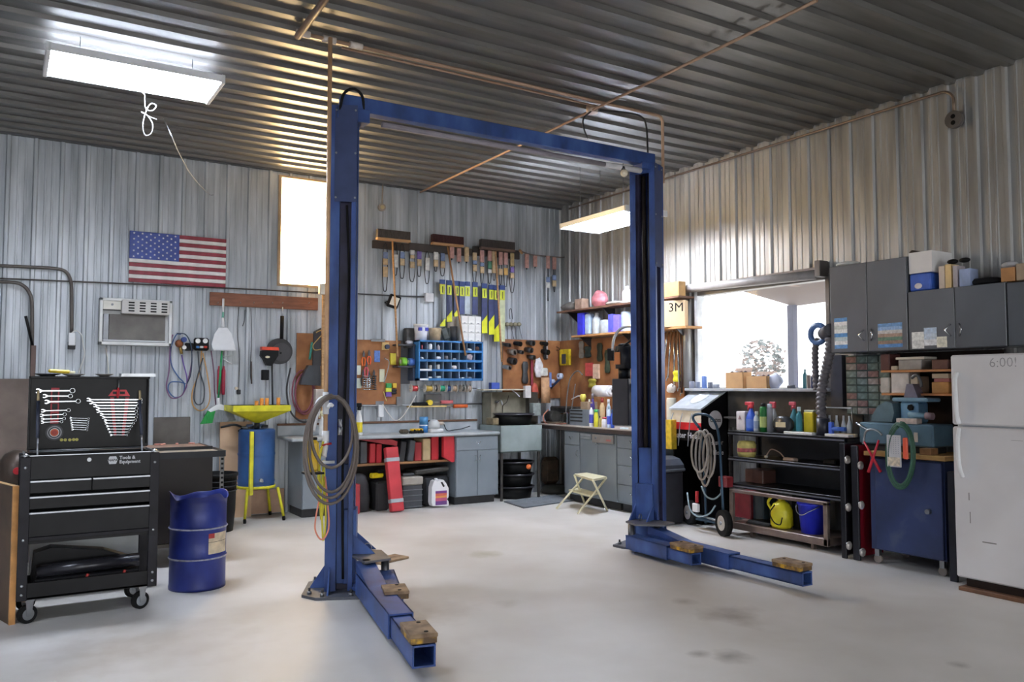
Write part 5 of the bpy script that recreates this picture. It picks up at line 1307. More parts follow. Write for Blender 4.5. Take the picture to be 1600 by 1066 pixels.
# ================================================================ pegboard with hanging tools (right of the column)
pbx = (W(545, 590, .045).x, W(626, 590, .045).x)
m = MB(); m.box(pbx[0], pbx[1], -0.045, -0.025, W(600, 632, .045).z, W(600, 532, .045).z, PEGB, 0.002); m.one('pegboard', 'brown pegboard full of pliers right of the left lift column', 'pegboard')
def plier(px, py0, py1, col, lab, o=0.07, w=0.02):
    t = thing('pliers', lab, 'pliers', W(px, py1, o))
    a = W(px, py0, o); b = W(px, py1, o); h = a.z - b.z
    m = MB(); m.prism([(a.x - w * .5, a.z - h * .45), (a.x - w * .8, a.z - h * .2), (a.x - w * .15, a.z), (a.x + w * .15, a.z), (a.x + w * .8, a.z - h * .2), (a.x + w * .5, a.z - h * .45)], 'y', -o - 0.012, -o, DST); m.part('jaw', t)
    for s in (-1, 1):
        m = MB(); m.tube(smooth([(a.x + s * w * .3, -o - 0.006, a.z - h * .42), (a.x + s * w * 1.1, -o - 0.006, a.z - h * .6), (a.x + s * w * 1.0, -o - 0.006, a.z - h * .8), (a.x + s * w * .6, -o - 0.006, b.z)], 4), 0.009, 7, hx(col)); m.part('grip', t)
for px, a, b, c, lab in ((568, 548, 572, 'e8742f', 'orange-handled pliers, left of the pair at the top of the pliers board'), (576.5, 547, 570, 'e85f2f', 'orange-handled pliers, right of the pair at the top of the pliers board'), (572, 562, 590, 'd65a66', 'pinkish-handled pliers below the orange pair on the pliers board'),
                         (567, 578, 603, '3a3a3c', 'black-handled pliers low at the left of the pliers board'), (576, 580, 606, 'b3b6ba', 'long bare steel pliers low on the pliers board'), (584, 578, 600, '56585c', 'dark grey pliers right of the long steel pliers')):
    plier(px, a, b, c, lab)
for k in range(7):
    q = W(576, 588 + k * 3.4, .09); m = MB(); m.cyl((q.x - 0.08, -0.1 + (k % 2) * 0.01, q.z), (q.x + 0.07, -0.1 + (k % 2) * 0.01, q.z), 0.0055, n=7, m=CHR); m.cyl((q.x + 0.07, -0.1 + (k % 2) * 0.01, q.z), (q.x + 0.1, -0.1 + (k % 2) * 0.01, q.z), 0.01, n=7, m=DST); m.one('socket_driver', '%s of the seven small drivers racked low on the pliers board' % ('topmost', 'second from the top', 'third from the top', 'middle one', 'third from the bottom', 'second from the bottom', 'lowest')[k], 'screwdriver', 'drivers racked on the pliers board')
BLU = '3f66b5'
for a in (('package_card', 'blue and white carded package on the pliers board', 'package', 585, 594, 548, 566, .055, .01, mt('5c7fc4', .5, 0, .3, 40)), ('silver_level', 'silver bar tool across the top of the pliers board', 'tool', 580, 602, 530, 534, .1, .03, CHR), ('tan_package', 'tan packet with a dark round gauge at the top right of the pliers board', 'package', 597, 608, 535, 547, .06, .02, mt('d9b878', .6)),
          ('pale_card', 'pale card hanging right of the drivers on the pliers board', 'package', 593, 601, 577, 597, .06, .01, mt('c9c9ae', .6)), ('yellow_gauge', 'yellow and black tape measure beside the brown broom handle', 'tape measure', 610, 619, 552, 570, .07, .03, mt('cdbb32', .5)), ('white_card', 'pale green card at the left edge of the pliers board', 'package', 558, 564, 571, 586, .06, .01, mt('d7dfd2', .6)), ('white_card', 'lower pale green card at the left edge of the pliers board', 'package', 557, 565, 591, 607, .06, .01, mt('cdd5c8', .6)),
          ('green_tape', 'small green roll on the lower right of the pliers board', 'tape', 604, 612, 599, 606, .08, .03, mt('3da05a', .5)), ('yellow_tape', 'small lime yellow roll below the green roll on the pliers board', 'tape', 603, 612, 606.5, 612.5, .08, .03, mt('d6dc4c', .5)), ('purple_tape', 'small purple roll below the lime roll on the pliers board', 'tape', 603, 612, 613, 620, .08, .03, mt('6b4a94', .5)), ('yellow_box', 'small yellow box at the lower right corner of the pliers board', 'box', 614, 620, 599, 606, .08, .03, mt('dcb63a', .5)), ('dark_clamp', 'dark round clamp below the small yellow box', 'clamp', 612, 621, 608, 616, .08, .03, DKG)):
    wob(*a[:9], a[9], 0.003)
m = MB(); q = W(605, 542, .08); m.cyl((q.x, -0.062, q.z), (q.x, -0.1, q.z), 0.03, n=16, m=hx('2d3550')); m.one('dial_gauge', 'dark blue round gauge on the tan packet', 'gauge')
for i, (p, lab) in enumerate(((((601, 560), (608, 566), (604, 585), (600, 598)), 'thin bent steel rod on the pliers board'), (((599, 612), (604, 627)), 'slanting yellow-handled tool at the foot of the pliers board'))):
    wpipe('bent_rod', lab, p, 0.006, (STL, hx('d0c27a'))[i], 'tool', 0.08)
# flood light and wall conduit
t = thing('flood_light', 'square black flood light tilted on the back wall', 'light', W(615, 473, .12))
q = W(616, 472, .14); X = frame(q, 0, 0.35, 0.25)
m = MB(); m.X = X; m.box(-0.075, 0.075, -0.0, 0.05, -0.085, 0.085, BLKP, 0.01); m.part('housing', t)
m = MB(); m.X = X; m.box(-0.052, 0.052, -0.004, 0.001, -0.045, 0.065, hx('efe9da', r=0.2)); m.part('lens', t)
m = MB(); m.X = X; m.tube([(-0.08, 0.03, -0.02), (-0.08, 0.1, -0.06), (0.08, 0.1, -0.06), (0.08, 0.03, -0.02)], 0.006, 6, BLKP); m.part('bracket', t)
wpipe('wall_conduit', 'dark conduit on the back wall running behind the flood light', [(556, 459), (610, 462), (664, 464)], 0.009, hx('4f5256', r=0.5), o=0.035, n=0)
wob('wall_outlet', 'white outlet box at the end of the conduit right of the flood light', 'outlet', 665, 678, 458, 472, 0.08, 0.055, 'e6e6e8', 0.006)
wpipe('ceiling_conduit', 'thin pipe bent down the back wall to a round box near the high window', [(690, 300, .04), (640, 292, .04), (603, 286, .04), (598, 290, .04), (597, 318, .04)], 0.007, hx('9b8f82'))
m = MB(); q = W(597, 324, .05); m.cyl((q.x, -0.02, q.z), (q.x, -0.06, q.z), 0.05, n=18, m=hx('a0968b', r=0.4)); m.cyl((q.x, -0.06, q.z), (q.x, -0.064, q.z), 0.028, n=12, m=hx('c9b98a')); m.one('round_outlet', 'small round outlet high on the back wall right of the high window', 'outlet')
# ================================================================ squeegee brooms hung on the wall
BRH = WOODM('a67a4f', 'cfa273', 'broom_handle')
for i, (hx0, hy0, hx1, hy1, top, bot, bc, lab) in enumerate(((588, 371, 640, 377, (613, 375), (620, 558), '4b443f', 'leftmost push broom, its tan handle ending at the pliers board'), (674, 379, 723, 384, (699, 384), (722, 556), '3f2020', 'middle push broom with dark red bristles, its handle ending over the blue bins'), (750, 386, 803, 392, (774, 392), (783, 566), '3f3a38', 'rightmost push broom, its handle ending over the cup board'))):
    t = thing('push_broom', lab, 'broom', W(*bot, .22))
    a, b = W(hx0, hy0, .2), W(hx1, hy1, .2)
    m = MB(); z = (a.z + b.z) / 2
    m.box(a.x, b.x, -0.24, -0.17, z - 0.025, z + 0.005, BRH if i < 2 else hx('6f5a4c'), 0.004); m.part('broom_block', t)
    m = MB(); m.box(a.x + 0.005, b.x - 0.005, -0.238, -0.172, z + 0.005, z + 0.11, mt(bc, 0.9, 0, 0.4, 50, 0.6, stretch=(6, 1, 0.3))); m.part('bristles', t)
    m = MB(); p, q = W(*top, .2), W(*bot, .24); m.cyl((p.x, -0.205, p.z - 0.01), (q.x, -0.335 if i == 1 else -0.26, q.z), 0.0125, n=10, m=BRH if i != 1 else hx('b08258', var=0.2, sc_=3)); m.part('handle', t)
m = wbox(583, 640, 378, 390, 0.06, 0.04, mt('4a3f38', 0.7)); m.part if False else None
m.one('hanger_rail', 'dark wall rail behind the leftmost push broom', 'rail')
wob('hanger_rail', 'long dark wall rail between the left and middle push brooms', 'rail', 640, 738, 384, 396, 0.06, 0.04, '4b4440', 0.003)
wob('hanger_rail', 'dark wall rail behind the rightmost push broom', 'rail', 740, 812, 388, 402, 0.06, 0.04, '3f3a37', 0.003)
m = MB(); m.cyl(W(812, 391, .1), W(816, 396, .08), 0.02, n=8, m=BRH); m.tube(smooth([W(812, 392, .1), W(830, 398, .1), W(860, 401, .1), W(880, 402, .1), W(893, 398, .1)], 5), 0.009, 8, hx('6d655f')); m.one('hook_bar', 'long dark bent bar on the wall holding the rightmost belt sleeves', 'bar')
# ================================================================ belts on hooks
BLT = mt('2a2a2c', 0.7)
def belt(px, py0, sleeves, loopy, w_, lab, o=0.09):
    """a drive belt: sleeve cards (colour, py0, py1) and the loop hanging to row loopy"""
    t = thing('drive_belt', lab, 'belt', W(px, loopy, o), 0, 'packaged belts hanging on the back wall')
    a = W(px, py0, o); b = W(px, loopy, o); h = a.z - b.z
    m = MB(); m.tube(smooth([(a.x, -o, a.z), (a.x - w_ * .5, -o, a.z - h * .12), (a.x - w_ * .7, -o, a.z - h * .6), (a.x - w_ * .4, -o, b.z + h * .04), (a.x, -o, b.z), (a.x + w_ * .4, -o, b.z + h * .04), (a.x + w_ * .7, -o, a.z - h * .6), (a.x + w_ * .5, -o, a.z - h * .12), (a.x, -o, a.z)], 4), 0.0055, 6, BLT); m.part('belt_loop', t)
    for c, y0_, y1_ in sleeves:
        A = W(px, y0_, o); B = W(px, y1_, o); m = MB(); m.box(A.x - 0.03, A.x + 0.03, -o - 0.014, -o + 0.012, B.z, A.z, hx(c, var=0.15, sc_=30), 0.003); m.part('card_sleeve', t)
S = [('8d95a8', 0), ]
TAN, WHI, BLS, PUR, PNK = 'cdb48c', 'dcdcd8', '7f92b8', '7a66a8', 'c79a90'
bl = [(602, 379, [(BLS, 394, 404), (TAN, 404.5, 414), (TAN, 417, 433)], 455, .05), (618, 380, [(WHI, 398, 418)], 430, .04), (628.5, 380, [(BLS, 394, 404), (TAN, 404.5, 415)], 435, .05), (644, 391, [(WHI, 391, 398), (TAN, 399, 404), (TAN, 409, 419)], 440, .06), (655, 392, [(PUR, 393, 405), (TAN, 405.5, 416)], 432, .04), (667.5, 393, [(WHI, 403, 423)], 443, .05), (681, 393, [(WHI, 394, 406), (TAN, 406.5, 417)], 424, .03), (691.5, 394, [(BLS, 396, 408), (TAN, 408.5, 419)], 431, .05),
      (706, 386, [(PNK, 386, 404)], 406, .01), (717, 388, [(PNK, 388, 409)], 411, .01), (729, 386, [(TAN, 386, 409)], 411, .01), (741.5, 395, [(TAN, 395, 407), (BLS, 407.5, 413), (TAN, 414, 424)], 441, .04), (753, 391, [(PNK, 391, 410), (BLS, 411, 416), (TAN, 417, 427)], 443, .04), (765, 392, [(PNK, 392, 408), ('4f8a70', 409, 420), (WHI, 421, 427)], 443, .04), (772, 393, [(TAN, 393, 427)], 438, .03), (782, 394, [(PNK, 394, 414), (TAN, 420, 430)], 445, .03), (790, 395, [(PNK, 395, 414), ('cda55c', 419, 430)], 448, .04), (800, 396, [('b8a070', 396, 416), (PUR, 417.5, 426), (TAN, 427, 435)], 457, .06),
      (823, 397, [(PNK, 397, 419)], 421, .01), (836, 398, [(PNK, 398, 417)], 419, .01), (856, 400, [(PNK, 400, 420), (BLS, 433, 441), (WHI, 441.5, 450)], 470, .02), (866, 401, [(PNK, 401, 421), (BLS, 430, 438), (TAN, 438.5, 448)], 456, .02)]
wd = 'first second third fourth fifth sixth seventh eighth ninth tenth eleventh twelfth thirteenth fourteenth fifteenth sixteenth seventeenth eighteenth nineteenth twentieth twenty-first twenty-second'.split()
bel_desc = {WHI: 'white', TAN: 'tan', BLS: 'blue-grey', PUR: 'purple', PNK: 'pinkish'}
for i, (px, y0_, sl, ly, w_) in enumerate(bl):
    belt(px, y0_, sl, ly, w_, 'drive belt with a %s sleeve top, %s from the left in the belt row' % (bel_desc.get(sl[0][0], 'brownish'), wd[i]), 0.09 if i % 2 else 0.11)
# ================================================================ wiper packages
wk = [(691.5, 437, 455, 440, 'dbb92c', 510), (702, 438, 503, 440, '2d3660', 498), (714, 439, 495, 440, '2d3660', 492), (722, 440, 491, 0, '3a4a80', 0), (730.5, 440, 491, 0, 'b8c4cc', 0), (742.5, 441, 492, 0, '2f3a6a', 0), (757, 443, 521, 0, '343d6c', 505), (768, 445, 523, 0, '343d6c', 505), (776, 446, 534, 0, '2a3560', 518), (785, 446, 534, 0, 'c9cfa8', 0)]
wn = 'first second third fourth fifth sixth seventh eighth ninth tenth'.split()
for i, (px, y0_, y1_, _, c, tip) in enumerate(wk):
    o = 0.12 + 0.02 * (i % 2)
    t = thing('wiper_pack', 'long blue and yellow wiper blade pack, %s from the left above the blue bins' % wn[i], 'wiper blade', W(px, y1_, o), 0, 'wiper blade packs on the back wall')
    w_ = 4.2
    m = MB(); a, b, z0, z1 = wr(px - w_, px + w_, y0_ + 6, y1_, o); m.box(a, b, -o, -o + 0.015, z0, z1, mt(c, 0.4, 0, 0.2, 12), 0.002); m.part('pack_body', t)
    m = MB(); a, b, z0, z1 = wr(px - w_, px + w_, y0_, y0_ + 7, o); m.box(a, b, -o - 0.002, -o + 0.015, z0, z1, hx('26407e'), 0.002); m.part('pack_header', t)
    m = MB(); a, b, z0, z1 = wr(px - w_ + .6, px + w_ - .6, y0_ + 8, y0_ + 23, o); m.box(a, b, -o - 0.004, -o, z0, z1, hx('d4dc36'), 0.002); m.box((a + b) / 2 - 0.006, (a + b) / 2 + 0.006, -o - 0.005, -o - 0.003, z0 + 0.02, z1 - 0.02, DKG); m.part('printed_label', t)
    if tip:
        P2 = [W(a, b, o) for a, b in ((px - w_, tip - 2), (px + w_, tip - 13), (px + w_, y1_ if tip < y1_ else tip), (px - w_, y1_ if tip < y1_ else tip))]
        m = MB(); m.prism([(p.x, p.z) for p in P2], 'y', -o - 0.004, -o - 0.001, hx('e2e428')); m.part('yellow_tip', t)
# ================================================================ blue parts bin with its load
BB = ramp_mat('blue_bin_paint', [(0.3, '24619a'), (0.7, '3a83c2')], 4, 0.4, 0.1)
bx = (W(654, 565, .3).x, W(755, 565, .3).x, 1.575, 2.095)
bb = thing('parts_bin', 'blue steel pigeonhole parts bin with eight by four openings on the back wall', 'parts bin', ((bx[0] + bx[1]) / 2, -0.17, bx[2]))
m = MB()
m.box(bx[0], bx[1], -0.05, -0.035, bx[2], bx[3], hx('1d3f66')); 
for x in (bx[0], bx[1] - 0.02): m.box(x, x + 0.02, -0.3, -0.04, bx[2], bx[3], BB)
m.box(bx[0], bx[1], -0.3, -0.04, bx[3] - 0.02, bx[3], BB); m.box(bx[0], bx[1], -0.3, -0.04, bx[2], bx[2] + 0.03, BB); m.part('bin_shell', bb)
cw = (bx[1] - bx[0] - 0.02) / 8; chh = (bx[3] - bx[2] - 0.02) / 4
for j in range(1, 4):
    m = MB(); z = bx[2] + 0.01 + j * chh; m.box(bx[0] + 0.02, bx[1] - 0.02, -0.3, -0.05, z - 0.014, z + 0.014, BB); m.part('shelf', bb)
for i in range(1, 8):
    m = MB(); x = bx[0] + 0.01 + i * cw; m.box(x - 0.003, x + 0.003, -0.295, -0.05, bx[2] + 0.03, bx[3] - 0.02, hx('7f95aa')); m.part('divider', bb)
for z in (bx[2] + 0.004, bx[2] + 0.014 + chh - 0.012):
    m = MB(); m.box(bx[0] + 0.02, bx[0] + 0.02 + (0.12 if z < bx[2] + 0.02 else 0.17), -0.302, -0.3, z, z + 0.022, WHT); m.part('label_strip', bb)
cont = {(0, 1): ('white box', WHT, .05, .08), (0, 2): ('pale bottle', hx('c9c0c4'), .03, .07), (0, 6): ('white scraps', hx('d8e4e2'), .07, .03), (0, 7): ('brown coil', hx('5a4038'), .06, .06), (0, 0): ('reddish handle', hx('b05a60'), .03, .06), (1, 0): ('white lump', WHT, .05, .03), (1, 2): ('white packet', hx('d4d8e4'), .07, .04), (1, 3): ('grey roll', hx('7a7a80'), .05, .05), (1, 4): ('small grey piece', hx('9fa4ac'), .05, .02), (1, 6): ('mottled bag', mt('b8a8ac', .6, 0, .5, 60), .09, .08), (2, 1): ('grey fitting', hx('a8a49c'), .05, .05), (2, 2): ('pale fitting', hx('c4c4c0'), .05, .06), (2, 4): ('slanting white packet', hx('cfcac8'), .08, .05), (2, 6): ('tiny white piece', WHT, .03, .02), (3, 1): ('white tag', WHT, .05, .02), (3, 2): ('white strip', hx('c8d4d8'), .07, .03), (3, 5): ('white stick', WHT, .05, .015), (3, 6): ('grey piece', hx('8a8e94'), .05, .02)}
rown = ('top', 'second', 'third', 'bottom'); cn = ('first', 'second', 'third', 'fourth', 'fifth', 'sixth', 'seventh', 'eighth')
for (j, i), (nm_, mm, w_, h_) in cont.items():
    x = bx[0] + 0.01 + (i + .5) * cw; z = bx[3] - 0.01 - (j + 1) * chh + 0.014
    if j == 3: z = bx[2] + 0.03
    m = shaped(nm_.replace(' ', '_'), -w_ / 2, w_ / 2, -0.03, 0.03, 0, h_, mm, min(w_, h_) * 0.3, frame((x, -0.25, z), (i * 7 + j * 3) % 5 * 0.15 - .3)); m.one('bin_item', '%s in the %s row of the blue parts bin, %s opening from left' % (nm_, rown[j], cn[i]), 'small part')
ZB_ = bx[3]
t = thing('white_tub', 'white plastic tub with blue marks on top of the blue parts bin', 'tub', (W(657, 525, .2).x, -0.2, ZB_))
x = W(657.5, 525, .2).x; hh = W(657, 507, .2).z - ZB_
m = MB(); m.lathe([(0, 0), (0.075, 0), (0.09, hh * .9)], (x, -0.2, ZB_), 22, hx('dfe2ec')); m.part('tub_body', t)
m = MB(); m.lathe([(0.095, hh * .85), (0.097, hh), (0, hh)], (x, -0.2, ZB_), 22, WHT); m.part('lid', t)
m = MB()
for s in (-1, 1): m.box(x + s * 0.045 - 0.022, x + s * 0.045 + 0.022, -0.29, -0.26, ZB_ + hh * .58, ZB_ + hh * .78, hx('2c37a8'))
m.part('printed_label', t)
x = W(679.5, 525, .2).x; m = MB(); m.lathe([(0, 0), (0.07, 0), (0.085, .14), (0.09, .15), (0.09, .165), (0, .165)], (x, -0.2, ZB_), 20, mt('bda98a', .6, 0, .3, 12)); m.one('tan_tub', 'tan plastic tub beside the white tub on the blue parts bin', 'tub')
m = MB(); x = W(697, 525, .2).x; m.box(-0.05, 0.05, -0.02, 0.02, 0, 0.17, mt('39413f', .5, 0, .4, 20), 0.015, X=frame((x, -0.22, ZB_ + 0.02), 0, 0, -0.35)); m.one('drill_case', 'dark green leaning pack on the blue parts bin', 'pack')
m = MB(); x = W(709, 525, .18).x; m.lathe([(0, 0), (0.045, 0), (0.05, .2), (0, .2)], (x, -0.18, ZB_), 16, mt('4a4a4c', .4, 0.3, .2)); m.one('grey_canister', 'dark grey canister behind the middle broom handle on the blue parts bin', 'canister')
m = MB(); x = W(706, 500, .1).x; m.box(x - 0.07, x + 0.06, -0.12, -0.1, W(706, 513, .1).z, W(706, 495, .1).z, mt('a59a8c', .7)); m.one('cardboard_piece', 'greyish card behind the dark canister above the blue parts bin', 'card')
t = thing('drawer_cabinet', 'small white plastic drawer cabinet on top of the blue parts bin', 'drawer cabinet', (W(736, 520, .2).x, -0.2, ZB_))
a, b, z0, z1 = wr(720, 752, 494, 527, .24); z0 = ZB_
m = MB(); m.box(a, b, -0.24, -0.08, z0, z1, hx('e3e3df'), 0.004); m.part('cabinet_body', t)
for j in range(3):
    for i in range(3):
        m = MB(); w_ = (b - a) / 3; h_ = (z1 - z0) / 3; m.box(a + i * w_ + 0.006, a + (i + 1) * w_ - 0.006, -0.249, -0.24, z0 + j * h_ + 0.012, z0 + (j + 1) * h_ - 0.006, hx('f0f0ec'), 0.003); m.box(a + (i + .5) * w_ - 0.012, a + (i + .5) * w_ + 0.012, -0.255, -0.249, z0 + j * h_ + 0.014, z0 + j * h_ + 0.022, GRY); m.part('drawer', t)
# dark shelf unit left of the bins
t = thing('wall_shelf', 'small dark wall shelf unit attached to the left of the blue parts bin', 'shelf', (W(637, 560, .2).x, -0.15, W(637, 590, .2).z))
for k, (py, o) in enumerate(((539, .22), (573, .22))):
    m = MB(); z = W(637, py, o).z; m.box(W(622, py, o).x, bx[0] - 0.004, -o, -0.03, z - 0.012, z + 0.01, mt('3c3b42', .5), 0.002); m.part('shelf_board', t)
m = MB(); m.box(bx[0] - 0.03, bx[0] - 0.005, -0.2, -0.03, bx[2], bx[3] - 0.05, mt('45536a', .5)); m.box(W(622, 560, .03).x, bx[0], -0.04, -0.028, W(637, 600, .03).z, bx[3] + 0.0, mt('56585e', .5)); m.part('side_panel', t)
zS1, zS2 = W(637, 539, .22).z + 0.01, W(637, 573, .22).z + 0.01
for px, c, r_, lab, z, o in ((630, '7fc23c', .055, 'green roll on the dark wall shelf left of the blue parts bin', zS2, .15), (642, '5b86d8', .05, 'blue roll on the dark wall shelf left of the blue parts bin', zS2, .17)):
    x = W(px, 565, o).x; m = MB(); m.X = frame((x, -o, z + r_), 0, 0); m.cyl((-0.035, 0, 0), (0.035, 0, 0), r_, n=20, m=hx(c)); m.cyl((-0.037, 0, 0), (0.037, 0, 0), r_ * .5, n=16, m=WHT); m.one('tape_roll', lab, 'tape')
m = MB(); x = W(640, 535, .15).x; m.box(-0.05, 0.05, -0.03, 0.03, 0, 0.05, hx('cfd0da'), 0.015, X=frame((x, -0.14, zS1), .2)); m.one('white_bundle', 'white bundle on the upper board of the dark wall shelf', 'bundle')
m = MB(); x = W(646, 520, .15).x; m.box(x - 0.1, x + 0.02, -0.15, -0.05, bx[3] - 0.1, bx[3] + 0.16, mt('3f3d3c', .5), 0.01); m.one('dark_canister', 'dark box standing behind the white tub', 'box')
# spools under the bins
sz = W(700, 607, .2).z
m = MB(); m.cyl((W(640, 607, .2).x, -0.2, sz), (W(745, 607, .2).x, -0.2, sz), 0.007, n=8, m=STL); m.one('spool_rod', 'steel rod under the blue parts bin carrying the wire spools', 'rod')
for px, w_, c, lab in ((647, .09, 'b23a3a', 'red wire spool at the left end under the blue parts bin'), (669, .1, 'c2a24a', 'gold wire spool under the blue parts bin'), (680, .04, '3b3b3d', 'black wire spool between the gold and green spools'), (690, .08, '2fa37c', 'green wire spool under the blue parts bin'), (700, .06, '2c4a78', 'navy wire spool right of the green spool'), (709, .07, 'b59a80', 'beige wire spool right of the navy spool'), (722, .05, '42413f', 'dark wire spool under the blue parts bin'), (732, .05, 'a58f80', 'rightmost beige wire spool under the blue parts bin')):
    t = thing('wire_spool', lab, 'spool', (W(px, 607, .2).x, -0.2, sz - .05), 0, 'wire spools under the blue parts bin')
    x = W(px, 607, .2).x
    m = MB(); m.cyl((x - w_ / 2, -0.2, sz), (x + w_ / 2, -0.2, sz), 0.038, n=16, m=hx(c, var=0.2, sc_=40)); m.part('wire_winding', t)
    for s in (-1, 1): m = MB(); m.cyl((x + s * w_ / 2 - 0.003, -0.2, sz), (x + s * w_ / 2 + 0.003, -0.2, sz), 0.052, n=18, m=hx('cfc8bc')); m.part('flange', t)
# plank with tools
zp = W(675, 634, .12).z
m = MB(); m.box(W(641, 634, .14).x, W(708, 634, .14).x, -0.16, -0.02, zp - 0.02, zp, hx('d9bd7c', var=0.15), 0.003); m.one('tool_plank', 'narrow yellowish plank shelf on the wall over the back counter', 'shelf')
t = thing('hand_tool', 'black tool with a yellow end lying on the plank over the back counter', 'tool', W(660, 628, .12))
a, b = W(645, 630, .12).x, W(670, 630, .12).x
m = MB(); m.box(a, b, -0.14, -0.08, zp, zp + 0.045, BLKP, 0.015); m.part('tool_body', t)
m = MB(); m.cyl((b + 0.01, -0.15, zp + 0.04), (b + 0.01, -0.08, zp + 0.04), 0.036, n=16, m=hx('dcc030')); m.part('yellow_end', t)
for i, (x0_, x1_, y_, c, lab) in enumerate(((689, 707, 626, 'e0747a', 'pink-handled tool on the plank over the back counter'), (706, 727, 634, 'e0662c', 'orange-handled tool at the right end of the plank'))):
    a, b = W(x0_, y_, .12), W(x1_, y_, .12); m = MB(); z = zp + 0.045 if i == 0 else zp - 0.01; m.cyl((a.x, -0.12 - .05 * i, z), (b.x, -0.12 - .05 * i, z), 0.024, n=10, m=hx(c)); m.cyl((a.x - .1, -0.12 - .05 * i, z + .0), (a.x, -0.12 - .05 * i, z), 0.008, n=8, m=STL); m.one('hand_tool', lab, 'tool')
wob('grey_box', 'dark grey box behind the tools on the plank', 'box', 665, 690, 616, 627, 0.08, 0.05, '77777a', zb=zp)
# ================================================================ sink with splash, shelf, tubs
sk = thing('utility_sink', 'steel utility sink with a tall grimy splash panel in the back corner', 'sink', (-1.05, -0.3, 0))
SKM = ramp_mat('sink_steel', [(0.3, '87938f'), (0.7, 'a9b6b6')], 3, 0.4, 0.15)
GRM = ramp_mat('grimy_splash', [(0.3, '5e5a4c'), (0.5, '8e8a78'), (0.7, 'b5b19c')], 2.2, 0.5, 0.1)
s0, s1 = bx1 + 0.012, W(847, 690, .6).x
m = MB(); m.box(s0, s1, -0.6, -0.585, .63, .985, SKM, 0.004); m.box(s0, s0 + .012, -0.6, -0.05, .63, .985, SKM); m.box(s1 - .012, s1, -0.6, -0.05, .63, .985, SKM); m.box(s0, s1, -0.6, -0.05, .63, .645, SKM); m.box(s0, s1, -.06, -.045, .63, .985, SKM)
m.box(s0, s1, -0.58, -0.06, .9, .905, GRM); m.part('basin', sk)
m = MB(); m.box(W(753, 640, .05).x, W(822, 640, .05).x, -0.07, -0.05, .95, 1.42, GRM, 0.003); m.box(W(753, 640, .05).x, W(753, 640, .05).x + 0.012, -0.3, -0.05, .95, 1.41, GRM); m.box(W(820, 640, .05).x, W(834, 640, .05).x, -0.16, -0.04, .95, 1.42, mt('4b4740', .5, .2), 0.003); m.part('splash_panel', sk, 'tall grimy splash panel')
for x in (s0 + .02, s1 - .05):
    for y in (-.58, -.1): m = MB(); m.box(x, x + .03, y, y + .03, 0, .63, mt('4a4643', .5, .3), .002); m.part('leg', sk)
m = MB(); q = W(775, 628, .07); m.cyl((q.x, -0.07, q.z), (q.x, -0.12, q.z), .02, n=12, m=STL); m.tube(smooth([(q.x, -.11, q.z), (q.x, -.2, q.z + .02), (q.x, -.24, q.z - .04)], 4), .01, 8, STL); m.part('faucet', sk)
wpipe('dark_crack_cable', 'thin black cable running down the grimy splash panel', [(795, 618, .09), (792, 628, .09), (786, 634, .09), (785, 645, .09)], 0.004, BLK, 'cable')
m = MB(); z = W(795, 608, .2).z
m.box(W(754, 608, .2).x, W(828, 608, .2).x, -0.22, -0.03, z - .02, z, mt('c4bca4', .5, 0, .2), .003); m.one('narrow_shelf', 'pale narrow shelf above the sink splash panel', 'shelf')
wob('blue_box', 'blue box on the pale shelf above the sink', 'box', 768, 781, 598, 607, .18, .08, '3c55a8', zb=z)
wob('white_switch', 'white tall box right of the shelf above the sink', 'switch box', 821, 830, 603, 622, .24, .06, 'd9d6d4')
wpipe('white_tube', 'short white tube sticking out over the sink', [(800, 610, .12), (806, 614, .2), (812, 620, .24)], .006, WHT, 'tube')
m = MB()
def tub(cx_, cy_, z0, r_, h_, name, lab, extra=None):
    t = thing(name, lab, 'tub', (cx_, cy_, z0))
    m = MB(); m.lathe([(0, 0), (r_ * .82, 0), (r_ * .88, h_ * .5), (r_ * .96, h_ * .9), (r_ * .9, h_ * .9), (r_ * .8, .02), (0, .02)], (cx_, cy_, z0), 28, BLKP); m.part('tub_body', t)
    m = MB(); m.lathe([(r_ * .95, h_ * .88), (r_ * 1.04, h_ * .88), (r_ * 1.05, h_), (r_ * .95, h_), (r_ * .95, h_ * .88)], (cx_, cy_, z0), 28, mt('35343a', .3)); m.part('rim', t)
    return t
q = W(803, 650, .35)
tub(W(803, 670, .36).x, -.36, .985, .27, .15, 'oil_tub', 'large round black oil pan sitting over the sink')
m = MB(); x = W(771, 660, .3).x; m.box(x - .06, x + .03, -.4, -.2, .985, 1.08, mt('8a7a5c', .6, 0, .4, 12), .01); m.one('cardboard_scrap', 'tan box beside the black oil pan at the left of the sink', 'box')
tx = W(809, 760, .4).x
lb = ('lowest black round tub in the stack under the sink', 'middle black round tub in the stack under the sink', 'topmost black drain tub in the stack under the sink')
for k in range(3):
    tub(tx + (.0, -.0, .0)[k], -.33, (0, .165, .33)[k], .255, .165, 'drain_tub', lb[k]) if k < 2 else None
tt = tub(tx, -.33, .33, .255, .165, 'drain_tub', lb[2])
m = MB(); m.ball((tx + .06, -.58, .43), .035, hx('e0713a', r=.4)); m.part('drain_cap', tt, 'orange cap')
m = MB(); m.lathe([(0.0, 0), (.16, 0), (.18, .05), (.13, .12), (0, .12)], (-.3, -.25, 0), 18, mt('3a3a34', .6)); m.one('floor_pan', 'dark round pan on the floor in the dark corner right of the sink', 'pan')
m = MB(); m.box(-.42, -.14, -.2, -.06, .12, .5, mt('4b3a28', .7, 0, .4, 8), .05); m.one('brown_sack', 'brown bundle above the dark pan in the corner under the bench', 'bundle')
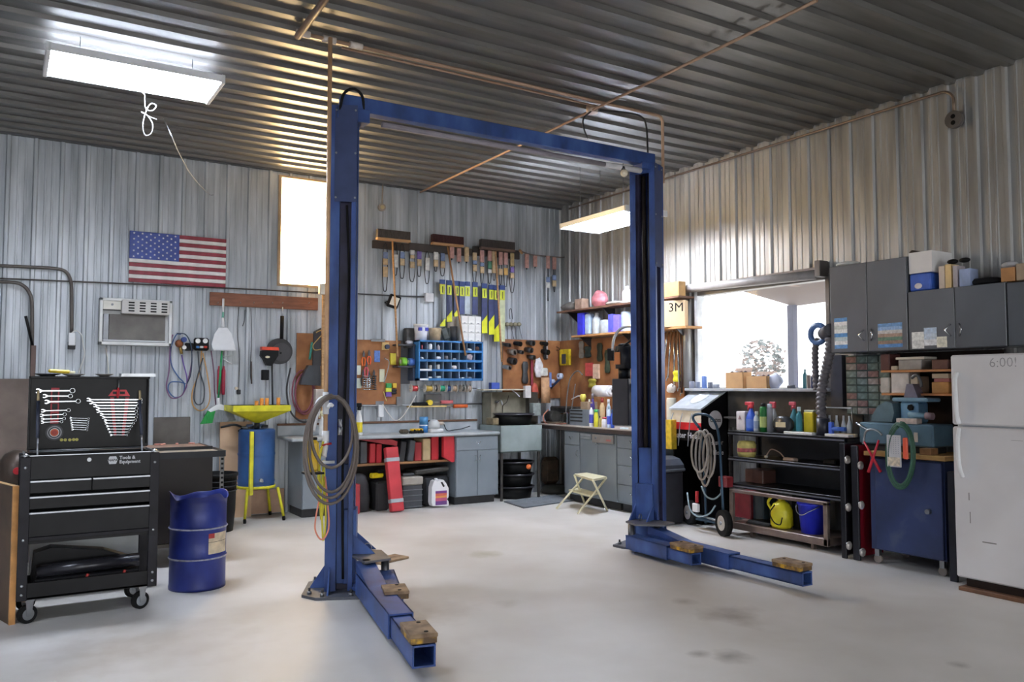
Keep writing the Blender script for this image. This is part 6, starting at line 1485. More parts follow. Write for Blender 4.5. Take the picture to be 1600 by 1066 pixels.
# floor mat
P2 = [F(a, b, 0) for a, b in ((787, 785), (818, 795), (899, 783), (868, 774))]
m = MB(); m.prism([(p.x, p.y) for p in P2], 'z', 0.001, .012, mt('5c6064', .7)); 
def mp(u, v): 
    return P2[0] * (1 - u) * (1 - v) + P2[1] * u * (1 - v) + P2[2] * u * v + P2[3] * (1 - u) * v
for i in range(18):
    for w_, (a, b) in enumerate((((i + .5) / 18, None), (None, (i + .5) / 18))):
        pa, pb = (mp(a, .03), mp(a, .97)) if a is not None else (mp(.03, b), mp(.97, b))
        m.cyl((pa.x, pa.y, .013), (pb.x, pb.y, .013), .005, n=4, m=mt('8b9096', .6), caps=False)
m.one('floor_mat', 'grey perforated rubber mat on the floor before the sink', 'mat')
# ================================================================ corner pegboards and what hangs there
def D(px, py, dep): return CAM + ray(px, py) * dep          # a point at a given distance along the view axis
m = MB(); m.box(W(786, 560, .04).x, -0.03, -0.04, -0.022, 1.33, W(820, 531, .04).z, PEGB, .002); m.one('pegboard', 'brown pegboard on the back wall right of the blue parts bin', 'pegboard')
m = MB(); m.box(-0.05, -0.03, -2.62, -0.06, 1.1, 2.16, PEGB, .002); m.one('pegboard', 'long brown pegboard on the right wall over the right-hand workbench', 'pegboard')
sock = [(788, 538, .03, DST), (805, 536, .035, BLKP), (825, 535, .04, DST), (846, 536, .03, BLKP), (796, 549, .045, mt('b8b5ae', .3, .8)), (808, 549, .03, DST), (822, 546, .04, DST), (848, 549, .04, BLKP), (796, 563, .05, DST), (826, 557, .035, DST), (788, 573, .035, STL)]
sn = ('first', 'second', 'third', 'fourth')
sl = ['leftmost dark cup on the top row of the cup board', 'second cup from left on the top row of the cup board', 'third cup from left on the top row of the cup board', 'rightmost cup on the top row of the cup board', 'bright steel cup in the second row of the cup board', 'small cup right of the bright steel cup', 'dark cup in the middle of the second row of the cup board', 'black cup with a pale centre at the right of the second row', 'large dark cup lowest at the left of the cup board', 'dark cup in the third row beside the black strap', 'small steel cup at the lower left of the cup board']
for (px, py, r_, mm), lab in zip(sock, sl):
    q = W(px, py, .06); m = MB(); m.cyl((q.x, -.04, q.z), (q.x + .03, -.16, q.z - .02), r_ * .8, r_, 14, mm); m.cyl((q.x + .031, -.161, q.z - .02), (q.x + .032, -.163, q.z - .02), r_ * .7, n=12, m=BLK); m.one('metal_cup', lab, 'cup', 'metal cups on the corner pegboard')
t = thing('filter_wrench', 'row of four tan rollers with wires hanging above the cup board', 'roller', W(800, 510, .08))
for k in range(4): 
    q = W(792 + k * 6.3, 507, .1); m = MB(); m.ball((q.x, -.1, q.z), .035, hx('8d8870', r=.7), sz=.85); m.part('roller', t)
    m = MB(); b = W(794 + k * 6.5 + (k % 2) * 3, 530, .1); m.cyl((q.x, -.1, q.z - .02), (b.x, -.09, b.z), .004, n=5, m=DST); m.part('wire', t)
m = MB(); m.tube(smooth([W(797, 499, .08), W(796, 486, .08), W(799, 483, .08), W(801, 499, .08)], 4), .005, 6, DST); m.one('wire_hook', 'dark wire hook above the row of tan rollers', 'hook')
def hang(lst):
    for s, nm_, lab, cat, a, b, c, d, o, dep, col, ch in lst:
        (wob if s == 'W' else rob)(nm_, lab, cat, a, b, c, d, o, dep, hx(col, var=.2, sc_=20), ch)
hang([('W', 'black_strap_tool', 'black strap tool hanging on the cup board', 'tool', 817, 827, 565, 600, .09, .05, '3a3c3e', .012),
      ('W', 'white_mitt', 'white cloth bundle hanging at the right of the cup board', 'cloth', 837, 850, 560, 590, .12, .06, 'e6e4e6', .02),
      ('W', 'white_plate', 'white round-cornered piece below the white cloth bundle', 'plate', 846, 857, 575, 588, .14, .04, 'dfe0da', .015),
      ('W', 'red_strap', 'dark red strap hanging left of the white cloth bundle', 'strap', 830, 834, 560, 612, .1, .02, '8f3040', .004),
      ('W', 'red_cloth', 'red and salmon cloth hanging above the small grey box in the corner', 'cloth', 832, 842, 598, 622, .16, .06, 'c4584a', .015),
      ('W', 'tan_roll', 'upright tan rolled material in the corner of the benches', 'roll', 848, 862, 590, 630, .2, .08, 'c79c74', .02),
      ('W', 'black_loop', 'black looped cable beside the white bar on the corner pegboard', 'cable', 851, 857, 540, 562, .08, .05, '26292d', .015),
      ('W', 'blue_strip', 'thin blue strip hanging right of the tan roll', 'strip', 859, 862, 582, 605, .2, .02, '6f87c4', .002),
      ('W', 'corner_box', 'grey box on the bench in the corner below the red cloth', 'box', 833, 845, 630, 650, .3, .1, '8b9390', .006),
      ('R', 'yellow_meter', 'yellow and black meter hanging at the left of the right-wall pegboard', 'meter', 874, 889, 546, 571, .09, .04, 'e0c628', .006),
      ('R', 'white_tool', 'pale clamp tool hanging on the right-wall pegboard under the shelf', 'tool', 903, 911, 533, 560, .08, .03, '9c958c', .008),
      ('R', 'green_tool', 'dark green pouch right of the pale clamp tool', 'pouch', 911, 922, 541, 559, .08, .04, '2d3d38', .01),
      ('R', 'grip_tool', 'black and green grip on the right-wall pegboard, upper one', 'tool', 931, 940, 536, 565, .08, .03, '2f3a2a', .01),
      ('R', 'grip_tool', 'black and green ribbed grip lower right of the upper black grip', 'tool', 943, 952, 547, 583, .08, .03, '3b4a3a', .01),
      ('R', 'red_packet', 'red carded packet on the right-wall pegboard', 'packet', 914, 925, 567, 588, .08, .03, 'c04a48', .004),
      ('R', 'cream_packet', 'cream and pink packet right of the red packet', 'packet', 926, 935, 569, 592, .08, .03, 'd9b9a0', .004),
      ('R', 'yellow_clip', 'olive yellow clip below the packets', 'clip', 917, 930, 592, 606, .1, .04, 'a59a3a', .01)])
m = MB(); q = R(881, 561, .13); m.box(-.135, -.129, q.y - .05, q.y + .05, q.z - .07, q.z + .07, mt('3b3b44', .4), .003); m.one('meter_screen', 'dark screen on the yellow meter', 'screen')
m = MB(); m.tube(smooth([R(860, 545, .1), R(866, 541, .1), R(875, 546, .1), R(866, 548, .1), R(860, 545, .1)], 4), .005, 6, BLK); m.one('meter_lead', 'black looped lead left of the yellow meter', 'cable')
m = MB(); m.cyl(W(855, 560, .1), W(853, 402, .1), .012, n=8, m=hx('d5d7da')); m.one('white_bar', 'long white bar standing against the back wall near the corner', 'bar')
m = MB(); m.cyl(R(865, 552, .1), R(864, 588, .1), .012, n=8, m=hx('d8aa5a')); m.one('yellow_rod', 'yellow wooden rod hanging below the meter lead', 'rod')
t = thing('roller_tool', 'blue-grey tool with two white rollers in the corner of the pegboards', 'tool', R(868, 603, .2))
m = MB(); m.cyl(R(860, 607, .2), R(875, 592, .2), .018, n=8, m=hx('37507f')); m.part('frame_bar', t)
for px, py, r_ in ((876, 588, .042), (864, 596, .03)): q = R(px, py, .22); m = MB(); m.cyl((-.2, q.y, q.z), (-.26, q.y, q.z), r_, n=18, m=hx('c9d6ec')); m.cyl((-.261, q.y, q.z), (-.262, q.y, q.z), r_ * .35, n=10, m=DKG); m.part('roller', t)
wl2 = [((1042, 512), (1038, 560), .03), ((1049, 510), (1044, 590), .035), ((1055, 509), (1055, 600), .035), ((1061, 509), (1064, 606), .035), ((1067, 511), (1069, 614), .03)]
for i, (a, b, r_) in enumerate(wl2):
    A = R(*a, .1); B = R(*b, .1); A.x = B.x = -.09 - .012 * i
    m = MB(); m.tube([A + Vector((0, r_ * math.cos(2 * PI * k / 12), r_ * math.sin(2 * PI * k / 12))) for k in range(12)], .013, 6, CHR, True); m.cyl(A - Vector((0, 0, r_)), B, .014, n=6, m=CHR if i < 4 else hx('5b463c', r=.5)); m.tube([B + Vector((0, r_ * .8 * math.sin(t_), -r_ * .8 + r_ * .8 * math.cos(t_))) for t_ in [PI * .0 + k * .45 - 1.0 for k in range(11)]][1:8], .009, 6, CHR)
    m.one('big_wrench', '%s of the five long wrenches hanging right of the right lift column' % ('leftmost', 'second from left', 'middle one', 'second from right', 'rightmost brown')[i], 'wrench', 'long wrenches on the right-wall pegboard')
hang([('R', 'yellow_tool', 'bright yellow handled tool hanging right of the right lift column', 'tool', 1049, 1061, 579, 597, .14, .05, 'e4dc2e', .02), ('R', 'white_scraps', 'pale crumpled bits on the pegboard right of the lift column', 'scrap', 1040, 1053, 600, 614, .12, .05, 'd5cfc8', .02),
      ('R', 'yellow_box', 'tall yellow box on its end left of the hose display', 'box', 1040, 1049, 656, 702, .56, .08, 'd9b832', .004)])
rob('white_container', 'white container on the workbench right of the right lift column', 'container', 1038, 1050, 622, 645, .3, .1, 'd9d4c4', .02, zb=.985)
# ================================================================ shelves on the right wall
SHB = WOODM('a77546', 'd19e66', 'light_shelf_board')
z1s, z2s = R(930, 478, .28).z - .01, R(980, 517, .28).z
m = MB(); m.box(-.28, -.05 + .03, -2.78, -.3, z1s - .022, z1s, WOODM('5a4034', '8c6650', 'brown_shelf')); s1_ = m.one('wall_shelf', 'upper brown shelf board on the right wall by the corner', 'shelf')
m = MB(); m.box(-.28, -.02, -2.9, -.66, z2s - .025, z2s, SHB); s2_ = m.one('wall_shelf', 'lower light wooden shelf board on the right wall by the corner', 'shelf')
for s_, z_, ys in ((s1_, z1s - .022, (-.5, -1.3, -2.2)), (s2_, z2s - .025, (-.8, -1.7, -2.7))):
    for y in ys: m = MB(); m.prism([(-.03, z_), (-.24, z_), (-.03, z_ - .16)], 'y', y - .006, y + .006, DST); m.part('shelf_bracket', s_)
def rs(lst, z):
    for nm_, lab, cat, a, b, yt, o, dep, col, ch in lst:
        y0_, y1_ = R(b, 500, o).y, R(a, 500, o).y; zt = R((a + b) / 2, yt, o).z
        m = shaped(nm_, -o, -o + dep, y0_, y1_, z, max(zt, z + .02), hx(col, var=.15, sc_=16) if isinstance(col, str) else col, ch); m.one(nm_, lab, cat)
rs([('grey_rag', 'grey crumpled rag at the left end of the upper brown shelf', 'rag', 874, 896, 472, .24, .15, '86827e', .03), ('small_box', 'small tan box beside the grey rag on the upper brown shelf', 'box', 898, 909, 467, .24, .12, 'b79a86', .004), ('pink_bag', 'pink and white bag on the upper brown shelf', 'bag', 921, 940, 454, .24, .14, 'd98a94', .03), ('white_cloth', 'white cloth lying flat on the upper brown shelf', 'cloth', 941, 966, 470, .25, .16, 'cfc8c4', .02), ('white_bottle', 'white bottle with a printed front beside the lift column on the upper brown shelf', 'bottle', 969, 981, 447, .22, .1, 'e4e0e4', .02),
    ('cardboard_box', 'plain tan cardboard box on the upper shelf right of the lift column', 'box', 1036, 1061, 441, .27, .11, 'c39a62', .004)], z1s)
rs([('blue_binder', 'bright blue box standing at the left end of the light wooden shelf', 'box', 902, 911, 489, .24, .1, '3a3ad2', .003), ('grey_jug', 'white and grey jug on the light wooden shelf', 'jug', 922, 932, 489, .23, .12, 'c3c9cc', .02), ('clear_bottle', 'white and blue bottle beside the blue box on the light wooden shelf', 'bottle', 912.5, 921, 490, .22, .1, 'b8cde6', .02), ('white_tin', 'low white and dark tin on the light wooden shelf', 'tin', 933, 948, 500, .24, .14, 'b9c2c8', .02), ('blue_box', 'blue and white striped box on the light wooden shelf', 'box', 950, 957, 491, .24, .12, '5d5fd0', .003), ('purple_box', 'violet and white box on the light wooden shelf', 'box', 958, 965, 492, .24, .12, '8a78d8', .003), ('white_can', 'white and blue can on the light wooden shelf nearest the lift column', 'can', 966.5, 980, 487, .22, .14, 'b9cbe6', .03)], z2s)
t = thing('cardboard_box', 'cardboard box marked 3M on the lower shelf right of the lift column', 'box', (-.18, R(1050, 490, .26).y, z2s))
y0_, y1_ = R(1062, 490, .26).y, R(1030, 490, .26).y; zt = R(1050, 470, .26).z
X3 = frame((-.26, R(1063, 490, .26).y + .1, z2s), .45); m = MB(); m.X = X3; m.box(0, .12, -.13, .17, 0, zt - z2s, hx('d8bd98', var=.06), .004); m.part('box_body', t)
m = MB(); m.text('3M', .15, X3 @ facex(-.0015, -.02, (zt - z2s) * .72), BLKP, .001, 0); m.part('lettering', t)
# ================================================================ right workbench
ZR = .985
t = thing('workbench', 'dark-edged workbench top on grey cabinets along the right wall', 'workbench', (-.31, -1.5, .93))
m = MB(); m.box(-.62, -.06, -2.72, -.28, ZR - .012, ZR, ramp_mat('bench_top', [(.3, '9b9088'), (.7, 'c7bfb8')], 3, .5, 0)); m.part('bench_top', t)
m = MB(); m.box(-.625, -.06, -2.725, -.275, ZR - .06, ZR - .0125, mt('3d3330', .5)); m.part('edge_board', t, 'dark wooden edge under the top')
cabinet('base_cabinet', 'narrow grey cabinet with one drawer at the corner end of the right workbench', -1.27, -.93, 'R', ZR - .062, CABG, (.17,), 1)
c2 = cabinet('base_cabinet', 'wide grey double-door cabinet behind the step stool under the right workbench', -2.02, -1.275, 'R', ZR - .062, CABG, (), 2)
cabinet('base_cabinet', 'grey drawer cabinet partly hidden by the right lift column', -2.62, -2.025, 'R', ZR - .062, CABG, (.15, .2, .22, .2), 0)
m = MB(); y0_, y1_, z0_, z1_ = rr(909, 925, 681, 690, .61); m.box(-.626, -.6, -1.55, -1.32, .83, .9, mt('6f7377', .4), .003); m.box(-.634, -.626, -1.54, -1.33, .868, .894, GRY, .002); m.box(-.634, -.626, -1.54, -1.33, .836, .862, GRY, .002); m.part('small_drawer', c2, 'pair of small steel drawers')
m = MB(); m.box(-.628, -.6, -1.98, -1.57, .80, .9, mt('85807c', .45), .003); m.cyl((-.628, -1.66, .86), (-.64, -1.66, .86), .013, n=10, m=CHR); m.box(-.631, -.628, -1.95, -1.86, .83, .85, hx('b0605c')); m.part('drawer', c2, 'grey drawer with a red mark')
rs([('dark_cabinet', 'dark grey metal drawer box on the right workbench', 'box', 887, 905, 643, .5, .3, '4a4a4a', .004)], ZR) if False else None
t = thing('slotted_box', 'grey steel box with a slotted side on the right workbench', 'box', (-.4, -1.5, ZR))
y0_, y1_ = R(920, 650, .45).y, R(890, 650, .45).y; zt = R(905, 640, .45).z
m = MB(); m.box(-.45, -.2, y0_, y1_, ZR, zt, mt('7f8a94', .45, .2), .004); m.part('box_body', t)
m = MB()
for k in range(4): m.box(-.454, -.45, y0_ + .14, y1_ - .02, ZR + .05 + k * .045, ZR + .068 + k * .045, DKG)
m.part('slots', t)
def oldsaw():
    t = thing('hand_vise', 'small dark bench machine with a curved steel handle in the corner of the right workbench', 'machine', R(877, 655, .4))
    m = MB(); q = R(866, 650, .35); m.cyl((q.x, q.y - .05, ZR + .09), (q.x, q.y + .12, ZR + .09), .085, n=18, m=mt('4b4b4a', .4, .5, .3)); m.box(q.x - .12, q.x + .1, q.y - .2, q.y + .15, ZR, ZR + .025, mt('6a5a4c', .5)); m.part('motor', t)
    m = MB(); m.tube(smooth([R(884, 648, .4), R(886, 620, .4), R(890, 595, .4), R(897, 583, .4), R(904, 580, .4), R(910, 586, .4)], 5), .009, 8, STL); m.part('handle', t)
    m = MB(); m.tube(smooth([R(893, 640, .4), R(896, 620, .4), R(899, 600, .4)], 4), .007, 8, STL); m.part('lever', t)
    m = MB(); m.box(R(884, 650, .45).x, -.38, R(886, 650, .45).y, R(880, 650, .45).y, ZR, ZR + .16, CHR, .006); m.part('clamp', t)
oldsaw()
m = MB(); m.tube(smooth([R(857, 640, .45), R(849, 650, .5), R(852, 661, .5), R(865, 663.5, .5), (R(884, 662, .5))], 6), .008, 8, hx('b0705c', r=.5)); m.one('copper_hose', 'salmon coloured hose looping on the corner of the right workbench', 'hose')
m = MB(); m.box(-.25, -.08, R(910, 630, .1).y, R(872, 630, .1).y, 1.12, 1.22, mt('3c3a38', .5, .4, .5, 12), .02); m.one('dark_hardware', 'dark cluttered hardware tray behind the curved handle on the right workbench', 'tray')
rs([('beige_box', 'beige box on top of the slotted steel box', 'box', 906, 918, 628, .42, .16, 'a08a70', .006)], R(905, 640, .45).z)
m = MB(); q = R(911, 621, .4); m.lathe([(.02, 0), (.045, .06), (.03, .1)], (q.x, q.y, R(911, 628, .4).z), 14, hx('ddd060')); m.tube([(q.x, q.y, R(911, 628, .4).z + .08), R(903, 619, .4), R(893, 624, .4)], .007, 6, WHT); m.one('oil_can', 'pale yellow spouted can on the beige box', 'can')
BO = .5
for px, yb, yt, r_, c, cp, bd, lab in ((924, 662, 631, .028, 'e4e4ea', '5a4a9a', '4a50b0', 'white and indigo bottle left of the green bottle on the right workbench'), (931.5, 664, 640, .03, 'dcd83e', '4fb86a', None, 'yellow bottle with a green top on the right workbench'), (937.5, 664, 650, .014, 'b8a860', '4c4432', None, 'thin olive tube between the yellow bottle and the white jar'), (944.5, 664, 652, .035, 'eeeef2', 'b03a4a', None, 'short white jar with a red lid on the right workbench'), (951.5, 664, 634, .026, 'd2e2f4', 'a8c8d8', '4a5ac0', 'pale blue bottle right of the white jar on the right workbench'), (957, 664, 640, .024, '3f62c8', '2f80b8', None, 'blue can at the right end of the bottle row on the right workbench')):
    bottle('bottle', lab, 'bottle', px, yb, yt, BO, r_, hx(c), hx(cp), 'round', hx(bd) if bd else None, 'R', .4 if r_ < .03 else .7, 'bottles on the right workbench', ZR)
for px, yt, r_, c, cp, lab in ((926, 615, .03, '4d3a86', '8f8a92', 'tall purple bottle at the back of the right workbench'), (941, 622, .035, 'd6b98c', 'a03a3a', 'cream bottle with a red cap at the back of the right workbench'), (921, 624, .022, 'd4d05a', 'd8d8c8', 'slim yellowish bottle behind the slotted steel box'), (951, 624, .03, 'c3d0dc', 'dfe6ec', 'pale clear bottle at the back under the paper towels')):
    bottle('bottle', lab, 'bottle', px, 655, yt, .33, r_, hx(c), hx(cp), 'round', None, 'R', .5, 'bottles on the right workbench', ZR)
t = thing('paper_towel_roll', 'white paper towel roll on the wall above the bottles on the right workbench', 'paper towel', R(943, 612, .25))
A, B = R(931, 611, .25), R(954, 613, .25)
m = MB(); m.cyl((-.25, A.y, A.z), (-.25, B.y, A.z), .075, n=22, m=hx('eeeef4', r=.8)); m.part('roll', t)
m = MB(); m.cyl((-.25, B.y, A.z), (-.25, B.y - .03, A.z), .05, n=14, m=WHT); m.box(-.26, -.05, B.y - .035, B.y - .025, A.z - .02, A.z + .02, DKG); m.part('holder', t)
m = MB(); q = R(981, 666, .55); m.box(-.58, -.52, -2.16, -2.06, ZR, ZR + .02, hx('cfe0e6'), .005); m.one('soap_bar', 'small pale blue block at the front edge of the right workbench', 'block')
# hydraulic power unit beside the right column
pu = D(976, 630, 8.12)
m = MB(); X = frame((pu.x, pu.y, 0), math.radians(25)); m.X = X; zt, zb = D(975, 592, 8.12).z, D(975, 664, 8.12).z
m.box(-.1, .08, -.09, .09, zb, zt, mt('3f3d40', .45, .2, .1), .008); m.part('fluid_tank', lift, 'tall dark grey fluid tank')
m = MB(); m.X = X; m.cyl((-.0, 0, zt), (0, 0, zt + .1), .06, n=16, m=BLKP); m.cyl((0, 0, zt + .1), (0, 0, D(975, 541, 8.12).z), .088, n=20, m=mt('26262a', .4, .2)); m.box(-.1, -.085, .0, .06, zt + .14, zt + .26, hx('c8783c')); m.cyl((0, 0, D(975, 541, 8.12).z), (0, 0, D(975, 537, 8.12).z), .07, .05, 16, BLKP); m.part('pump_motor', lift, 'black pump motor with an orange label')
m = MB(); m.X = X; m.box(-.06, .0, .1, .16, zt + .18, zt + .3, BLKP, .006); m.part('control_box', lift)
q0 = D(959, 547, 8.12)
m = MB(); m.tube(smooth([D(957, 548, 8.15), D(959, 530, 8.15), D(968, 515, 8.15), D(981, 510, 8.1), D(990, 511, 8.0)], 5), .014, 8, hx('b9bcc0', r=.3, m=.6)); m.part('flexible_conduit', lift, 'silver flexible conduit')
m = MB(); m.tube(smooth([D(963, 552, 8.1), D(974, 541, 8.08), D(984, 533, 8.05), D(992, 524, 8.0)], 5), .01, 8, BLKP); m.part('hydraulic_hose', lift)
m = MB(); m.box(-1.86, -1.8, -3.83, -3.75, 1.3, 1.5, LIFT, .004) if False else None
m = MB(); m.X = X; m.box(.0, .26, -.16, -.1, zt - .12, zt - .04, LIFT); m.box(.0, .06, -.12, -.05, zt - .12, zt - .04, LIFT); m.part('mounting_bracket', lift)
# ================================================================ step stool
st = thing('step_stool', 'small cream folding step stool in front of the grey right-hand cabinets', 'step stool', F(915, 785, 0))
STM = mt('e6dfbe', .45, 0, .06)
fl, fr = F(874, 794, .0), F(907, 802, .0); br = F(953, 797, 0); bl = fl + (br - fr)
tl, tr = F(902, 740, .4), F(948, 744, .4)
tp = [F(902, 740, .42), F(921, 738, .42), F(952, 744, .42), F(931, 748.5, .42)]
m = MB(); m.prism([(p.x, p.y) for p in tp], 'z', .4, .425, STM); m.part('top_step', st)
m = MB(); lp = [F(893, 765, .2), F(907, 762, .2), F(939, 770, .2), F(926, 774, .2)]; m.prism([(p.x, p.y) for p in lp], 'z', .19, .21, STM); m.part('lower_step', st)
st_root = st
for a, b in ((fl, tp[1]), (fr, tp[2]), (bl, tp[0]), (br, tp[3])):
    m = MB(); b2 = Vector((b.x, b.y, .41)); m.tube([a + Vector((0, 0, .005)), b2], .013, 6, STM); m.part('leg', st)
st_root.location += Vector((-.08, -.05, 0))
# ================================================================ swing-top bin
t = thing('swing_bin', 'dark grey plastic swing-lid bin right behind the right lift column', 'bin', (-.5, -2.86, 0))
X = frame((-.7, R(1070, 760, .53).y + .2, 0), 0)
m = MB(); m.X = X; m.box(-.17, .17, -.2, .2, 0, .58, mt('2e2f36', .5), .03); m.part('bin_body', t)
m = MB(); m.X = X; m.box(-.18, .18, -.21, .21, .57, .6, mt('5d6168', .35), .008)
m.prism([(-.2, .6), (.2, .6), (.19, .64), (.13, .7), (0, .73), (-.13, .7), (-.19, .64)], 'x', -.17, .17, mt('4b4f58', .3)); m.part('swing_lid', t)
# ================================================================ heater hose display
hd = thing('hose_display', 'black hose display cabinet marked Heater Hose with a slanted top, below the window', 'display cabinet', (-.23, -3.07, 0))
BK = mt('0b0b0e', .35)
y0_, y1_ = -3.3, -2.83
m = MB(); 
m.box(-.43, -.04, y1_ - .015, y1_, 0, 1.27, BK); m.prism([(-.45, 0), (-.04, 0), (-.04, 1.45), (-.45, 1.24)], 'y', y0_, y0_ + .015, BK); m.box(-.06, -.04, y0_, y1_, 0, 1.44, BK); m.box(-.45, -.04, y0_, y1_, 0, .06, BK); m.part('cabinet_body', hd)
m = MB(); m.prism([(-.47, 1.235), (-.04, 1.455), (-.04, 1.475), (-.47, 1.255)], 'y', y0_ - .01, y1_ + .02, hx('b9c0c8', r=.25)); m.part('slanted_top', hd)
m = MB(); Xt = frame((-.25, -3.08, 1.37), 0, 0, -math.atan2(.24, .47)); m.X = Xt
m.lathe([(0, .0), (.13, 0), (.13, .003), (0, .003)], (0, 0, .0), 26, hx('eef2f2'), sx=1.0, sy=.75); m.part('sticker', hd, 'white oval sticker')
m = MB(); m.box(-.455, -.44, y0_, y1_, 1.1, 1.235, hx('efe6d2', r=.4)); m.part('header_card', hd, 'cream header card')
m = MB(); m.box(-.457, -.44, y0_, y1_, 1.02, 1.1, hx('d8262e', r=.4)); m.part('red_band', hd, 'red band')
m = MB(); m.box(-.455, -.44, y0_, y1_, .9, 1.02, BK); m.part('name_panel', hd)
m = MB(); m.text('Heater Hose', .088, facex(-.457, -3.05, .955), hx('e8e8ea'), .0008, .0018); m.part('lettering', hd, 'white words Heater Hose')
for k in range(3):
    y = -2.9 - k * .15
    m = MB(); m.tube(smooth([(-.46, y + .03, 1.2), (-.5, y + .02, 1.12), (-.5, y + .04, 1.0), (-.49, y + .07, .84)], 5), .006, 6, hx('a9adb4', r=.3, m=.5)); m.part('hose_sample', hd)
m = MB(); m.X = frame((-.24, y0_ - .001, 1.13), 0); m.cyl((0, 0, 0), (0, -.002, 0), .105, n=28, m=hx('dfe0e2')); m.part('oval_badge', hd)
m = MB(); m.text('Gates', .07, facey(-.24, y0_ - .0045, 1.13), BLKP, .0006, .001); m.text('Heater', .075, facey(-.23, y0_ - .002, .88), hx('e8e8ea'), .0006, .001); m.text('Hose', .075, facey(-.2, y0_ - .002, .77), hx('e8e8ea'), .0006, .001); m.part('lettering', hd, 'white words Heater Hose under a round Gates badge')
# ================================================================ torch/hose hand truck
ht = thing('hand_truck', 'blue tubular hand truck draped with grey hoses, standing before the hose display', 'hand truck', (-.62, -3.5, 0))
BT = mt('2f4a5e', .35, .3)
ya, yb = R(1083, 665, .68).y, R(1128, 665, .62).y
za = R(1100, 650, .65).z
m = MB(); m.tube(smooth([R(1092, 668, .72), R(1083, 655, .72), R(1087, 648, .7), R(1105, 649, .68), R(1118, 662, .64), R(1124, 690, .66), R(1127, 740, .7), R(1130, 800, .72)], 6), .014, 8, BT); m.part('handle_frame', ht)
m = MB(); m.tube([R(1093, 668, .7), R(1098, 690, .62), R(1103, 800, .55), R(1103, 818, .55)], .014, 8, BT); m.box(-.66, -.5, yb - .02, ya, .09, .11, BT); m.part('upright', ht)
for px, py, o in ((1078, 799, .52), (1131, 805, .74)):
    q = R(px, py, o); m = MB(); z_ = .13; dirv = Vector((.25, 1, 0)).normalized() * .035
    c = Vector((q.x, q.y, z_)); dv = Vector((-.9, .3, 0)).normalized() * .03
    m.cyl(c - dv, c + dv, .13, n=26, m=RUB); m.cyl(c - dv * 1.15, c + dv * 1.15, .075, n=20, m=hx('b9b3ab', r=.4)); m.cyl(c - dv * 1.6, c + dv * 1.6, .018, n=10, m=STL); m.part('wheel', ht)
m = MB(); a, b = R(1078, 799, .52), R(1131, 805, .74); m.cyl((a.x, a.y, .13), (b.x, b.y, .13), .011, n=8, m=STL); m.part('axle', ht)
HOS = hx('a39c94', r=.45)
for k, (cx_, cy_, rx, ry, o) in enumerate(((1093, 706, 12.5, 32, .8), (1097, 712, 10, 38, .77), (1102, 716, 9, 44, .74), (1108, 712, 9, 34, .76))):
    m = MB(); m.tube([R(cx_ + rx * math.cos(2 * PI * i / 26), cy_ + ry * math.sin(2 * PI * i / 26), o + .02 * math.sin(4 * PI * i / 26)) for i in range(26)], .0115, 7, HOS, True); m.part('hose_loop', ht, 'grey hose loop')
for k, pts in enumerate((((1096, 760, .7), (1103, 775, .72), (1115, 780, .72), (1126, 772, .68), (1127, 765, .66)), ((1074, 770, .7), (1078, 795, .75), (1090, 807, .75), (1108, 803, .75), (1118, 790, .72)))):
    m = MB(); m.tube(smooth([R(*p) for p in pts], 6), .009, 7, hx('8fa3ac', r=.4)); m.part('drooping_hose', ht, 'pale blue-grey hose')
m = MB(); m.cyl(R(1089, 768, .78), R(1089, 785, .78), .018, n=10, m=RED); m.box(-.8, -.76, R(1092, 795, .78).y, R(1083, 795, .78).y, R(1088, 800, .78).z, R(1088, 787, .78).z, WHT, .008); m.part('hose_fitting', ht, 'red and white hose fitting')
# ================================================================ black shelf rack below the window
SK = mt('111216', .32, .1, .15); EG = mt('8b8f98', .3, .8)
rk = thing('shelf_rack', 'long black metal shelf rack with bright edges under the window, bottles on top', 'shelf rack', (-.33, -4.5, 0))
ry0, ry1 = -5.15, -3.76
zR = (1.04, .775, .505)
for i, z_ in enumerate(zR):
    m = MB(); m.box(-.52, -.08, ry0, ry1, z_ - .012, z_, SK); m.box(-.526, -.52, ry0, ry1, z_ - .04, z_ + .004, SK, .002); m.part('shelf', rk)
    m = MB(); m.box(-.53, -.526, ry0, ry1, z_ - .03, z_ - .016, EG); m.part('edge_trim', rk, 'bright metal edge')
for y in (ry0, ry1 - .03):
    for x in (-.515, -.11): m = MB(); m.box(x, x + .03, y, y + .03, 0 if y < -5 else .48, 1.03, SK); m.part('post', rk)
m = MB(); m.box(-.085, -.075, ry0, ry1, .5, 1.03, mt('2a2c31', .4)); m.part('back_panel', rk)
bc = thing('frame_cart', 'low brown steel-framed cart holding a yellow jug and a blue bucket', 'cart', (-.66, -4.35, 0))
BF = mt('776860', .45, .3, .2, 8)
cy0, cy1, cx0, cx1 = R(1293, 840, .68).y, R(1141, 830, .58).y, -.72, -.56
cx0, cx1 = -.6, -.12
cy0, cy1 = R(1293, 840, .6).y, R(1140, 830, .6).y
for y in (cy0, cy1 - .045):
    for x in (cx0, cx1 - .04): m = MB(); m.box(x, x + .04, y, y + .045, .06, .45, BF, .004); m.part('post', bc)
m = MB(); m.box(cx0, cx0 + .04, cy0, cy1, .425, .46, BF, .004); m.box(cx1 - .04, cx1, cy0, cy1, .425, .46, BF, .004); m.part('top_rail', bc)
m = MB(); m.box(cx0, cx1, cy0, cy1, .06, .13, BF, .006); m.part('deck', bc)
for y in (cy0 + .2, cy1 - .25): m = MB(); m.box(cx0 + .06, cx0 + .1, y, y + .03, .0, .06, BF); m.box(cx1 - .1, cx1 - .06, y, y + .03, 0, .06, BF); m.part('skid', bc)
y_ = R(1268, 810, .45).y
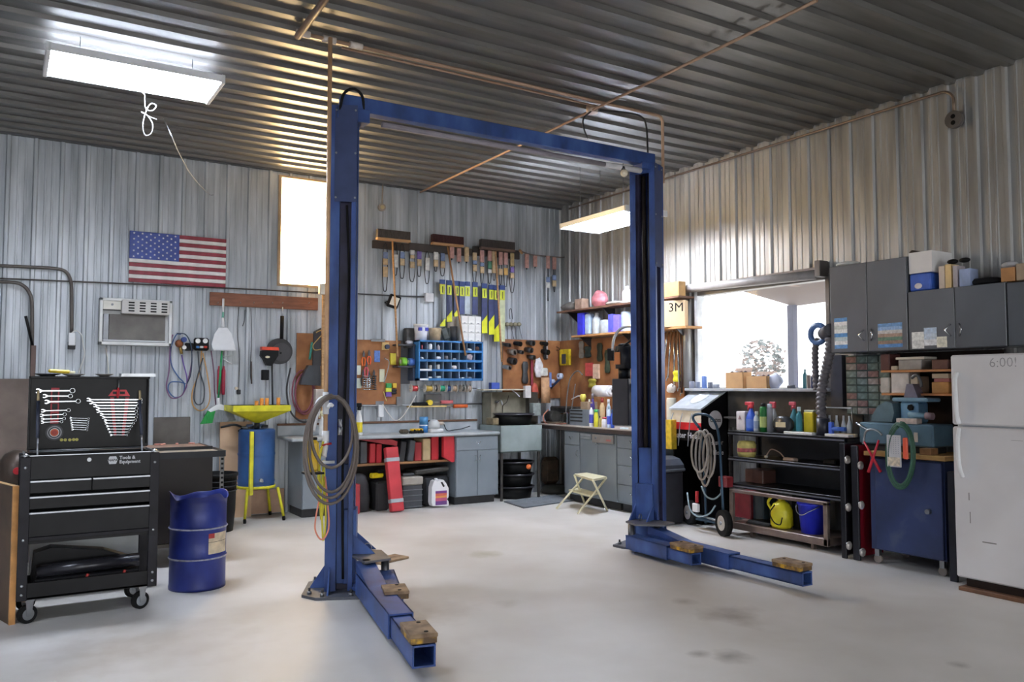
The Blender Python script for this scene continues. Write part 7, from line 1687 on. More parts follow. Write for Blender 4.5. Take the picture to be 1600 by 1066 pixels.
t = thing('bucket', 'bright blue plastic bucket standing on the low brown cart', 'bucket', (-.42, y_, .13))
m = MB(); m.lathe([(0, 0), (.115, 0), (.14, .26), (.15, .262), (.15, .275), (.145, .28), (.15, .3), (.145, .3), (.135, .27), (.11, .01), (0, .01)], (-.42, y_, .13), 28, hx('2b36c8', r=.35)); m.part('bucket_body', t)
m = MB(); m.tube(smooth([(-.5, y_ + .13, .39), (-.56, y_ + .08, .33), (-.565, y_ + .02, .3), (-.56, y_ - .06, .34), (-.5, y_ - .13, .39)], 4), .004, 6, STL); m.part('bail', t)
y_ = R(1217, 805, .5).y
t = thing('yellow_jug', 'bright yellow plastic jug with a handle on the low brown cart', 'jug', (-.48, y_, .13))
m = MB(); m.lathe([(0, 0), (.085, 0), (.1, .03), (.1, .17), (.075, .23), (.03, .26), (.03, .29)], (-.46, y_, .13), 20, hx('e2d62a', r=.4), sy=1.1); m.part('jug_body', t)
m = MB(); m.tube(smooth([(-.5, y_ + .09, .3), (-.5, y_ + .13, .36), (-.5, y_ + .08, .42), (-.47, y_ + .02, .42)], 4), .014, 8, hx('d8cc28')); m.part('handle', t)
m = MB(); m.tube(smooth([(-.58, y_ - .02, .36), (-.59, y_ + .03, .28), (-.59, y_ - .01, .2), (-.58, y_ - .08, .18), (-.57, y_ - .1, .25)], 5), .006, 6, BLK); m.one('black_cable', 'black cord tangled in front of the bright yellow jug', 'cord')
for a, b, yt, o, dep, c, z_, nm_, lab in ((1147, 1172, 768, .34, .2, '7c1f2a', .13, 'red_can', 'dark red can standing at the left inside the low brown cart'), (1174, 1192, 770, .3, .2, '3c4c54', .13, 'grey_can', 'slate grey container between the red can and the yellow jug'), (1236, 1249, 775, .4, .2, '17171b', .13, 'black_box', 'black box between the yellow jug and the blue bucket'),
                                      (1164, 1192, 734, .35, .2, '54372e', .507, 'brown_box', 'dark brown box on the third shelf of the black rack'), (1130, 1158, 747, .62, .1, '8a2a30', .46, 'red_tool', 'dark red tool lying beside the hand truck on the brown cart')):
    if nm_ == 'red_tool': z_ = .465
    y0_, y1_ = R(b, 760, o).y, R(a, 760, o).y
    if nm_ == 'red_tool': y0_, y1_ = -3.82, -3.7
    zt = R((a + b) / 2, yt, o).z; m = MB(); m.box(-o, -o + dep, y0_, y1_, z_, max(zt, z_ + .04), hx(c, r=.4, var=.15), .008); m.one(nm_, lab, 'box' if 'box' in nm_ else 'container')
m = MB(); m.prism([(-.55, .13), (-.3, .13), (-.3, .15), (-.5, .16)], 'y', R(1205, 800, .5).y, R(1170, 800, .5).y, BLKP); m.one('black_tray', 'flat black tray left of the yellow jug on the low brown cart', 'tray')
# shelf two: spool, trigger lamp
t = thing('yellow_spool', 'fat pale yellow jar with red print on the second shelf of the black rack', 'jar', (-.36, R(1167, 705, .36).y, .775))
m = MB(); m.lathe([(0, 0), (.085, 0), (.095, .04), (.095, .13), (.08, .16), (0, .165)], (-.36, R(1167, 705, .36).y, .775), 22, hx('e0d07c', var=.25, sc_=14)); m.part('jar_body', t)
m = MB(); m.lathe([(.0955, .05), (.0965, .06), (.0965, .085), (.0955, .09)], (-.36, R(1167, 705, .36).y, .775), 22, hx('c86a6a', var=.4, sc_=30)); m.part('printed_label', t)
t = thing('trouble_lamp', 'beige corded hand device lying on the second shelf of the black rack', 'tool', (-.42, R(1235, 715, .42).y, .775))
a, b = R(1226, 715, .42).y, R(1244, 717, .42).y
m = MB(); m.box(-.46, -.38, b, a, .775, .81, hx('b9a294', r=.5), .012); m.part('tool_body', t)
m = MB(); m.tube(smooth([(-.42, a, .8), (-.4, a + .08, .85), (-.38, a + .2, .87), (-.38, R(1197, 712, .38).y, .8)], 5), .006, 6, hx('a8948a')); m.ball((-.38, R(1197, 712, .38).y, .792), .017, hx('e6dccb')); m.part('cord', t)
m = MB(); m.box(-.4, -.2, R(1304, 705, .4).y, R(1285, 705, .4).y, .775, .82, BLKP, .01); m.one('black_case', 'flat black case at the right end of the second shelf of the black rack', 'case')
# bottles on the top shelf
ZT = 1.042
trigger('spray_bottle', 'blue spray bottle with a red trigger head on the black rack', 1174, 671, 628, .4, .06, hx('2f5fd0', r=.3), hx('d8404e'), hx('5a7fd0'), 'R', ZT)
for px, yt, o, r_, c, cp, bd, lab in ((1182.5, 643, .42, .03, 'c4ccd8', 'e3e6ea', '8fa0c4', 'white and blue aerosol can between the blue and green cans on the black rack'), (1193, 630, .42, .035, '1f7a3c', '1e1e22', 'b8c87a', 'green aerosol can with a black top on the black rack'), (1203, 631, .38, .032, 'b3b3bd', 'dfe6ee', None, 'clear bottle with a white cap right of the green can'), (1249, 636, .4, .03, '2c7f90', 'c9e0ea', None, 'teal bottle with a white cone top on the black rack')):
    bottle('bottle', lab, 'bottle', px, 671, yt, o, r_, hx(c), hx(cp), 'can' if r_ != .03 else 'round', hx(bd) if bd else None, 'R', .5, 'bottles on the black rack', ZT)
trigger('spray_bottle', 'clear spray bottle with a red head behind the green aerosol can', 1210, 671, 628, .25, .045, hx('c0c2c6'), hx('d05060'), None, 'R', ZT)
trigger('spray_bottle', 'teal spray bottle with a small red head right of the oval tin', 1241, 671, 628, .25, .045, hx('3a8a9c'), hx('d86070'), None, 'R', ZT)
m = MB(); y0_, y1_ = R(1164, 650, .35).y, R(1150, 650, .35).y; m.box(-.35, -.25, y0_, y1_, ZT, R(1157, 643, .35).z, hx('ece8ea'), .006); q = R(1156, 653, .35)
m.prism([(q.y - .022, q.z - .015), (q.y + .022, q.z - .015), (q.y, q.z + .025)], 'x', -.351, -.353, hx('b89aa0')); m.one('white_carton', 'white carton with a small triangle mark at the left end of the black rack', 'carton')
t = thing('oval_tin', 'black oval container with a cream label on the black rack', 'tin', (-.42, R(1224, 660, .42).y, ZT))
q = R(1224, 660, .42); m = MB(); m.X = frame((-.42, q.y, ZT + .085), 0, 0, PI / 2); m.lathe([(0, -.04), (.075, -.04), (.085, -.02), (.085, .02), (.075, .04), (0, .04)], (0, 0, 0), 26, hx('23272c', r=.3), sx=1, sy=1.35); m.part('tin_body', t)
m = MB(); m.box(-.463, -.46, q.y - .06, q.y + .06, ZT + .06, ZT + .11, hx('ddd0a8')); m.part('printed_label', t)
t = thing('yellow_jug', 'yellow container with a white cap on the black rack beside the corrugated hose', 'container', (-.36, R(1262, 655, .36).y, ZT))
y0_, y1_ = R(1270, 655, .36).y, R(1255, 655, .36).y; m = MB(); m.box(-.36, -.28, y0_, y1_, ZT, R(1262, 644, .36).z, hx('e6cc2a'), .008); m.part('container_body', t)
m = MB(); m.box(-.35, -.29, y0_, y1_, R(1262, 644, .36).z, R(1262, 641, .36).z, hx('e0e2c8'), .004); m.part('cap', t)
for a, b, lab in ((1224, 1269, 'white paper stack lying in front of the oval tin on the black rack'), (1288, 1325, 'white flat pad lying at the right end of the black rack')):
    m = MB(); m.box(-.5, -.42, R(b, 673, .5).y, R(a, 673, .5).y, ZT, ZT + .025, hx('e6e4e2'), .004); m.one('paper_pad', lab, 'paper')
rkk = thing('glass_rack', 'white wire rack holding slim clear bottles at the right of the black rack', 'rack', (-.3, R(1308, 640, .3).y, ZT))
m = MB(); a, b = R(1290, 637, .3).y, R(1332, 637, .3).y; zt = R(1300, 636, .3).z; m.box(-.32, -.3, b, a, zt - .012, zt, hx('d0d2d6'), .002)
for y in (a, b): m.cyl((-.31, y, ZT), (-.31, y, zt), .005, n=6, m=STL)
m.part('rack_frame', rkk)
for k, px in enumerate((1296, 1307, 1318, 1327)):
    y = R(px, 650, .36).y; m = MB(); m.lathe([(0, 0), (.024, 0), (.024, .1), (.01, .15), (.01, .19), (0, .19)], (-.36, y, ZT), 14, mt('c3c9cf', .1, 0, 0)); m.one('clear_bottle', '%s slim clear bottle in the white wire rack' % ('leftmost', 'second from left', 'third from left', 'rightmost')[k], 'bottle', 'slim clear bottles in the wire rack')
m = MB(); y = R(1300, 655, .44).y; m.box(-.46, -.42, y - .01, y + .03, ZT, ZT + .13, hx('3c62c8'), .006); m.cyl((-.44, y, ZT + .07), (-.44, y - .14, ZT + .07), .02, n=10, m=hx('3c68c0')); m.one('blue_tool', 'bright blue tool standing before the clear bottles on the black rack', 'tool')
m = MB(); m.box(-.42, -.38, R(1341, 667, .4).y + .02, R(1305, 667, .4).y, ZT, ZT + .03, hx('d8c4a4'), .004); m.one('wood_strip', 'tan strip lying before the clear bottles', 'strip')
# ================================================================ window sill shelf and what stands on it
zW = 1.478
m = MB(); m.box(-.2, -.005, -4.68, -2.78, zW - .03, zW, hx('b9bdc4', r=.35, m=.2), .004); m.one('sill_shelf', 'long pale metal shelf along the foot of the window', 'shelf')
m = MB(); m.box(-.14, -.025, -4.68, -3.33, zW - .33, zW - .31, mt('6b6660', .6)); m.box(-.05, -.025, -5.0, -3.33, 1.05, zW - .03, mt('57534f', .6, .2, .2)); m.one('wall_board', 'dark panel below the window shelf', 'panel')
for a, b, yt, lab in ((1134, 1161, 582, 'open cardboard box on the window shelf, left one'), (1166, 1198, 588, 'open cardboard box full of dark items on the window shelf, right one')):
    y0_, y1_ = R(b, 600, .19).y, R(a, 600, .19).y; zt = R((a + b) / 2, yt, .19).z
    t = thing('cardboard_box', lab, 'box', (-.12, (y0_ + y1_) / 2, zW)); CB = hx('cda373', r=.7, var=.08)
    m = MB(); m.box(-.19, -.186, y0_, y1_, zW, zt, CB); m.box(-.06, -.056, y0_, y1_, zW, zt, CB); m.box(-.19, -.056, y0_, y0_ + .004, zW, zt, CB); m.box(-.19, -.056, y1_ - .004, y1_, zW, zt, CB); m.box(-.19, -.056, y0_, y1_, zW, zW + .004, CB); m.part('box_body', t)
    m = MB(); m.prism([(-.056, zt), (-.03, zt + .05), (-.034, zt + .05), (-.06, zt)], 'y', y0_, y1_, hx('8a6a50')); m.part('flap', t)
    for k in range(4):
        m = MB(); m.ball((-.12, y0_ + (k + .5) * (y1_ - y0_) / 4, zt - .005), .022, (hx('3a3440'), hx('6a4a44'), hx('cfcfd6'))[k % 3]); m.one('boxed_item', '%s item poking out of the %s cardboard box on the window shelf' % (('first', 'second', 'third', 'fourth')[k], 'left' if a < 1150 else 'right'), 'small part')
rs2 = [('plastic_bag', 'crumpled clear plastic bag beside the cardboard boxes on the window shelf', 'bag', 1200, 1222, 584, 'c3cbe0', .03), ('blue_can', 'dark blue can at the left end of the window shelf', 'can', 1098, 1104, 588, '6f8ed0', .01), ('small_jar', 'small dark jar next to the dark blue can', 'jar', 1107, 1113, 597, '6a7080', .01), ('small_jar', 'second small grey jar on the window shelf left of the boxes', 'jar', 1115, 1124, 600, '8f98a8', .01), ('grey_tin', 'leftmost grey tin on the window shelf', 'tin', 1078, 1084, 596, '8a90a0', .01), ('grey_tin', 'second grey tin from the left on the window shelf', 'tin', 1087, 1093, 597, '7d8698', .01), ('metal_fitting', 'grey metal fitting right of the post on the window shelf', 'fitting', 1230, 1243, 602, '565c68', .01), ('tube_tool', 'tan tube standing at the right end of the window shelf', 'tube', 1262, 1266, 586, 'c9b8a8', .004), ('blue_bottle', 'slim teal bottle near the right end of the window shelf', 'bottle', 1256, 1260, 577, '4f8f9e', .006), ('dark_bottle', 'dark navy bottle at the right end of the window shelf beside the hose', 'bottle', 1268, 1276, 580, '2f3a5a', .01)]
for nm_, lab, cat, a, b, yt, c, ch in rs2:
    y0_, y1_ = R(b, 600, .12).y, R(a, 600, .12).y; m = shaped(nm_, -.15, -.09, y0_, y1_, zW, R((a + b) / 2, yt, .12).z, hx(c, r=.35), ch); m.one(nm_, lab, cat)
# roller shade
t = thing('roller_blind', 'grey rolled-up roller blind along the top of the window', 'roller blind', (-.1, -3.5, 2.6))
m = MB(); m.cyl((-.09, -4.56, R(1285, 428, .09).z), (-.09, -2.5, R(1063, 452, .09).z), .048, n=20, m=hx('a9a4a0', r=.45)); m.part('rolled_fabric', t)
m = MB(); m.box(-.1, -.02, -4.6, -2.5, 2.66, 2.685, mt('6d6460', .5, .3)); m.box(-.15, -.02, -4.64, -4.57, 2.58, 2.74, mt('5f5a58', .5, .3), .006); m.part('mounting_rail', t)
m = MB(); m.cyl((-.09, -2.72, 1.49), (-.09, -2.72, 2.5), .05, n=16, m=GALVR); m.one('duct_pipe', 'vertical galvanised pipe at the left jamb of the window', 'pipe')
m = MB(); m.box(-.05, -.02, -2.66, -2.6, 1.49, 2.2, hx('6a5c50')); m.one('dark_post', 'narrow dark post between the wrenches and the galvanised pipe', 'post')
# corrugated hose
CH = hx('58555a', r=.45)
t = thing('exhaust_hose', 'dark corrugated exhaust hose hanging in loops right of the window', 'hose', R(1285, 660, .3))
def corr_hose(pts, r_, lab, n=150):
    P = smooth(pts, 30); L = [0]
    for i in range(1, len(P)): L.append(L[-1] + (P[i] - P[i - 1]).length)
    out = []; k = int(L[-1] / .011); j = 0
    for i in range(k + 1):
        s_ = L[-1] * i / k
        while j < len(L) - 2 and L[j + 1] < s_: j += 1
        u = (s_ - L[j]) / max(1e-6, L[j + 1] - L[j]); out.append(P[j].lerp(P[j + 1], min(1, u)))
    m = MB(); m.tube(out, [r_ * (1.0 if i % 4 < 2 else .8) for i in range(len(out))], 12, CH); m.part('hose_run', t, lab)
corr_hose([R(1286, 668, .42), R(1283, 640, .4), R(1284, 610, .36), R(1290, 580, .33), R(1296, 550, .33), R(1297, 528, .32)], .048, 'thick front run')
corr_hose([R(1276, 610, .24), R(1274, 575, .24), R(1274, 545, .25), R(1278, 530, .27)], .035, None)
m = MB(); q = R(1278, 522, .28); m.tube([Vector((-.28 - .0, q.y + .085 * math.cos(2 * PI * i / 24), q.z + .085 * math.sin(2 * PI * i / 24))) for i in range(24)], .028, 10, hx('4a6a9a', r=.3), True); m.part('hose_cuff', t, 'smooth blue-grey ring cuff')
m = MB(); m.cyl(R(1287, 522, .28), R(1298, 515, .34), .06, n=18, m=hx('47474d')); m.part('nozzle', t)
m = MB(); q = R(1286, 660, .42); m.cyl((q.x, q.y, ZT), (q.x, q.y, ZT + .16), .06, n=18, m=hx('2a2c38', r=.4)); m.part('floor_end', t)
m = MB(); m.box(-.12, -.02, R(1318, 600, .1).y, R(1300, 600, .1).y, 1.3, 1.8, mt('3c3b44', .5)); m.one('wall_board', 'dark panel on the wall behind the corrugated hose below the tall wall cabinet', 'panel')
# ================================================================ wall cabinets
WC = ramp_mat('wall_cabinet_grey', [(.3, '5d5f63'), (.7, '6d6f73')], 1.6, .3, .15, (1, 1, .6), .05, 5)
def wallcab(y0_, y1_, z0_, z1_, n, lab, inner=True):
    t = thing('wall_cabinet', lab, 'cabinet', (-.18, (y0_ + y1_) / 2, z0_))
    m = MB(); m.box(-.34, -.03, y0_, y1_, z0_, z1_, WC); m.part('cabinet_body', t)
    w_ = (y1_ - y0_) / n
    for k in range(n):
        m = MB(); a, b = y0_ + k * w_ + .003, y0_ + (k + 1) * w_ - .003
        m.box(-.36, -.34, a, b, z0_ + .004, z1_ - .004, WC, .003); d = m.part('door', t)
        if n == 2 or k == 0:
            yy = b - .05 if k == 0 else a + .05; s_ = -1 if k == 0 else 1
            yh = y0_ + w_ + (-.035 if k == 0 else .035)
            m = MB(); m.tube([(-.362, yh, z0_ + .2), (-.395, yh + s_ * .035, z0_ + .15), (-.362, yh, z0_ + .1)], .007, 6, CHR); m.part('handle', d)
    return t
cy = [R(1297, 480, .36).y, R(1418, 480, .36).y, R(1573, 490, .36).y]
wallcab(cy[1] + .004, cy[0], 1.81, 2.62, 2, 'tall grey two-door wall cabinet right of the window')
wallcab(cy[2] + .004, cy[1] - .004, 1.81, 2.31, 2, 'lower grey two-door wall cabinet above the vise and refrigerator')
wallcab(cy[2] - .8, cy[2] - .004, 1.81, 2.3, 2, 'grey wall cabinet at the right edge above the refrigerator')
def notes(a, b, c, d, lab, stripes):
    y0_, y1_, z0_, z1_ = rr(a, b, c, d, .36); m = MB(); n = len(stripes)
    for k, s_ in enumerate(stripes): m.box(-.3625, -.3605, y0_, y1_, z1_ - (k + 1) * (z1_ - z0_) / n, z1_ - k * (z1_ - z0_) / n, hx(s_, var=.25, sc_=40))
    m.one('paper_note', lab, 'paper')
notes(1304, 1324, 497, 545, 'tall blue and white notice low on the left door of the tall wall cabinet', ('5a92c8', 'e8e8e4', 'c9cfc8', 'e4e6e2', '4f8cc4', 'b8c8ca', 'e6e8e8', '5a8fc4'))
notes(1372, 1410, 505, 543, 'landscape photo calendar page on the right door of the tall wall cabinet', ('6a96c8', '8fb0d6', 'c4c0bc', 'a58a78', '5f7f6a', '8f7868', '4f84bc'))
notes(1425, 1444, 519, 545, 'white note on the lower wall cabinet, leftmost of three', ('e4e4e0', 'dadad8'))
notes(1444, 1464, 512, 540, 'pale blue card between two white notes on the lower wall cabinet', ('b9cce0', 'c4d2e0', 'e0e2e6'))
notes(1464, 1480, 526, 543, 'small cream note on the lower wall cabinet left of the handles', ('e0dcca',))
# on top of the cabinets
zc = 2.312
def onc(nm_, lab, cat, a, b, yt, yb, o, dep, c, ch=.004, zb=None):
    y0_, y1_ = R(b, 440, o).y, R(a, 440, o).y; z0_ = zb if zb is not None else zc; m = MB(); m.box(-o, -o + dep, y0_, y1_, z0_, max(R((a + b) / 2, yt, o).z, z0_ + .02), hx(c, var=.12, sc_=12), ch); return m.one(nm_, lab, cat)
t = onc('blue_container', 'blue container with a white oval mark on top of the lower wall cabinet', 'container', 1421, 1454, 427, 456, .34, .2, '3560c0', .01)
m = MB(); q = R(1435, 447, .34); m.ball((-.342, q.y, q.z), .035, hx('d8d4d8'), sx=.05, sz=.7); m.part('emblem', t)
zt = R(1437, 427, .34).z + .003
y0_, y1_ = R(1456, 410, .34).y, R(1420, 410, .34).y
t = thing('white_box', 'open white cardboard box stacked on the blue container above the wall cabinet', 'box', (-.2, (y0_ + y1_) / 2, zt)); h_ = R(1440, 393, .34).z
m = MB(); m.box(-.34, -.34 + .3, y0_, y1_, zt, h_, hx('e9e7e6', var=.03)); m.part('box_body', t)
m = MB(); m.prism([(-.04, h_), (-.02, h_ + .03), (-.3, h_ + .03), (-.34, h_)], 'y', y1_ - .01, y1_, hx('4a3c34')); m.part('flap', t)
for a, b, yt, c, lab in ((1467, 1476, 416, 'd6c8b8', 'cream and brown booklet, left one on the lower wall cabinet'), (1477, 1486, 413, 'e6c890', 'yellowish booklet beside the cream one on the lower wall cabinet'), (1489, 1496, 415, 'b8b0b4', 'thin grey booklet in the middle of the row on the lower wall cabinet'), (1499, 1516, 420, '9fb0d4', 'blue-white packet at the right of the booklet row')):
    onc('booklet', lab, 'booklet', a, b, yt, 450, .32, .12, c, .002)
m = MB(); q = R(1492, 408, .3)
for dy in (.03, -.07): m.ball((-.28, q.y + dy, q.z), .035, BLKP, sz=.6, sy=1.3)
m.one('black_goggles', 'black goggles lying on top of the booklets above the wall cabinet', 'goggles')
m = MB(); y0_, y1_ = R(1552, 435, .25).y, R(1518, 438, .25).y; m.lathe([(0, 0), (.06, .0), (.08, .03), (.05, .06), (0, .065)], (-.22, (y0_ + y1_) / 2, zc), 16, mt('17171a', .4), sy=2.2); m.one('black_bag', 'small black bag lying on top of the lower wall cabinet', 'bag')
onc('cardboard_box', 'brown cardboard box at the far right on top of the wall cabinets', 'box', 1564, 1586, 418, 445, .33, .25, 'c08a55')
onc('cardboard_box', 'paler cardboard box cut by the right edge on top of the wall cabinets', 'box', 1588, 1625, 410, 445, .33, .25, 'b09a80')
m = MB(); q = R(1575, 414, .25); m.ball((-.22, q.y, q.z), .05, hx('cfcfd2'), sz=.6, sy=1.3); m.one('white_wrap', 'white crumpled wrap on the brown cardboard box', 'wrap')
y0_, y1_ = R(1338, 412, .25).y, R(1306, 415, .25).y; m = shaped('bundle', -.3, -.15, y0_, y1_, 2.622, 2.67, hx('e2e2de', var=.1)); m.one('white_bundle', 'white folded bundle on top of the tall wall cabinet', 'bundle')
# ================================================================ small-parts drawers, shelves with boxes
t = thing('drawer_cabinet', 'grey-green cabinet of many small clear drawers below the tall wall cabinet', 'drawer cabinet', (-.1, -5.1, 1.24))
y0_, y1_, z0_, z1_ = -5.37, -4.9, 1.235, 1.79
m = MB(); m.box(-.14, -.03, y0_, y1_, z0_, z1_, mt('4c5a56', .5, .2)); m.part('cabinet_body', t)
for r_ in range(8):
    for c_ in range(4):
        m = MB(); a = y0_ + .01 + c_ * (y1_ - y0_ - .01) / 4; zz = z0_ + .01 + r_ * (z1_ - z0_ - .01) / 8
        col = ('6f7f78', '7a8680', '8a6a64', '66756e', '9a8f88')[(r_ * 3 + c_ * 2) % 5]
        m.box(-.152, -.14, a, a + .105, zz, zz + .055, mt(col, .3, 0, .3, 30), .003); m.part('drawer', t)
BS = mt('241a17', .8)
m = MB(); m.box(-.06, -.03, -6.3, -5.38, 1.02, 1.8, BS); m.one('recess_board', 'dark brown back panel behind the boxed shelves beside the refrigerator', 'panel')
for i, py in enumerate((578, 615)):
    z_ = R(1430, py, .3).z; m = MB(); m.box(-.3, -.06, -6.2, -5.375, z_ - .018, z_, WOODM('a5683a', 'cf9058', 'orange_shelf')); m.one('wooden_shelf', ('upper', 'lower')[i] + ' orange-brown wooden shelf between the drawers and the refrigerator', 'shelf')
zA, zB_2 = R(1430, 578, .3).z, R(1430, 615, .3).z
for a, b, yt, c, zb, lab in ((1376, 1390, 553, '5a3330', zA, 'dark maroon box at the left of the upper wooden shelf'), (1392, 1402, 572, 'd0c4b4', zA, 'low cream packet left of the stacked tray on the upper wooden shelf'), (1404, 1440, 562, 'a5a19c', zA, 'grey tray on the upper wooden shelf'), (1456, 1482, 562, '6f4a40', zA, 'brown box at the right of the upper wooden shelf'),
                             (1375, 1389, 590, 'b8b4ac', zB_2, 'grey white box at the left of the lower wooden shelf'), (1392, 1420, 582, 'd2cdc8', zB_2, 'large off-white plastic box on the lower wooden shelf'), (1422, 1434, 588, 'b5a894', zB_2, 'tan box behind the machine on the lower wooden shelf'), (1455, 1482, 597, 'c08a4a', zB_2, 'orange brown box at the right of the lower wooden shelf')):
    y0_, y1_ = R(b, 590, .27).y, R(a, 590, .27).y; m = MB(); m.box(-.27, -.1, y0_, y1_, zb, max(R((a + b) / 2, yt, .27).z, zb + .03), hx(c, var=.15, sc_=12), .006); m.one('storage_box', lab, 'box')
zx = R(1422, 562, .27).z
y0_, y1_ = R(1445, 557, .28).y, R(1400, 557, .28).y; m = MB(); m.box(-.29, -.1, y0_, y1_, zx, zx + .022, hx('ddd6c8'), .003); m.one('tray_lid', 'cream flat lid on the grey tray', 'lid')
zx = R(1468, 597, .27).z; m = MB(); m.box(-.26, -.1, R(1482, 590, .27).y, R(1458, 590, .27).y, zx, zx + .03, hx('b06a64'), .003); m.one('storage_box', 'thin reddish box on the orange brown box', 'box')
m = MB(); m.box(-.27, -.1, R(1482, 590, .27).y, R(1456, 590, .27).y, zx + .03, zx + .07, hx('b8a890'), .003); m.one('storage_box', 'thin beige box topmost beside the refrigerator on the lower wooden shelf', 'box')
# ================================================================ blue machine cabinet with machine
BCM = ramp_mat('dark_blue_cabinet', [(.3, '25304f'), (.6, '33406a'), (.75, '5a6478')], 2.5, .45, .1, (1, 1, 1), .05, 6)
bc2 = thing('machine_cabinet', 'scuffed dark blue steel cabinet on casters left of the refrigerator', 'cabinet', (-.36, -5.74, 0))
y0_, y1_ = -6.1, -5.44
m = MB(); m.box(-.58, -.12, y0_, y1_, .12, .9, BCM); m.part('cabinet_body', bc2)
m = MB(); m.X = frame((-.585, y1_ - .06, .16), 0); m.box(-.02, .0, -.59, 0, -.03, .73, BCM, .004); d = m.part('door', bc2)
m = MB(); m.cyl((-.605, y0_ + .12, .5), (-.64, y0_ + .12, .5), .02, n=12, m=STL); m.part('knob', d)
m = MB(); m.box(-.62, -.1, y0_ - .03, y1_ + .03, .91, .945, WOODM('8f6a3c', 'c49a58', 'cabinet_board')); m.part('top_board', bc2, 'yellowish wooden board')
for x, y in ((-.55, y1_ - .04), (-.55, y0_ + .05), (-.16, y1_ - .04), (-.16, y0_ + .05)):
    m = MB(); m.box(x - .02, x + .02, y - .02, y + .02, .06, .12, STL); m.cyl((x - .012, y, .035), (x + .012, y, .035), .035, n=14, m=hx('8a8078')); m.part('caster', bc2)
mc = thing('bench_machine', 'blue-grey bench machine with a pointed guard standing on the dark blue cabinet', 'machine', (-.4, -5.7, .945))
MB_ = mt('5a7788', .4, .2, .15, 5)
y0_, y1_ = R(1458, 680, .5).y, R(1342, 672, .5).y
z0_, z1_ = 1.0, R(1400, 662, .5).z
m = MB(); m.box(-.5, -.2, y0_, y1_, z0_, z1_, MB_, .012); m.box(-.46, -.24, y0_ + .05, y1_ - .05, .945, z0_, DKG); m.part('machine_bed', mc)
m = MB(); P2 = [R(a, b, .4) for a, b in ((1364, 658), (1364, 650), (1374, 634), (1386, 627), (1396, 630), (1399, 645), (1396, 660))]; m.prism([(p.y, max(p.z, z1_)) for p in P2], 'x', -.42, -.3, mt('5f7680', .4, .2)); m.part('motor_cowl', mc, 'grey humped motor cowl')
m = MB(); a, b, c, d_ = rr(1408, 1436, 628, 655, .36); m.box(-.38, -.22, a, b, z1_, d_, hx('6f9ab8', r=.4), .015); m.box(-.4, -.2, a - .1, b + .06, d_ - .0, d_ + .035, hx('7a9cb0', r=.4), .01); m.part('head_block', mc, 'pale blue head block')
m = MB(); q = R(1424, 637, .38); m.cyl((-.38, q.y, q.z), (-.4, q.y, q.z), .028, n=6, m=BLK); m.part('socket_screw', mc)
m = MB(); a, b, c, d_2 = rr(1414, 1436, 600, 624, .34); mid = (a + b) / 2; m.prism([(a, d_ + .035), (b, d_ + .035), (mid + .035, d_2), (mid - .02, d_2)], 'x', -.36, -.26, mt('6e6a7a', .45)); m.part('pointed_guard', mc, 'pointed grey guard')
m = MB(); m.tube(smooth([R(1424, 591, .33), R(1432, 586, .33), R(1438, 594, .33), R(1440, 605, .33)], 4), .014, 8, mt('5a5a5c', .4, .4)); m.part('crank', mc)
m = MB(); m.cyl((-.42, R(1420, 648, .42).y, R(1420, 648, .42).z), (-.42, R(1447, 650, .42).y, R(1447, 650, .42).z), .022, n=10, m=hx('6f94a6')); m.cyl((-.42, R(1447, 650, .42).y, R(1447, 650, .42).z), (-.42, R(1458, 651, .42).y, R(1458, 651, .42).z), .03, n=12, m=hx('7a6468')); m.part('spindle', mc)
m = MB(); a, b, c, d_ = rr(1400, 1432, 648, 664, .5); m.box(-.5, -.42, a, b, z1_, z1_ + .045, hx('c9b8ae', var=.2, sc_=30), .004); m.one('paper_stack', 'pale papers lying on the blue-grey machine', 'paper')
m = MB(); a, b, c, d_ = rr(1428, 1434, 676, 691, .502); m.box(-.503, -.5, a, b, c, d_, hx('c9beb0')); m.part('data_plate', mc)
m = MB(); a, b, c, d_ = rr(1440, 1458, 699, 715, .55); m.box(-.58, -.48, a, b, .946, .999, hx('8a6038', var=.3), .003); m.one('wood_block', 'small wood block on the board right of the green hose', 'wood block')
m = MB(); m.cyl(R(1338, 661, .5), R(1358, 673, .5), .012, n=8, m=CHR); m.one('steel_bar', 'bright steel bar sticking out at the left of the blue-grey machine', 'bar')
t = thing('crossed_snips', 'pair of red-handled snips hanging crossed before the dark blue cabinet', 'snips', R(1365, 735, .66))
for s_, (a, b) in enumerate((((1350, 690), (1376, 738)), ((1373, 688), (1357, 738)))):
    m = MB(); m.tube([R(*a, .66 + s_ * .015), R((a[0] + b[0]) / 2, (a[1] + b[1]) / 2, .67 + s_ * .015), R(*b, .66 + s_ * .015)], [.008, .011, .014], 8, hx('d0243c', r=.35)); m.part('handle', t)
m = MB(); m.tube(smooth([R(1349, 694, .66), R(1352, 676, .66), R(1361, 671, .66), R(1372, 674, .66), R(1378, 680, .66)], 5), .009, 8, STL); m.part('blade', t)
m = MB(); pts = []
for k in range(3): pts += [R(1407 + (22 - k * 2) * math.cos(2 * PI * i / 26 + PI / 2 * 3), 712 + (52 - k * 3) * math.sin(2 * PI * i / 26 + PI / 2 * 3), .68 + .018 * k) for i in range(26)]
m.tube(pts, .011, 8, hx('2f5a44', r=.45)); m.one('green_hose', 'dark green hose coiled and hanging before the dark blue cabinet', 'hose')
t = thing('carded_tool', 'perforated white card package hanging inside the green hose loop', 'package', R(1397, 730, .7))
m = MB(); a, b, c, d_ = rr(1386, 1408, 680, 730, .72); m.box(-.725, -.715, a, b, c, d_, hx('c9c6c6', var=.06), .004)
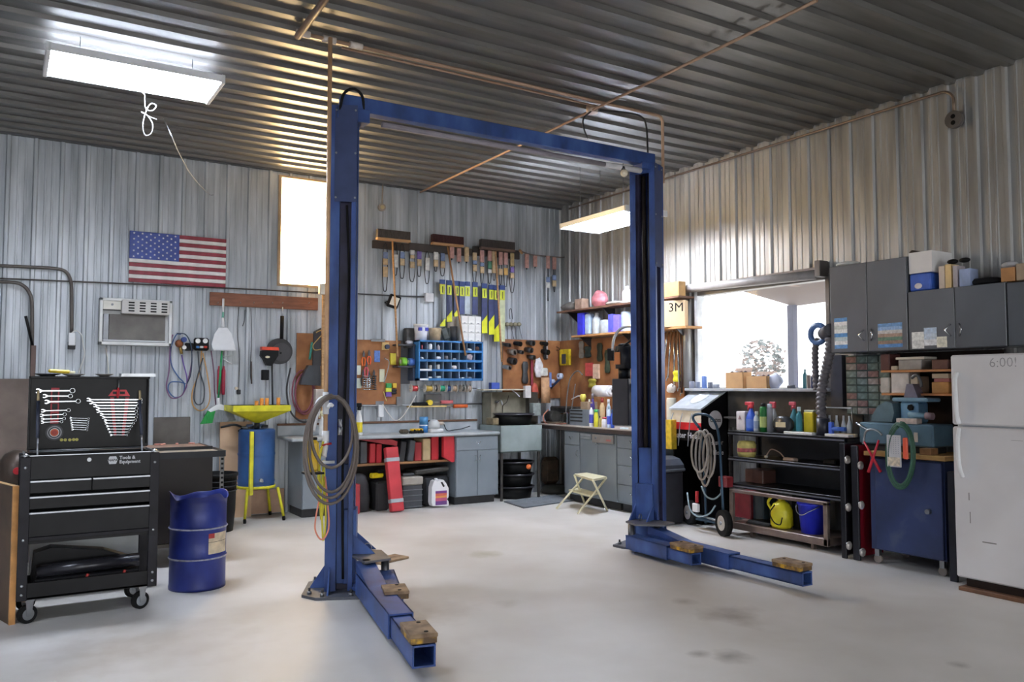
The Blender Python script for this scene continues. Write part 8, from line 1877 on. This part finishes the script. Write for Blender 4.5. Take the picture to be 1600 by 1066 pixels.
for i in range(9):
    for j in range(5): m.cyl((-.7255, a + .02 + j * (b - a - .04) / 4, d_ - .02 - i * .016), (-.727, a + .02 + j * (b - a - .04) / 4, d_ - .02 - i * .016), .0035, n=6, m=GRY)
m.part('card', t); m = MB(); m.box(-.728, -.725, a + .01, b - .01, c + .01, c + .08, hx('d8c8b0', var=.3, sc_=40)); m.part('printed_label', t)
m = MB(); a, b, c, d_ = rr(1411, 1419, 684, 718, .72); m.box(-.73, -.71, a, b, c, d_, hx('e05a38'), .008); m.one('orange_handle_tool', 'orange-handled tool hanging right of the perforated card package', 'tool')
# ================================================================ creepers standing on edge
def creeper(y0_, y1_, xf, c, lab, zt, cast, pads=None):
    t = thing('creeper', lab, 'creeper', (xf, (y0_ + y1_) / 2, 0)); m = MB()
    m.box(xf - .02, xf + .38, y1_ - .02, y1_, .02, zt, c, .006); m.part('deck', t)
    m = MB(); m.box(xf - .025, xf + .0, y0_, y1_, .0, zt, mt('22232b', .35, .3), .004); m.part('frame_rail', t)
    for z_ in cast:
        m = MB(); m.box(xf - .03, xf + .0, y0_ - .03, y0_, z_ - .02, z_ + .02, STL, .004); m.ball((xf - .03, y0_ - .035, z_), .038, mt('bdb7b2', .25, .6), sy=.5); m.part('caster', t)
    return t
creeper(-5.235, -5.185, -.62, mt('23242c', .35), 'black creeper standing on edge between the black rack and the red creeper', 1.0, (.12, .45, .86))
creeper(-5.35, -5.285, -.6, mt('8a1626', .35), 'dark red creeper standing on edge left of the dark blue cabinet', .985, (.08, .48, .82))
creeper(-6.24, -6.18, -.66, mt('1d1d20', .4), 'black creeper standing on edge between the dark blue cabinet and the refrigerator', .84, (.1, .32, .58))
# ================================================================ refrigerator
FRW = ramp_mat('refrigerator_white', [(.3, 'd4d2d4'), (.7, 'e0dfe1')], 2.2, .32, 0, (1, 1, 1), .03, 4)
fg_ = thing('refrigerator', 'scuffed white top-freezer refrigerator at the right edge with faint writing reading 6:00!', 'refrigerator', (-.5, -6.75, .0))
Xf = frame((-.86, -6.335, 0), 0)
m = MB(); m.X = Xf; m.box(.06, .78, -.78, -.005, .085, 1.735, mt('dfe3e8', .4, 0, .03), .01); m.part('cabinet_body', fg_)
for nm_, z0_, z1_ in (('freezer_door', 1.215, 1.735), ('door', .088, 1.2)):
    m = MB(); m.X = Xf; m.box(0, .06, -.78, 0, z0_, z1_, FRW, .012); d = m.part(nm_, fg_)
    m = MB(); m.X = Xf
    if nm_ == 'door': pts = [(-.01, -.06, 1.19), (-.035, -.062, 1.1), (-.04, -.065, .98), (-.03, -.07, .88), (-.0, -.072, .83)]
    else: pts = [(-.01, -.06, 1.225), (-.035, -.06, 1.3), (-.04, -.06, 1.42), (-.035, -.055, 1.55), (0, -.05, 1.6)]
    m.tube(smooth(pts, 5), .015, 8, WHT); m.part('handle', d)
    if nm_ != 'door':
        m = MB(); q = R(1567, 567, .861); m.text('6:00!', .1, facex(-.8605, q.y, q.z), hx('9a9a9c'), .0002, -.001); m.part('lettering', d, 'faint grey writing 6:00!')
    else:
        m = MB()
        for a, b, c_, w_ in ((1515, 800, 2, 18), (1513, 770, 2, 12), (1535, 848, 22, 1.5), (1580, 688, 18, 1.5)):
            P_, Q_ = R(a, b, .861), R(a + c_, b + w_, .861); m.box(-.8607, -.8602, Q_.y, P_.y, Q_.z, P_.z, hx('8f8d8c'))
        m.part('scuff_mark', d, 'grey scuff marks')
m = MB(); m.box(-.9, -.1, -7.12, -6.37, 0.0, .03, hx('6b4a34', var=.3), .004); m.box(-.84, -.15, -7.1, -6.4, .03, .085, BS); m.one('wood_platform', 'low brown wooden platform under the refrigerator', 'platform')
# ================================================================ outside the window: porch roof, post, shrub
t = thing('porch', 'wooden porch roof with a dark post seen through the window', 'porch', (3, -3, 0))
PW = mt('432c22', .7)
def Xp(px, py, x): 
    d = ray(px, py); return CAM + d * ((x - CAM.x) / d.x)
a, b, c = Xp(1125, 455, 1.2), Xp(1240, 479, 2.6), Xp(1300, 470, 2.6)
m = MB(); m.add([(.2, -3.0 + .2, 2.75), (2.6, b.y, b.z), (2.6, b.y - 2.5, c.z + .05), (.2, -6.5, 2.85), (.2, -2.8, 2.9), (2.6, b.y, b.z + .15), (2.6, b.y - 2.5, c.z + .25), (.2, -6.5, 3.0)], [(0, 1, 2, 3), (7, 6, 5, 4), (0, 4, 5, 1), (1, 5, 6, 2), (2, 6, 7, 3), (3, 7, 4, 0)], PW); m.part('roof_deck', t)
p = Xp(1236, 500, 2.4); m = MB(); m.box(2.38, 2.47, p.y - .05, p.y + .05, 0, b.z, mt('17173a', .7, 0, 0)); m.part('post', t)
for k in range(5): m = MB(); y = -3.2 - k * .6; m.box(.3, 2.55, y - .04, y + .04, 2.72, 2.84, hx('7a5a44')); m.part('rafter', t)
SH = thing('shrub', 'sparse pale shrub outside the window behind the cardboard boxes', 'shrub', (7, -1.5, 0))
m = MB(); base = Xp(1195, 600, 7.0); zc_ = Xp(1195, 562, 7.0).z; m.tube([(7, base.y, 0), (7.05, base.y + .05, zc_ - .3)], .04, 6, hx('7a6a60')); m.part('trunk', SH)
m = MB()
for k in range(420):
    u = rnd.gauss(0, 1); v = rnd.gauss(0, 1); w_ = rnd.gauss(0, 1); L = math.sqrt(u * u + v * v + w_ * w_); r_ = rnd.uniform(.5, 1)
    c = Vector((7 + u / L * r_ * .6, base.y + v / L * r_ * .45, zc_ + w_ / L * r_ * .5)); s_ = .075
    a = Vector((rnd.uniform(-1, 1), rnd.uniform(-1, 1), rnd.uniform(-1, 1))).normalized() * s_; b = a.orthogonal().normalized() * s_ * .6
    m.add([c - a, c + b, c + a, c - b], [(0, 1, 2, 3)], (hx('3c4644', var=0), hx('5c4a40', var=0))[k % 2])
m.part('foliage', SH)
